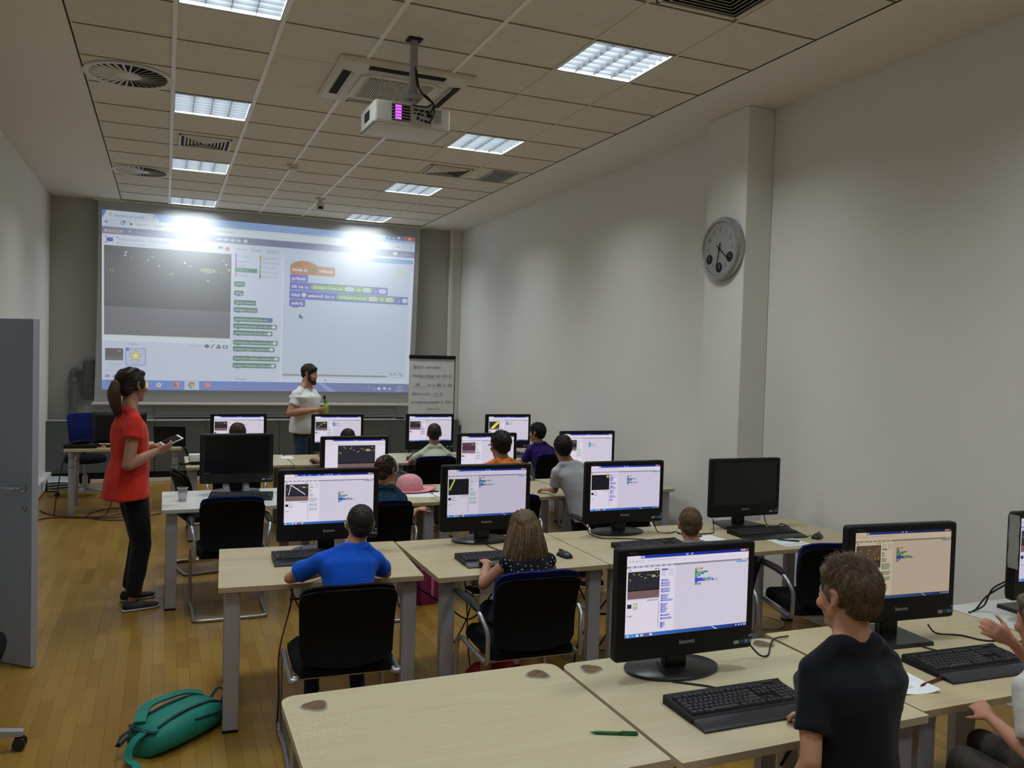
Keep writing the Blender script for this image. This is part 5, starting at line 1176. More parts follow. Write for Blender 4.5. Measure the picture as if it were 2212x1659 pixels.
b = MB(); b.box((-.06, -.03, 0), (.06, .03, .03), .01, 2); b.cone((-.05, .03, .04), (.03, .04, .035), .02, .015, 12); b.build('body', M_blk, t)
t = empty('strap', (.20, 10.02, .0), 0, 'black lanyard strap hanging over the right end of the teacher desk', 'strap')
b = MB(); P = smooth_path([(-.03, .25, .728), (.0, .1, .729), (.02, -.02, .725), (.05, -.03, .66), (.06, -.03, .60), (.04, -.035, .52), (.05, -.04, .46)], 5)
b.rings([[p + Vector((-.012, 0, 0)), p + Vector((.012, .008, 0)), p + Vector((.012, .011, .001)), p + Vector((-.012, .003, .001))] for p in P]); b.build('band', M_fab, t, 60)
t = empty('white_charger', (.30, 8.60, .7205), .1, 'small white box standing on a black one at the left end of the far row', 'box')
b = MB(); b.box((-.07, -.05, .03), (.09, .06, .10), .008, 2); b.build('body', M_white, t)
b = MB(); b.box((-.06, -.05, 0), (.10, .06, .03), .004); b.build('base', M_blk, t)
b = MB(); b.tube(smooth_path([(-.06, -.03, .02), (-.10, -.07, .015), (-.14, -.10, .02), (-.17, -.11, .03)], 4), .012, 8); b.build('strap', M_blk, t)
# folded grey blanket on the floor by the left wall
t = empty('folded_blanket', (-1.17, 12.02, 0), math.radians(6), 'folded pale grey blanket on the floor beside the left wall', 'blanket')
b = MB()
for k in range(4):
    z = .012 + .03 * k; b.rings([[(x, y, z + dz + .008 * math.sin(x * 11 + k)) for y, dz in ((-.24, .0), (-.27, .012), (-.24, .026), (.2, .024), (.22, .012), (.2, 0))] for x in (-.19, -.12, -.05, .03, .1, .17 - .01 * k)])
b.build('cloth', mat('pale_grey_blanket', (.50, .53, .57), .95, bump=.4, bscale=60), t, 60)
# ------------------------------------------------------------------ cables
cable('black monitor cable curving from the big lit computer to its keyboard', [(1.66, 2.52, .76), (1.66, 2.44, .726), (1.70, 2.40, .724), (1.75, 2.36, .724), (1.79, 2.31, .727), (1.80, 2.29, .74)], M_cablek)
cable('black cable from the right side of the big lit computer toward the next desk', [(2.02, 2.52, .82), (2.07, 2.54, .79), (2.12, 2.52, .735), (2.17, 2.53, .724), (2.24, 2.60, .724), (2.31, 2.66, .73), (2.40, 2.68, .726)], M_cablek)
cable('black keyboard cable from under the warm-tinted computer', [(2.84, 2.56, .74), (2.84, 2.47, .726), (2.85, 2.41, .724), (2.87, 2.35, .724), (2.89, 2.31, .735)], M_cablek)
cable('long black cable crossing the desk right of the warm-tinted computer', [(3.02, 2.53, .76), (3.05, 2.51, .725), (3.13, 2.46, .724), (3.17, 2.38, .724), (3.27, 2.34, .724), (3.40, 2.26, .726), (3.55, 2.2, .726)], M_cablek)
cable('black cable behind the computer at the right edge', [(3.46, 2.68, .726), (3.53, 2.70, .726), (3.55, 2.66, .80), (3.60, 2.60, .87)], M_cablek, .004)
cable('second black cable looping behind the computer at the right edge', [(3.50, 2.69, .726), (3.56, 2.68, .75), (3.56, 2.64, .84), (3.62, 2.58, .90)], M_cablek, .004)
cable('black cable looping under the stand of the star-screen computer', [(2.55, 4.70, .80), (2.52, 4.66, .74), (2.56, 4.56, .724), (2.66, 4.52, .724), (2.78, 4.47, .724), (2.80, 4.36, .735)], M_cablek)
cable('black cable from the star-screen computer toward the short-haired boy', [(3.0, 4.66, .80), (3.02, 4.63, .726), (3.08, 4.58, .724), (3.14, 4.60, .724), (3.13, 4.5, .724), (3.10, 4.33, .726)], M_cablek)
cable('dark cable wavy behind the keyboard by the column', [(3.88, 4.62, .80), (3.90, 4.60, .726), (3.98, 4.58, .724), (4.05, 4.64, .724), (4.02, 4.52, .724), (3.95, 4.44, .73)], M_cablek)
cable('mouse cable from the mouse by the column', [(3.93, 4.205, .735), (3.90, 4.24, .724), (3.87, 4.27, .724), (3.85, 4.30, .735)], M_cablek, .0025)
cable('dark cable at the left of the switched-off computer by the column', [(3.45, 4.62, .79), (3.43, 4.58, .726), (3.36, 4.5, .724), (3.25, 4.50, .724), (3.12, 4.55, .724)], M_cablek)
cable('keyboard cable of the long-haired girl', [(1.79, 4.70, .74), (1.79, 4.55, .726), (1.81, 4.45, .724), (1.82, 4.34, .735)], M_cablek, .003)
cable('keyboard cable of the boy in blue', [(.72, 4.70, .75), (.72, 4.66, .726), (.77, 4.65, .73)], M_cablek, .003)
cable('mouse cable curving over the brim of the pink hat', [(1.70, 6.235, .735), (1.69, 6.33, .735), (1.64, 6.42, .75), (1.58, 6.45, .745), (1.54, 6.48, .726)], M_cabler, .003)
cable('dark red cable hanging under the desk of the boy in blue', [(.62, 4.3, .66), (.585, 4.12, .6), (.52, 4.0, .42), (.52, 3.98, .22), (.53, 4.1, .02), (.6, 4.4, .006)], M_cabler, .004)
cable('second dark cable hanging under the desk of the boy in blue', [(.60, 4.3, .66), (.63, 4.15, .58), (.70, 4.1, .45), (.75, 4.3, .2), (.8, 4.5, .006)], M_cabler, .004)
cable('dark red cable hanging in a loop under the desk of the long-haired girl', [(1.50, 4.45, .66), (1.49, 4.4, .50), (1.44, 4.35, .30), (1.42, 4.32, .22), (1.50, 4.35, .22), (1.62, 4.4, .38), (1.66, 4.42, .60)], M_cabler, .004)
cable('black cable crossing under the desk of the long-haired girl', [(1.35, 4.5, .52), (1.5, 4.48, .42), (1.65, 4.45, .33), (1.8, 4.5, .45)], M_cablek, .005)
cable('dark cable hanging straight down under the desk of the long-haired girl', [(1.58, 4.4, .66), (1.60, 4.38, .45), (1.62, 4.4, .2), (1.68, 4.5, .006)], M_cablek, .004)
cable('dark red cable crossing under the desk with the star screen', [(2.33, 4.45, .50), (2.42, 4.4, .32), (2.52, 4.35, .30), (2.45, 4.3, .18), (2.30, 4.3, .02)], M_cabler, .005)
cable('second dark cable crossing under the desk with the star screen', [(2.60, 4.42, .45), (2.45, 4.4, .30), (2.33, 4.38, .16), (2.28, 4.36, .006)], M_cablek, .005)
cable('pale cable lying on the floor under the desk with the star screen', [(2.30, 4.5, .006), (2.36, 4.62, .006), (2.5, 4.62, .006), (2.72, 4.5, .006), (2.9, 4.52, .006)], M_cablew, .006)
cable('pale cable coiled on the floor by the leg of the desk at the column', [(3.75, 4.72, .006), (3.85, 4.60, .006), (4.0, 4.55, .006), (4.12, 4.68, .006), (4.05, 4.85, .006), (3.85, 4.88, .006), (3.75, 4.75, .008)], M_cablew, .005)
cable('dark red cable hanging at the right under the front desks', [(2.20, 2.4, .66), (2.24, 2.35, .5), (2.28, 2.3, .3), (2.4, 2.3, .05), (2.5, 2.4, .006)], M_cabler, .005)
cable('black cable crossing under the front desk of the boy in black', [(2.05, 2.3, .42), (2.15, 2.34, .46), (2.3, 2.36, .48), (2.42, 2.4, .47)], M_cablek, .006)
cable('dark red cable under the desk at the right', [(2.98, 2.45, .66), (2.94, 2.4, .5), (2.90, 2.38, .42), (2.86, 2.36, .30), (2.8, 2.4, .1), (2.75, 2.45, .006)], M_cabler, .006)
cable('thin dark red cable looping under the desk at the right', [(3.1, 2.45, .66), (3.06, 2.42, .56), (2.98, 2.4, .48), (2.90, 2.4, .52), (2.86, 2.42, .6)], M_cabler, .004)
for k, (lb, pts) in enumerate((('dark red cable looping widely on the floor by the teacher desk', [(-1.3, 9.7, .008), (-1.1, 9.95, .008), (-.8, 9.85, .008), (-.45, 9.8, .008), (-.25, 10.0, .008), (-.3, 10.3, .008), (-.55, 10.35, .008), (-.75, 10.05, .008), (-.65, 9.75, .008), (-.4, 9.65, .008), (-.1, 9.85, .008), (.05, 10.0, .008)]),
                               ('second dark red cable on the floor by the teacher desk', [(-1.25, 10.4, .008), (-1.1, 10.1, .008), (-.85, 9.95, .008), (-.6, 9.9, .008), (-.35, 10.0, .01), (-.15, 9.95, .008)]),
                               ('dark red cable hanging from the teacher desk to the floor', [(-.50, 10.1, .70), (-.48, 9.98, .60), (-.47, 9.95, .4), (-.5, 9.95, .2), (-.56, 9.95, .03), (-.66, 9.85, .008)]),
                               ('dark cable hanging at the left end of the teacher desk', [(-.90, 10.1, .72), (-.97, 10.0, .66), (-1.02, 10.05, .45), (-1.06, 10.1, .2), (-1.08, 10.1, .01)]))):
    cable(lb, pts, M_cabler, .006)

# ------------------------------------------------------------------ people
def skinmat(name, col):
    m = mat(name, col, 0.5, spec=0.3, nscale=14, namt=0.05, bump=.05, bscale=180); return m
SK1 = skinmat('light_skin', (.50, .275, .185)); SK2 = skinmat('tan_skin', (.40, .205, .13)); SK3 = skinmat('rosy_skin', (.50, .25, .165))
def hairmat(name, col):
    return mat(name, col, 0.55, spec=0.35, nscale=60, namt=.35, bump=.3, bscale=120)
H_dark = hairmat('very_dark_hair', (.012, .009, .008)); H_brown = hairmat('dark_brown_hair', (.030, .017, .010)); H_mid = hairmat('brown_hair', (.060, .034, .018)); H_blond = hairmat('dark_blond_hair', (.115, .072, .038))
def cloth(name, col, bump=.35, nscale=0, namt=0.0):
    return mat(name, col, .85, spec=.15, bump=bump, bscale=22, nscale=nscale, namt=namt, sheen=.1)
UP = Vector((0, 0, 1)); FINAL = []
def displace(me, fn):
    n = len(me.vertices); co = [0.0] * (3 * n); no = [0.0] * (3 * n)
    me.vertices.foreach_get('co', co); me.vertex_normals.foreach_get('vector', no)
    for i in range(0, 3 * n, 3):
        d = fn(Vector((co[i], co[i + 1], co[i + 2])))
        co[i] += no[i] * d; co[i + 1] += no[i + 1] * d; co[i + 2] += no[i + 2] * d
    me.vertices.foreach_set('co', co); me.update()
def blob(name, mb, vox, m, parent, smooth=4, post=None):
    """closed overlapping shapes fused into one continuous surface (voxel remesh)"""
    bmesh.ops.recalc_face_normals(mb.bm, faces=mb.bm.faces)
    me = bpy.data.meshes.new(name); mb.bm.to_mesh(me); mb.bm.free()
    o = bpy.data.objects.new(name, me); me.materials.append(m); COL.objects.link(o); o.parent = parent
    r = o.modifiers.new('r', 'REMESH'); r.mode = 'VOXEL'; r.voxel_size = vox; r.use_smooth_shade = True
    s = o.modifiers.new('s', 'SMOOTH'); s.factor = .5; s.iterations = smooth
    FINAL.append((o, m, post)); return o
def hand(mb, wrist, d, pn, side, k=1.0, curl=.5, spread=.12):
    """palm with four fingers and a thumb; d = direction of the fingers, pn = way the palm faces, side = +1/-1 thumb side"""
    w = Vector(wrist); d = Vector(d).normalized(); pn = Vector(pn); pn = (pn - d * pn.dot(d)).normalized(); a = d.cross(pn) * side
    mb.loft([(w - d * .01 * k, a, pn, .024 * k, .018 * k), (w + d * .02 * k, a, pn, .029 * k, .017 * k), (w + d * .06 * k, a, pn, .039 * k, .016 * k), (w + d * .09 * k, a, pn, .040 * k, .014 * k), (w + d * .098 * k, a, pn, .034 * k, .009 * k)], 12)
    for f, (off, L) in enumerate(((.030, .070), (.0105, .079), (-.0095, .073), (-.029, .058))):
        p = w + d * .085 * k + a * off * k; dd = (d + a * (off * spread * 20)).normalized(); rr = .0088 * k
        for q, (sl, r0, r1) in enumerate(((.45, 1, .95), (.32, .95, .88), (.25, .88, .75))):
            ang = curl * (.55 + .35 * q); ax = dd.cross(pn).normalized()
            dd = (Matrix.Rotation(ang, 3, ax) @ dd).normalized(); e = p + dd * L * sl * k
            mb.cap(p, e, rr * r0, rr * r1, 8); p = e
    p = w + d * .022 * k + a * .022 * k; dd = (d * .75 + a * .62 + pn * .25).normalized()
    for L, r0, r1 in ((.042, .0125, .0105), (.030, .0105, .0095), (.024, .0095, .0078)):
        e = p + dd * L * k; mb.cap(p, e, r0 * k, r1 * k, 8); p = e; dd = (dd * .9 + d * .25 + pn * .12 * (1 + curl)).normalized()
def head_frame(c, yaw=0, pitch=0, roll=0, k=1.0):
    """yaw: 0 looks to +Y, positive turns to the left (-X); pitch: positive looks up"""
    return Matrix.Translation(Vector(c)) @ Matrix.Rotation(math.radians(yaw), 4, 'Z') @ Matrix.Rotation(math.radians(pitch), 4, 'X') @ Matrix.Rotation(math.radians(roll), 4, 'Y') @ Matrix.Scale(k, 4)
def head_shapes(mb, M, child=True):
    e = mb.ell
    e(M, (0, -.012, .032), (.074, .094, .084)); e(M, (0, .022, -.04), (.058, .064, .074)); e(M, (0, .040, -.005), (.060, .050, .06))
    e(M, (0, .058, -.098), (.026, .024, .018)); e(M, (0, .03, -.085), (.046, .048, .03))
    ns = .72 if child else 1.0; e(M, (0, .088, -.032), (.0115, .015 * ns, .011), u=10, v=8); e(M, (0, .083, -.010), (.0085, .010, .024), u=10, v=8)
    e(M, (0, .072, .016), (.046, .014, .012))
    for s in (-1, 1):
        e(M, (.037 * s, .060, -.030), (.026, .026, .022)); e(M, (.0085 * s, .09, -.036), (.007, .008, .007), u=8, v=6)
        # ear: helix, lobe and a shallow shell
        pts = [(.070, .012, .012), (.079, .002, .026), (.083, -.012, .025), (.084, -.019, .010), (.081, -.015, -.010), (.077, -.004, -.024), (.071, .008, -.028)]
        P = [M @ Vector((x * s, y, z)) for x, y, z in pts]; kk = M.to_scale()[0]
        for p, q in zip(P, P[1:]): mb.cap(p, q, .0058 * kk, .0058 * kk, 8)
        e(M, (.073 * s, -.003, -.002), (.006, .017, .024), u=10, v=8); e(M, (.074 * s, .005, -.026), (.006, .008, .008), u=8, v=6)
    e(M, (0, .076, -.064), (.021, .010, .0055), u=12, v=8); e(M, (0, .074, -.073), (.018, .010, .006), u=12, v=8)
def face_parts(root, M, iris=(.08, .05, .03), brow=None, lips=True):
    for s in (-1, 1):
        b = MB(); b.ell(M, (.031 * s, .0722, -.006), (.0115, .0095, .0065), u=14, v=10); e = b.build('eye', mat('eye_white', (.7, .68, .66), .25), root, 80)
        b = MB(); b.ell(M, (.031 * s, .0788, -.006), (.0048, .0035, .0048), u=10, v=8); b.build('iris', mat('dark_iris', iris, .2), e, 80)
        if brow:
            b = MB(); b.tube([M @ Vector((x * s, y, z)) for x, y, z in ((.012, .084, .014), (.03, .081, .0195), (.047, .070, .014))], .003 * M.to_scale()[0] * 1.3, 6, rads=[.0022, .0036, .0016]); b.build('eyebrow', brow, root)
    if lips:
        b = MB(); b.ell(M, (0, .0815, -.0655), (.018, .0055, .0035), u=12, v=8); b.ell(M, (0, .080, -.0725), (.015, .0055, .0042), u=12, v=8); b.build('lips', mat('lip_skin', (.42, .15, .12), .45), root, 80)
def strands(mb, M, region, n, L, r, flow, rs=1, jitter=.09, root_off=-.001, lift=(.02, .16)):
    """short tapering locks standing on the ellipsoids of the hair: region = list of (centre, radii, test)"""
    rr = random.Random(rs); k = M.to_scale()[0]; R3 = M.to_3x3()
    made = 0; tries = 0
    while made < n and tries < n * 20:
        tries += 1
        c, rad, test = region[rr.randrange(len(region))]
        v = Vector((rr.gauss(0, 1), rr.gauss(0, 1), rr.gauss(0, 1))).normalized()
        p = Vector((c[0] + v.x * rad[0], c[1] + v.y * rad[1], c[2] + v.z * rad[2]))
        if not test(p): continue
        nrm = Vector((v.x / rad[0], v.y / rad[1], v.z / rad[2])).normalized()
        f = flow(p, nrm); f = (f - nrm * f.dot(nrm)); f = f.normalized() if f.length > 1e-4 else nrm.orthogonal()
        d = (f + nrm * rr.uniform(*lift) + Vector((rr.gauss(0, jitter), rr.gauss(0, jitter), rr.gauss(0, jitter)))).normalized()
        l = L * rr.uniform(.6, 1.25); side = d.cross(nrm).normalized()
        p0 = p + nrm * root_off; p1 = p0 + d * l * .5 + nrm * l * .04; p2 = p0 + d * l - nrm * l * .10
        w = r * rr.uniform(.7, 1.3)
        q = [M @ (p0 + side * w), M @ (p0 - side * w), M @ (p1 - side * w * .8), M @ p2, M @ (p1 + side * w * .8), M @ (p0 + nrm * w * 1.1), M @ (p1 + nrm * w)]
        V = [mb.bm.verts.new(x) for x in q]
        for f_ in ((0, 5, 6, 4), (5, 1, 2, 6), (6, 2, 3), (4, 6, 3)): mb.bm.faces.new([V[i] for i in f_])
        made += 1
def short_hair(root, M, m, thick=.010, n=900, L=.022, r=.0022, fringe=True, fade=True, rs=1, tuft=0.0):
    """cap of hair: fused shell plus locks"""
    C0, R0 = (0, -.017, .037), (.0745 + thick * .75, .093 + thick * .9, .083 + thick)
    C1, R1 = (0, -.050, -.010), (.060 + thick * .5, .051 + thick * .4, .056)
    mb = MB(); mb.ell(M, C0, R0, u=28, v=18); mb.ell(M, C1, R1, u=20, v=14)
    if fringe: mb.ell(M, (0, .052, .070), (.056, .036, .030), u=16, v=10)
    for s in (-1, 1): mb.ell(M, (.068 * s, .012, .020), (.010 + thick * .3, .026, .034), u=12, v=8)
    k = M.to_scale()[0]
    def post(me):
        displace(me, lambda c: noise.noise(c * 55) * .0022 * k)
    blob('hair', mb, .0055 * max(k, .8), m, root, 3, post)
    s = MB()
    def t0(p): return p.z > -.02 and not (p.y > .062 and p.z < .062) and not (p.y > .03 and p.z < .02)
    def t1(p): return p.y < -.03 and p.z > -.075
    def flow(p, nrm):
        w = Vector((0, -.062, .10)); f = p - w
        return Vector((f.x, f.y, f.z - .02)) + Vector((0, 0, -.03))
    strands(s, M, [(C0, R0, t0), (C0, R0, t0), (C0, R0, t0), (C1, R1, t1)], n, L, r, flow, rs)
    if tuft: strands(s, M, [(C0, R0, lambda p: p.z > .085 and abs(p.x) < .05)], int(n * .18), L * 1.5, r, lambda p, nr: Vector((0, .6, .5)), rs + 5, .3, lift=(.15, .5))
    s.build('hair_locks', m, root, None)
def torso_secs(H, S, hw, k, ax, fat=1.0, hem=-.02, grow=0.0):
    H, S = Vector(H), Vector(S); ax = Vector(ax).normalized(); d = (S - H); L = d.length; d = d.normalized(); ay = d.cross(ax).normalized() * -1
    if ay.dot(Vector((0, 1, 0))) < -2: ay = -ay
    out = []
    for t, rx, ry in ((hem, .128, .098), (.12, .128, .100), (.38, .116, .092), (.68, .132, .102), (.84, hw / k * .82, .092), (.96, hw / k * .66, .070), (1.05, .055, .048)):
        out.append((H + d * L * t, ax, ay, rx * k * (fat if t < .9 else 1) + grow, ry * k * (fat if t < .9 else 1) + grow))
    return out
def person(label, root_xy, H, S, hd, yaw=0, pitch=0, roll=0, k=.80, hk=None, hw=None, ax=(1, 0, 0), skin=SK1, hair=None, shirt=None, shirt_name='t_shirt', sleeve=.5, sleeve_r=1.0,
           arms=(), legs=(), trousers=None, shoes=None, shoe_m=None, vox=.008, fat=1.0, name='person', hem=-.02, group='people in the room', neckline=True, collar=.33, armr=1.0, hem_off=(0, 0, 0), face=True, brow=None, legw=1.0, shirt_post=None, flare=0.0, shorts=False, neck_r=.050):
    t = empty(name, (root_xy[0], root_xy[1], 0), 0, label, 'person', group); O = Vector((root_xy[0], root_xy[1], 0))
    hk = hk or k; hw = hw or .185 * k
    H, S, hd = Vector(H) - O, Vector(S) - O, Vector(hd) - O; ax = Vector(ax).normalized()
    M = head_frame(hd, yaw, pitch, roll, hk)
    mb = MB(); head_shapes(mb, M)
    nb = S + (S - H).normalized() * .0 ; mb.cap(nb - UP * .01, M @ Vector((0, -.012, -.05)), neck_r * hk * 1.12, neck_r * hk, 14)
    mb.loft(torso_secs(H, S, hw * .93, k * .92, ax, fat), 16)
    sh = MB() if shirt else None
    if shirt:
        secs = torso_secs(H, S, hw * 1.02, k * 1.05, ax, fat, hem, .004)
        if flare: secs[0] = (secs[0][0], secs[0][1], secs[0][2], secs[0][3] * (1 + flare), secs[0][4] * (1 + flare)); secs[1] = (secs[1][0], secs[1][1], secs[1][2], secs[1][3] * (1 + flare * .7), secs[1][4] * (1 + flare * .7)); secs[2] = (secs[2][0], secs[2][1], secs[2][2], secs[2][3] * (1 + flare * .5), secs[2][4] * (1 + flare * .5))
        secs[0] = (secs[0][0] + Vector(hem_off),) + secs[0][1:]; secs[1] = (secs[1][0] + Vector(hem_off) * .6,) + secs[1][1:]
        secs[-1] = (secs[-1][0] , secs[-1][1], secs[-1][2], secs[-1][3] * 1.15, secs[-1][4] * 1.15)
        sh.loft(secs, 20)
    UPV = (S - H).normalized()
    for s in (-1, 1):
        a0 = M @ Vector((0, -.022, -.085)); a1 = S + ax * (hw * .74 * s) - UPV * .040 * k; a0 = a0 + (a1 - a0) * .25
        mb.cap(a0, a1, .032 * k, .036 * k, 12)
        if shirt: sh.cap(a0 + (a1 - a0) * collar - UPV.cross(ax) * .006 * k, a1, .037 * k, .048 * k, 12)
    if shirt and neckline:
        fw_ = UPV.cross(ax); aL, aR = [(lambda q: q + (S + ax * (hw * .74 * s) - UPV * .040 * k - q) * (collar + .13))(M @ Vector((0, -.022, -.085))) for s in (-1, 1)]
        sh.cap(aL - fw_ * .024 * k, aR - fw_ * .024 * k, .034 * k, .034 * k, 12)
    for A in arms:
        s = A['s']; p0 = S + ax * (hw * .84 * s) - UPV * .050 * k
        if 'sh' in A: p0 = Vector(A['sh']) - O
        el, wr = Vector(A['el']) - O, Vector(A['wr']) - O
        ka = k * armr; ks = k * (1 + (armr - 1) * .5); mb.cap(p0, el, .040 * ka, .034 * ka, 14); mb.cap(el, el + (wr - el) * .35, .035 * ka, .036 * ka, 14); mb.cap(el + (wr - el) * .35, wr, .036 * ka, .023 * (k + ka) / 2, 14)
        hd_ = A.get('hd') or (wr - el).normalized(); hand(mb, wr, hd_, A.get('pn', (0, 0, -1)), A.get('th', s), k * A.get('hk', .95), A.get('curl', .35))
        if shirt:
            q = A.get('sl', sleeve); e = p0 + (el - p0) * q
            sh.cap(p0, p0 + (el - p0) * q * .5, .051 * ks, .050 * ks * sleeve_r, 14); sh.cap(p0 + (el - p0) * q * .3, e, .048 * ks * sleeve_r, .054 * ks * sleeve_r, 14, flat1=True)
            sh.cap(p0 - ax * s * .05 * k - UPV * .02 * k, p0, .052 * k, .046 * k, 12)
    tr = MB() if trousers else None
    for Lg in legs:
        s = Lg['s']; hp = H + ax * (.072 * k * s); kn, an = Vector(Lg['kn']) - O, Vector(Lg['an']) - O
        mb.cap(hp, kn, .062 * k, .046 * k, 14); mb.cap(kn, kn + (an - kn) * .35, .045 * k, .044 * k, 14); mb.cap(kn + (an - kn) * .35, an, .044 * k, .029 * k, 14)
        fd = Vector(Lg.get('toe', (0, 1, 0))).normalized(); fz = an.z
        mb.cap(an + Vector((0, 0, -fz * .45)) - fd * .03 * k, an + fd * .11 * k + Vector((0, 0, -fz + .028 * k)), .027 * k, .022 * k, 10)
        if trousers:
            if shorts: tr.cap(hp, hp + (kn - hp) * .9, .078 * k * legw, .068 * k * legw, 16, flat1=True)
            else:
                tr.cap(hp, kn, .076 * k * legw, .056 * k * legw, 16); tr.cap(kn, kn + (an - kn) * .4, .056 * k * legw, .053 * k * legw, 16); tr.cap(kn + (an - kn) * .4, an + (an - kn).normalized() * -.01, .053 * k * legw, .042 * k * legw, 16, flat1=True)
        if shoe_m:
            b = MB(); side = fd.cross(UP); base = Vector((an.x, an.y, 0))
            b.loft([(base + fd * y * k + UP * (z * k), side, UP, rx * k, rz * k) for y, z, rx, rz in ((-.062, .030, .012, .02), (-.052, .036, .028, .034), (-.01, .040, .034, .038), (.05, .032, .036, .030), (.11, .025, .040, .023), (.155, .020, .034, .018), (.178, .018, .012, .010))], 14); b.build('shoe', shoe_m, t, 60)
            b = MB(); b.loft([(base + fd * y * k + UP * .008, side, UP, rx * k, .008) for y, rx in ((-.07, .012), (-.055, .032), (0, .037), (.06, .040), (.12, .044), (.165, .034), (.186, .012))], 12); b.build('shoe_sole', mat('white_rubber', (.55, .54, .52), .6), t, 60)
    blob('body', mb, vox, skin, t, 3)
    if shirt:
        def sp(me, seed=len(FINAL)):
            displace(me, lambda c: (noise.noise(c * 7 + Vector((seed * 3.1, 0, 0))) * .007 + noise.noise(Vector((c.x * 16, c.y * 16 + seed, c.z * 5))) * .005) * (k / .8))
        blob(shirt_name, sh, .009, shirt, t, 6, shirt_post or sp)
    if trousers:
        tr.loft([(H + (S - H).normalized() * L_, ax, ((S - H).normalized()).cross(ax) * -1, rx * k, ry * k) for L_, rx, ry in ((-.07 * k, .10, .08), (-.02 * k, .128, .098), (.07 * k, .126, .097))], 18)
        def tp(me):
            displace(me, lambda c: noise.noise(c * 11) * .004)
        blob('trousers' if not shorts else 'shorts', tr, .011, trousers, t, 3, tp)
    if face: face_parts(t, M, brow=brow)
    return t, M, O

def sit_legs(x, y, k, spread=.10, fwd=.36, seat=.47, foot=.06, tuck=.0):
    return [dict(s=s, kn=(x + s * spread, y + fwd, seat + .03), an=(x + s * (spread + .02), y + fwd - tuck, foot)) for s in (-1, 1)]

# 1 woman in red -----------------------------------------------------------------
RED = cloth('red_blouse', (.66, .038, .026)); BLACKT = cloth('black_trousers', (.008, .008, .010))
wx, wy = -.175, 6.46; wa = Vector((-.34, -.94, 0)).normalized() * -1     # towards her left shoulder side is away: body faces +X
fw = Vector((.95, .31, 0)).normalized(); ra = Vector((fw.y, -fw.x, 0))      # right-hand axis (towards the camera)
Sx = Vector((wx - .055, wy, 1.375)); Hx = Vector((wx - .035, wy, .87))
def W_(f, r, z): return Vector((wx, wy, 0)) + fw * f + ra * r + UP * z
t, M, O = person('woman in a red blouse and black trousers holding a tablet', (wx, wy), Hx, Sx, (wx - .035, wy + .015, 1.575), yaw=-52, pitch=2, k=1.0, hk=1.03, hw=.178, ax=ra, skin=SK2,
    shirt=RED, shirt_name='blouse', sleeve=.36, sleeve_r=1.25, hem=-.18, flare=.36, vox=.0055, fat=1.08, armr=1.15, collar=.42, hem_off=-fw * .045,
    arms=[dict(s=1, el=W_(-.115, .20, 1.035), wr=W_(.085, .15, 1.115), hd=fw * .95 - ra * .15 + UP * .25, pn=-ra * .8 + UP * .6, th=-1, curl=.45, sl=.40),
          dict(s=-1, el=W_(-.06, -.2, 1.05), wr=W_(.13, -.03, 1.13), hd=fw * .9 + ra * .25 + UP * .2, pn=UP * .8 + ra * .5, th=1, curl=.35, sl=.4)],
    legs=[dict(s=1, kn=W_(.015, .085, .46), an=W_(-.055, .13, .085), toe=fw), dict(s=-1, kn=W_(.05, -.07, .46), an=W_(.0, -.13, .085), toe=fw)], trousers=BLACKT, legw=1.22,
    shoe_m=mat('dark_patterned_canvas', (.035, .030, .034), .8, nscale=18, namt=.6), brow=H_brown)
# her pinned-back hair and pony tail
C0, R0 = (0, -.016, .036), (.079, .099, .087)
mb = MB(); mb.ell(M, C0, R0, u=28, v=18); mb.ell(M, (0, -.055, -.01), (.068, .058, .065), u=18, v=12); mb.ell(M, (0, .045, .078), (.06, .045, .03), u=16, v=10)
for s in (-1, 1): mb.ell(M, (.070 * s, .018, .015), (.014, .034, .045), u=12, v=8)
blob('hair', mb, .0065, H_brown, t, 3)
s_ = MB(); strands(s_, M, [(C0, R0, lambda p: not (p.y > .06 and p.z < .07) and p.z > -.03)], 420, .06, .0022, lambda p, n: Vector((0, -.13, -.005)) - p, 3, .03, lift=(-.02, .02)); s_.build('hair_locks', H_brown, t, None)
mb = MB(); P = [M @ Vector(p) for p in ((0, -.098, .020), (.0, -.128, .012), (.0, -.142, -.04), (.002, -.138, -.095), (.004, -.122, -.15), (.0, -.108, -.185))]
for (p, q), (r0, r1) in zip(zip(P, P[1:]), ((.024, .034), (.034, .043), (.043, .042), (.042, .03), (.03, .01))): mb.cap(p, q, r0, r1, 14)
rr = random.Random(2)
for k in range(70):
    a = rr.uniform(0, 2 * PI); o_ = Vector((math.cos(a), math.sin(a) * .9, 0)); ln = rr.uniform(.75, 1.1)
    pts = [M @ (Vector(p) + o_ * r) for p, r in (((0, -.108, .020), .012), ((0, -.13, .0), .03), ((0, -.142, -.045), .042), ((0.0, -.136, -.10), .041), ((.0, -.12, -.10 - .07 * ln), .03), ((0, -.112, -.10 - .11 * ln), .02))]
    mb.tube(smooth_path(pts, 2), .004, 4, rads=[.003] * 8 + [.002, .0015, .001])
mb.build('ponytail', hairmat('ponytail_hair', (.075, .045, .024)), t, 60)
b = MB(); b.tube([M @ Vector((.022 * math.cos(a), -.108 + .008 * math.sin(a), .018 + .022 * math.sin(a))) for a in [2 * PI * k / 14 for k in range(15)]], .006, 8, cap=False); b.build('hair_tie', M_blk, t)
# seam of small gathers on the blouse and its buttoned back
b = MB(); b.tube([Vector((q[0], q[1], 0)) + Vector((0, 0, q[2])) - O for q in (tuple(W_(-.115, .0, 1.37)), tuple(W_(-.145, .01, 1.25)), tuple(W_(-.165, .01, 1.12)))], .004, 6); b.build('back_placket', cloth('dark_red_seam', (.30, .012, .010)), t)
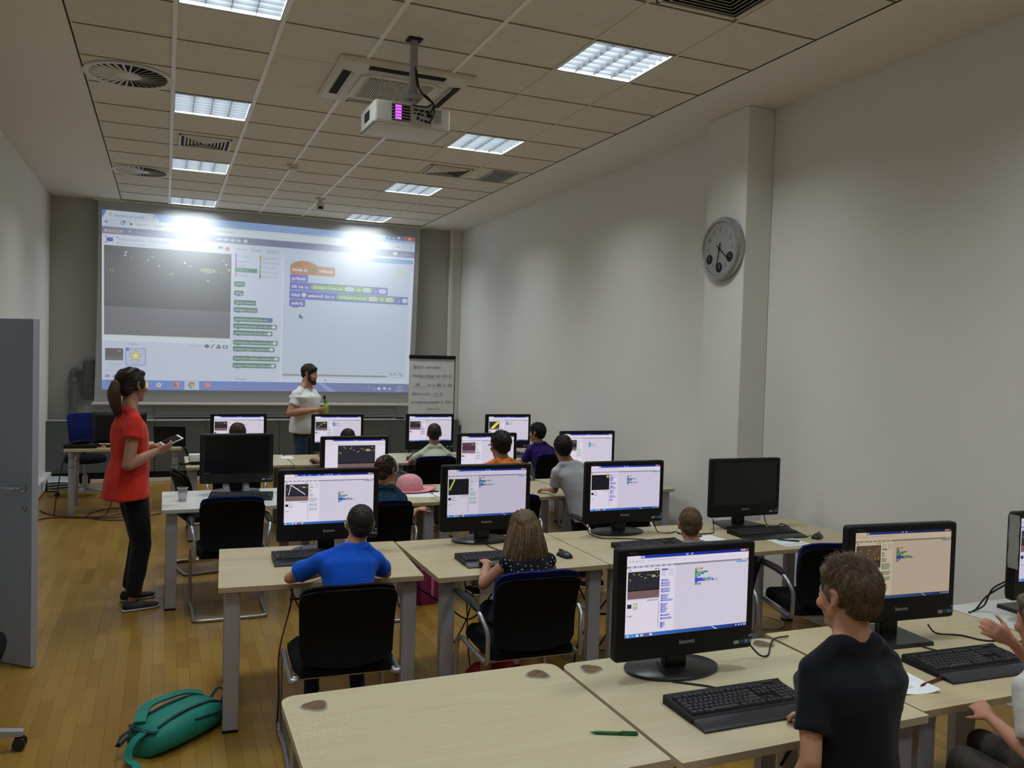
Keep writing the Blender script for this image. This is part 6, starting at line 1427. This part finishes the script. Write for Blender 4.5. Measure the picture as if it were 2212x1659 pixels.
# tablet
tb_ = empty('tablet', tuple(W_(.225, .045, 1.175)), math.atan2(fw.y, fw.x) + math.radians(8), 'small white tablet held by the woman in red', 'tablet')
Rm = Matrix.Rotation(math.radians(-20), 4, 'Y') @ Matrix.Rotation(math.radians(16), 4, 'X')
b = MB(); b.box((-.075, -.04, -.004), (.075, .04, .004), .003, 2, M=Rm); b.build('case', M_white, tb_, 30)
b = MB(); b.box((-.06, -.036, .004), (.06, .036, .0046), M=Rm); b.build('glass', mat('dark_glass', (.006, .007, .008), .22), tb_)

# 2 bearded man ------------------------------------------------------------------
mx, my = 1.555, 10.1; mf = Vector((.80, -.60, 0)).normalized(); mr = Vector((mf.y, -mf.x, 0))   # faces right and towards the class; mr = his right
def N_(f, r, z): return Vector((mx, my, 0)) + mf * f + mr * r + UP * z
WT = cloth('white_t_shirt', (.78, .78, .77)); JEANS = cloth('blue_jeans', (.035, .060, .105), nscale=5, namt=.25)
t, M, O = person('bearded man in a white t-shirt and jeans holding a green bottle', (mx, my), (mx, my, .90), (mx + .005, my, 1.395), (mx + .05, my - .025, 1.582), yaw=-124, pitch=-5, k=1.05, hk=.97, hw=.228, ax=mr, skin=SK3,
    shirt=WT, sleeve=.62, sleeve_r=1.04, hem=-.04, vox=.0065, fat=1.48, neck_r=.066, armr=1.3, collar=.52,
    arms=[dict(s=1, el=N_(-.02, .30, 1.13), wr=N_(.22, .12, 1.165), hd=mf * .9 - mr * .5, pn=-mr * .9 + UP * .1, th=-1, curl=.9),
          dict(s=-1, el=N_(.0, -.30, 1.13), wr=N_(.22, -.08, 1.13), hd=mf * .6 + mr * .8, pn=mr * .3 - mf * .8, th=1, curl=.8)],
    legs=[dict(s=1, kn=N_(.03, .12, .48), an=N_(-.01, .14, .085), toe=mf), dict(s=-1, kn=N_(.03, -.12, .48), an=N_(-.01, -.14, .085), toe=mf)], trousers=JEANS, legw=1.2, shoe_m=M_fab, brow=H_brown)
short_hair(t, M, H_brown, .008, 700, .022, .0022, True, rs=11)
mb = MB(); mb.ell(M, (0, .040, -.090), (.052, .052, .034), u=20, v=12); mb.ell(M, (0, .066, -.108), (.036, .030, .026), u=16, v=10)
for s in (-1, 1): mb.ell(M, (.055 * s, .022, -.055), (.012, .030, .042), u=12, v=8)
mb.ell(M, (0, .089, -.053), (.026, .009, .006), u=12, v=8)
blob('beard', mb, .006, hairmat('brown_beard', (.040, .020, .011)), t, 2)
b = MB(); b.lathe([(.002, -.06), (.026, -.058), (.028, -.02), (.027, .02), (.018, .045), (.013, .05), (.013, .075), (.002, .078)], n=18)
bt = empty('drink_bottle', tuple(N_(.31, .055, 1.185)), 0, 'lime green drink bottle in the hand of the bearded man', 'bottle')
b.build('bottle_body', mat('lime_plastic', (.30, .55, .05), .3), bt, 50)
b = MB(); b.lathe([(.002, .075), (.017, .076), (.017, .098), (.014, .102), (.002, .102)], n=18); b.build('cap', mat('green_cap', (.13, .42, .03), .35), bt, 50)
mk = empty('wireless_clicker', tuple(N_(.285, .03, 1.265)), 0, 'slim black device above the green bottle in the hand of the bearded man', 'remote')
b = MB(); b.box((-.014, -.012, -.075), (.014, .012, .07), .008, 2, M=Matrix.Rotation(math.radians(-12), 4, 'Y')); b.build('body', M_blk, mk, 40)
b = MB(); b.cone((-.003, -.0125, .03), (-.003, -.0145, .03), .006, .006, 10); b.build('button', M_greyl, mk)

# 3 boy in blue ------------------------------------------------------------------
BLUE = cloth('royal_blue_t_shirt', (.006, .090, .62)); SHORTS_D = cloth('dark_blue_shorts', (.010, .016, .05)); GREYJ = cloth('grey_trousers', (.09, .09, .10))
t, M, O = person('boy in a bright blue t-shirt leaning on the desk, seen from behind', (.80, 3.84), (.80, 3.78, .53), (.83, 3.94, .895), (.885, 3.965, 1.015), yaw=-3, pitch=-2, roll=4, k=.80, hk=.835, hw=.158, ax=(1, .05, -.04), skin=SK3, shirt=BLUE, sleeve=.74, sleeve_r=1.14, fat=1.12,
    arms=[dict(s=-1, el=(.565, 4.02, .765), wr=(.76, 4.13, .755), hd=(1, .35, 0), pn=(0, 0, -1), th=1), dict(s=1, el=(1.03, 4.0, .76), wr=(.93, 4.16, .76), hd=(-.6, .8, 0), pn=(0, 0, -1), th=-1)],
    legs=sit_legs(.80, 3.78, .8, tuck=.1), trousers=SHORTS_D, shoe_m=M_fab, vox=.0065)
short_hair(t, M, hairmat('cropped_dark_hair', (.020, .013, .009)), .003, 1100, .009, .0016, False, rs=21)
b = MB(); b.tube(smooth_path([M @ Vector(p) for p in ((-.072, .075, .0), (-.082, .04, .002), (-.088, .0, .008), (-.088, -.018, .004), (-.085, -.026, -.014))], 4), .0032, 8); b.build('glasses_temple', mat('lime_frame', (.22, .60, .06), .35), t)
b = MB(); b.tube(smooth_path([M @ Vector(p) for p in ((-.072, .078, .0), (-.05, .098, .004), (0, .108, .002), (.05, .098, .004), (.072, .078, .0))], 3), .003, 8); b.build('glasses_front', MATS['lime_frame'], t)

# 4 girl with long hair ------------------------------------------------------------
DOT = cloth('navy_polka_cloth', (.008, .009, .018), .15)
t, M, O = person('girl with long dark blond hair and a navy polka dot top, seen from behind', (1.69, 3.80), (1.69, 3.72, .53), (1.715, 3.82, .85), (1.705, 3.85, .965), yaw=-14, pitch=-14, k=.80, hk=.84, hw=.142, skin=SK3, shirt=DOT, shirt_name='sleeveless_top', sleeve=.05, sleeve_r=.78,
    arms=[dict(s=-1, el=(1.50, 3.87, .70), wr=(1.585, 4.05, .755), hd=(.2, 1, 0)), dict(s=1, el=(1.90, 3.88, .70), wr=(1.88, 4.06, .755), hd=(-.1, 1, 0))],
    legs=sit_legs(1.69, 3.72, .8, tuck=.12), trousers=cloth('navy_polka_skirt', (.008, .009, .018)), shorts=True, legw=1.15, shoe_m=mat('blue_sandal', (.03, .05, .09), .7))
HL = hairmat('long_hair', (.135, .085, .045))
mb = MB(); mb.ell(M, (0, -.015, .040), (.086, .106, .092), u=28, v=18)
W0 = Matrix.Translation(M.to_translation()) @ Matrix.Scale(.84, 4)
mb.loft([(W0 @ Vector((0, y, z)), (1, 0, 0), (0, 1, 0), rx * .84, ry * .84) for y, z, rx, ry in ((-.015, .06, .080, .087), (-.022, .0, .100, .094), (-.03, -.07, .122, .092), (-.035, -.14, .140, .082), (-.035, -.20, .142, .066), (-.032, -.25, .12, .046), (-.03, -.262, .06, .02))], 28)
def hp(me):
    c0 = M.to_translation()
    displace(me, lambda c: .0035 * math.sin(math.atan2(c.x - c0.x, c0.y - c.y) * 26 + noise.noise(c * 12) * 4) + .003 * noise.noise(c * 30))
blob('hair', mb, .006, HL, t, 2, hp)
s_ = MB(); rr = random.Random(9); T0 = M.to_translation()
HL2 = hairmat('long_hair_highlights', (.27, .185, .105)); s2_ = MB()
for i in range(380):
    a = rr.uniform(-2.3, 2.3); e = rr.uniform(0, .016); sgn = rr.uniform(.84, 1.10); pts = []
    for y, z, rx, ry in ((-.018, .122, .02, .02), (-.015, .10, .055, .06), (-.018, .05, .084, .092), (-.022, .0, .103, .098), (-.03, -.07, .125, .096), (-.035, -.14, .143, .086), (-.035, -.205 * sgn, .145, .070), (-.032, -.262 * sgn, .134, .055)):
        j = .12 * noise.noise((i * 1.7, z * 9, 0)); pts.append(T0 + .84 * Vector(((rx + e * .3) * math.sin(a + j), y - (ry + e * .3) * math.cos(a + j), z)))
    (s2_ if i % 4 == 0 else s_).tube(smooth_path(pts, 2), .0025, 4, rads=[.0010] + [.0026] * 12 + [.0015, .0007])
s_.build('hair_locks', HL, t, 60); s2_.build('hair_highlights', HL2, t, 60)
# white dots sewn flat on the cloth, and straps
def dots(me_obj_name): pass
DOTPOS = []
rr = random.Random(5)
b = MB()
for i in range(34):
    u = rr.uniform(-1, 1); z = rr.uniform(.735, .865); x = 1.69 + u * .12; yy = None
    DOTPOS.append((x, z))
DOT_T = t

# 5 boy behind the front monitor -----------------------------------------------------
STRIPE = cloth('fine_striped_shirt', (.26, .28, .34))
t, M, O = person('boy with very short blond hair showing just above the big front monitor', (2.76, 3.84), (2.77, 3.72, .52), (2.77, 3.86, .80), (2.758, 3.90, .925), yaw=-30, pitch=-8, k=.78, hk=.83, hw=.15, skin=SK3, shirt=STRIPE, sleeve=.9, sleeve_r=1.1,
    arms=[dict(s=-1, el=(2.52, 3.74, .60), wr=(2.43, 3.90, .665), hd=(-.2, .9, .2), pn=(1, 0, -.3), th=1, curl=.8), dict(s=1, el=(2.97, 3.92, .72), wr=(3.0, 4.12, .755), hd=(0, 1, 0))],
    legs=sit_legs(2.77, 3.72, .8, tuck=.1), trousers=GREYJ, shoe_m=M_fab)
short_hair(t, M, H_blond, .0035, 1100, .012, .0016, False, rs=31, tuft=1.0)

# 6 boy in black ------------------------------------------------------------------------
BLKT = cloth('black_t_shirt', (.0075, .0085, .013), .25)
bx, by = 1.775, 1.70
t, M, O = person('boy in a black t-shirt standing at the big lit computer in front', (bx, by), (1.715, 1.66, .66), (1.742, 1.70, 1.072), (1.738, 1.715, 1.222), yaw=10, pitch=-3, k=.80, hk=.86, hw=.150, ax=(1, -.05, 0), skin=SK3, shirt=BLKT, sleeve=.70, sleeve_r=1.14, fat=1.36, hem=-.10, neck_r=.054,
    arms=[dict(s=-1, el=(1.55, 1.63, .83), wr=(1.525, 1.70, .64), hd=(.1, .3, -.9), pn=(1, 0, 0), th=1), dict(s=1, el=(1.965, 1.78, .80), wr=(1.895, 1.95, .755), hd=(-.55, .8, .05), pn=(-.3, 0, -1), th=-1, curl=.6)],
    legs=[dict(s=-1, kn=(1.70, 1.66, .36), an=(1.70, 1.64, .07)), dict(s=1, kn=(1.83, 1.66, .36), an=(1.84, 1.64, .07))], trousers=cloth('dark_trousers', (.015, .015, .018)), shoe_m=M_fab, vox=.0055)
HB = hairmat('boy_brown_hair', (.125, .085, .052))
short_hair(t, M, HB, .006, 3000, .026, .0014, True, rs=41, tuft=.5)

# 7 boy at the right edge ---------------------------------------------------------------
t, M, O = person('child in a white t-shirt sitting at the right edge, mostly cut off by the picture', (2.55, 1.62), (2.53, 1.60, .52), (2.565, 1.66, .925), (2.525, 1.70, 1.075), yaw=0, pitch=-4, k=.78, hk=.83, hw=.15, ax=(1, -.3, 0), skin=SK3, shirt=cloth('off_white_t_shirt', (.58, .56, .52)), sleeve=.75, sleeve_r=1.2,
    arms=[dict(s=-1, el=(2.40, 1.62, .70), wr=(2.46, 1.81, .735), hd=(.35, .9, .2), pn=(.6, 0, -.8), th=1, curl=.5), dict(s=1, el=(2.72, 1.76, .80), wr=(2.57, 1.83, .965), hd=(-.75, .25, .45), pn=(-.3, 1, .2), th=-1, curl=.5)],
    legs=[dict(s=-1, kn=(2.44, 1.88, .56), an=(2.44, 1.95, .07)), dict(s=1, kn=(2.62, 1.95, .56), an=(2.64, 1.98, .07))], trousers=cloth('camouflage_trousers', (.045, .04, .035), nscale=9, namt=.8), legw=1.25, shoe_m=M_fab, vox=.0055)
short_hair(t, M, HB, .006, 1200, .018, .0017, True, rs=51)
chair_r = chair(2.58, 1.56, 0, 'chair under the child at the right edge, outside the picture', arms=False, blue=False)

# 8 girl with headband --------------------------------------------------------------------
t, M, O = person('girl with a white headband and dark teal top looking at her neighbours', (1.47, 5.78), (1.45, 5.70, .52), (1.475, 5.80, .855), (1.478, 5.80, 1.015), yaw=-52, pitch=-4, k=.80, hk=.85, hw=.14, ax=(.92, -.25, 0), skin=SK3, shirt=mat('teal_striped_cloth', (.012, .045, .070), .85, spec=.2, bump=.3, bscale=22, nscale=30, namt=.7, stretch=(1, 1, 7)), shirt_name='top', sleeve=.5, sleeve_r=1.12,
    arms=[dict(s=-1, el=(1.28, 5.85, .68), wr=(1.33, 6.05, .755), hd=(.3, 1, 0)), dict(s=1, el=(1.60, 5.70, .665), wr=(1.705, 5.80, .715), hd=(.9, .35, .1), pn=(.2, 0, -1), th=-1, curl=.75, hk=1.1)],
    legs=sit_legs(1.45, 5.70, .8, tuck=.1), trousers=cloth('dark_skirt', (.02, .012, .016)), shorts=True, shoe_m=mat('brown_shoe', (.03, .022, .012), .7), vox=.0055)
C0, R0 = (0, -.018, .036), (.081, .102, .088)
mb = MB(); mb.ell(M, C0, R0, u=28, v=18); mb.ell(M, (0, -.055, -.02), (.064, .055, .062), u=18, v=12); mb.ell(M, (0, .045, .074), (.058, .042, .030), u=16, v=10); mb.ell(M, (0, -.10, .07), (.035, .03, .035), u=12, v=8)
for s in (-1, 1): mb.ell(M, (.069 * s, .012, .018), (.013, .034, .042), u=12, v=8)
blob('hair', mb, .0065, H_mid, t, 3)
s_ = MB(); strands(s_, M, [(C0, R0, lambda p: not (p.y > .06 and p.z < .07) and p.z > -.03)], 400, .05, .0025, lambda p, n: Vector((0, -.12, .06)) - p, 7, .04, lift=(0, .05)); s_.build('hair_locks', H_mid, t, None)
b = MB(); b.tube([M @ Vector((.0885 * math.cos(a), .038 - .025 * math.sin(a), .030 + .098 * math.sin(a))) for a in [PI * (-.12 + 1.24 * k / 20) for k in range(21)]], .0055, 8); b.build('headband', M_white, t)
b = MB(); b.tube([M @ Vector(p) for p in ((.083, .0, .06), (.080, -.012, .078), (.074, -.018, .090))], .0035, 8); b.build('hair_clip', M_chrome, t)

# 9 boy in orange ---------------------------------------------------------------------------
ORG = mat('orange_printed_cloth', (.80, .22, .035), .85, spec=.15, bump=.3, bscale=22, nscale=26, namt=.35)
t, M, O = person('boy in an orange t-shirt with black hair, seen from behind', (2.385, 5.84), (2.37, 5.72, .52), (2.40, 5.84, 1.045), (2.38, 5.86, 1.172), yaw=6, pitch=-4, k=.86, hk=.93, hw=.150, skin=SK2, shirt=ORG, sleeve=.6, sleeve_r=1.12,
    arms=[dict(s=-1, el=(2.20, 5.92, .78), wr=(2.26, 6.12, .755), hd=(.2, 1, 0)), dict(s=1, el=(2.60, 5.93, .78), wr=(2.635, 6.12, .76), hd=(.02, 1, 0), curl=.6)],
    legs=sit_legs(2.37, 5.72, .8, tuck=.1), trousers=GREYJ, shoe_m=M_fab)
short_hair(t, M, H_dark, .009, 700, .02, .0022, True, rs=61)
b = MB(); b.tube(smooth_path([M @ Vector(p) for p in ((-.085, -.01, .006), (-.084, .04, .004), (-.074, .078, .0), (-.05, .100, .004), (0, .108, .002), (.05, .100, .004), (.074, .078, 0), (.084, .04, .004), (.085, -.01, .006))], 3), .0028, 8); b.build('glasses', mat('brown_frame', (.10, .03, .012), .35), t)

# 10 boy in grey -----------------------------------------------------------------------------
GRT = cloth('light_grey_t_shirt', (.47, .48, .51), .45)
t, M, O = person('boy in a light grey t-shirt standing and leaning over the desk', (3.08, 6.0), (3.16, 5.92, .56), (3.055, 6.00, .985), (3.00, 6.03, 1.115), yaw=-12, pitch=-8, roll=-4, k=.80, hk=.90, hw=.152, ax=(1, -.12, .10), skin=SK2, shirt=GRT, sleeve=.78, sleeve_r=1.15, fat=1.08, hem=-.06,
    arms=[dict(s=-1, el=(2.955, 6.06, .775), wr=(2.97, 6.20, .755), hd=(-.55, .8, 0), pn=(0, 0, -1), th=1, curl=.6), dict(s=1, el=(3.27, 6.10, .80), wr=(3.22, 6.28, .755), hd=(-.3, 1, 0))],
    legs=[dict(s=-1, kn=(3.13, 5.96, .34), an=(3.16, 5.92, .07)), dict(s=1, kn=(3.26, 5.96, .34), an=(3.30, 5.90, .07))], trousers=BLACKT, shoe_m=M_fab)
short_hair(t, M, H_dark, .010, 700, .022, .0022, True, rs=71)

# 11..14 the farthest row ----------------------------------------------------------------------
t, M, O = person('child with brown hair whose head shows above the switched-off computer', (.645, 8.17), (.64, 8.05, .52), (.645, 8.16, .90), (.645, 8.20, 1.045), yaw=0, pitch=-8, k=.80, hk=.88, hw=.15, skin=SK2, shirt=cloth('dark_t_shirt', (.03, .03, .04)), arms=[dict(s=-1, el=(.46, 8.24, .76), wr=(.50, 8.44, .755)), dict(s=1, el=(.83, 8.24, .76), wr=(.80, 8.44, .755))], legs=sit_legs(.64, 8.05, .8, tuck=.1), trousers=GREYJ, face=False)
short_hair(t, M, H_mid, .012, 600, .026, .0024, True, rs=81)
t, M, O = person('child with black hair whose head shows above the enlarged night picture', (1.685, 8.17), (1.68, 8.05, .50), (1.685, 8.16, .84), (1.688, 8.20, .985), yaw=0, pitch=-6, k=.80, hk=.88, hw=.15, skin=SK2, shirt=cloth('brown_t_shirt', (.05, .03, .03)), arms=[dict(s=-1, el=(1.46, 8.22, .755), wr=(1.40, 8.40, .77), hd=(-.1, 1, -.1), curl=.7), dict(s=1, el=(1.88, 8.24, .76), wr=(1.84, 8.44, .755))], legs=sit_legs(1.68, 8.05, .8, tuck=.1), trousers=GREYJ, face=False)
short_hair(t, M, H_dark, .008, 600, .02, .0022, False, rs=91)
t, M, O = person('boy in a pale grey-green t-shirt with close-cropped hair, seen from behind', (2.575, 8.15), (2.56, 8.03, .50), (2.575, 8.16, .87), (2.578, 8.17, 1.035), yaw=-17, pitch=-2, k=.84, hk=.92, hw=.165, skin=SK3, shirt=cloth('pale_sage_t_shirt', (.60, .63, .50)), sleeve=.6, sleeve_r=1.15, neck_r=.055, arms=[dict(s=-1, el=(2.36, 8.26, .74), wr=(2.44, 8.45, .755), hd=(.3, 1, 0)), dict(s=1, el=(2.79, 8.26, .74), wr=(2.72, 8.45, .755), hd=(-.3, 1, 0))], legs=sit_legs(2.56, 8.03, .8, tuck=.1), trousers=GREYJ, face=False)
short_hair(t, M, H_brown, .003, 700, .009, .0017, False, rs=101)
t, M, O = person('boy in a dark purple t-shirt looking to the left', (3.76, 8.15), (3.80, 8.03, .50), (3.765, 8.14, .895), (3.735, 8.15, 1.035), yaw=38, pitch=0, k=.84, hk=.90, hw=.16, ax=(1, .1, 0), skin=SK2, shirt=cloth('purple_t_shirt', (.035, .012, .14)), sleeve=.7, sleeve_r=1.15, arms=[dict(s=-1, el=(3.60, 8.18, .69), wr=(3.66, 8.36, .66), hd=(.2, .8, .1)), dict(s=1, el=(3.98, 8.22, .74), wr=(3.94, 8.44, .755))], legs=sit_legs(3.80, 8.03, .8, tuck=.1), trousers=GREYJ, brow=H_dark)
short_hair(t, M, H_dark, .009, 800, .022, .0022, True, rs=111, tuft=.6)

# ------------------------------------------------------------------ bake the fused surfaces
bpy.context.view_layer.update()
dg = bpy.context.evaluated_depsgraph_get(); baked = []
for o, m, post in FINAL: baked.append(bpy.data.meshes.new_from_object(o.evaluated_get(dg)))
for (o, m, post), me in zip(FINAL, baked):
    old = o.data; o.modifiers.clear(); o.data = me; me.name = o.name
    if not me.materials: me.materials.append(m)
    if post: post(me); me.update()
    for p in me.polygons: p.use_smooth = True
    bpy.data.meshes.remove(old)
# polka dots set into the girl's top where its cloth really lies
from mathutils.bvhtree import BVHTree
top = next(c for c in DOT_T.children if c.name.startswith('sleeveless_top'))
bvh = BVHTree.FromPolygons([v.co for v in top.data.vertices], [tuple(p.vertices) for p in top.data.polygons])
b = MB(); O = DOT_T.location
for r_ in range(12):
    for c_ in range(14):
        x = 1.69 - .17 + .026 * c_ + (.013 if r_ % 2 else 0) + .008 * math.sin(c_ * 5.1 + r_ * 2.3); z = .60 + .024 * r_ + .007 * math.sin(c_ * 3.7 + r_ * 4.9)
        hit = bvh.ray_cast(Vector((x, 3.2, z)) - O, Vector((0, 1, 0)))
        if hit[0] is not None and (c_ * 7 + r_ * 5) % 9 not in (0, 4):
            p, n = hit[0], hit[1]; b.cone(p + n * .0002, p + n * .0012, .0038, .0034, 8)
b.build('polka_dots', mat('white_dots', (.6, .6, .6), .8), DOT_T)['kind'] = 'stuff'
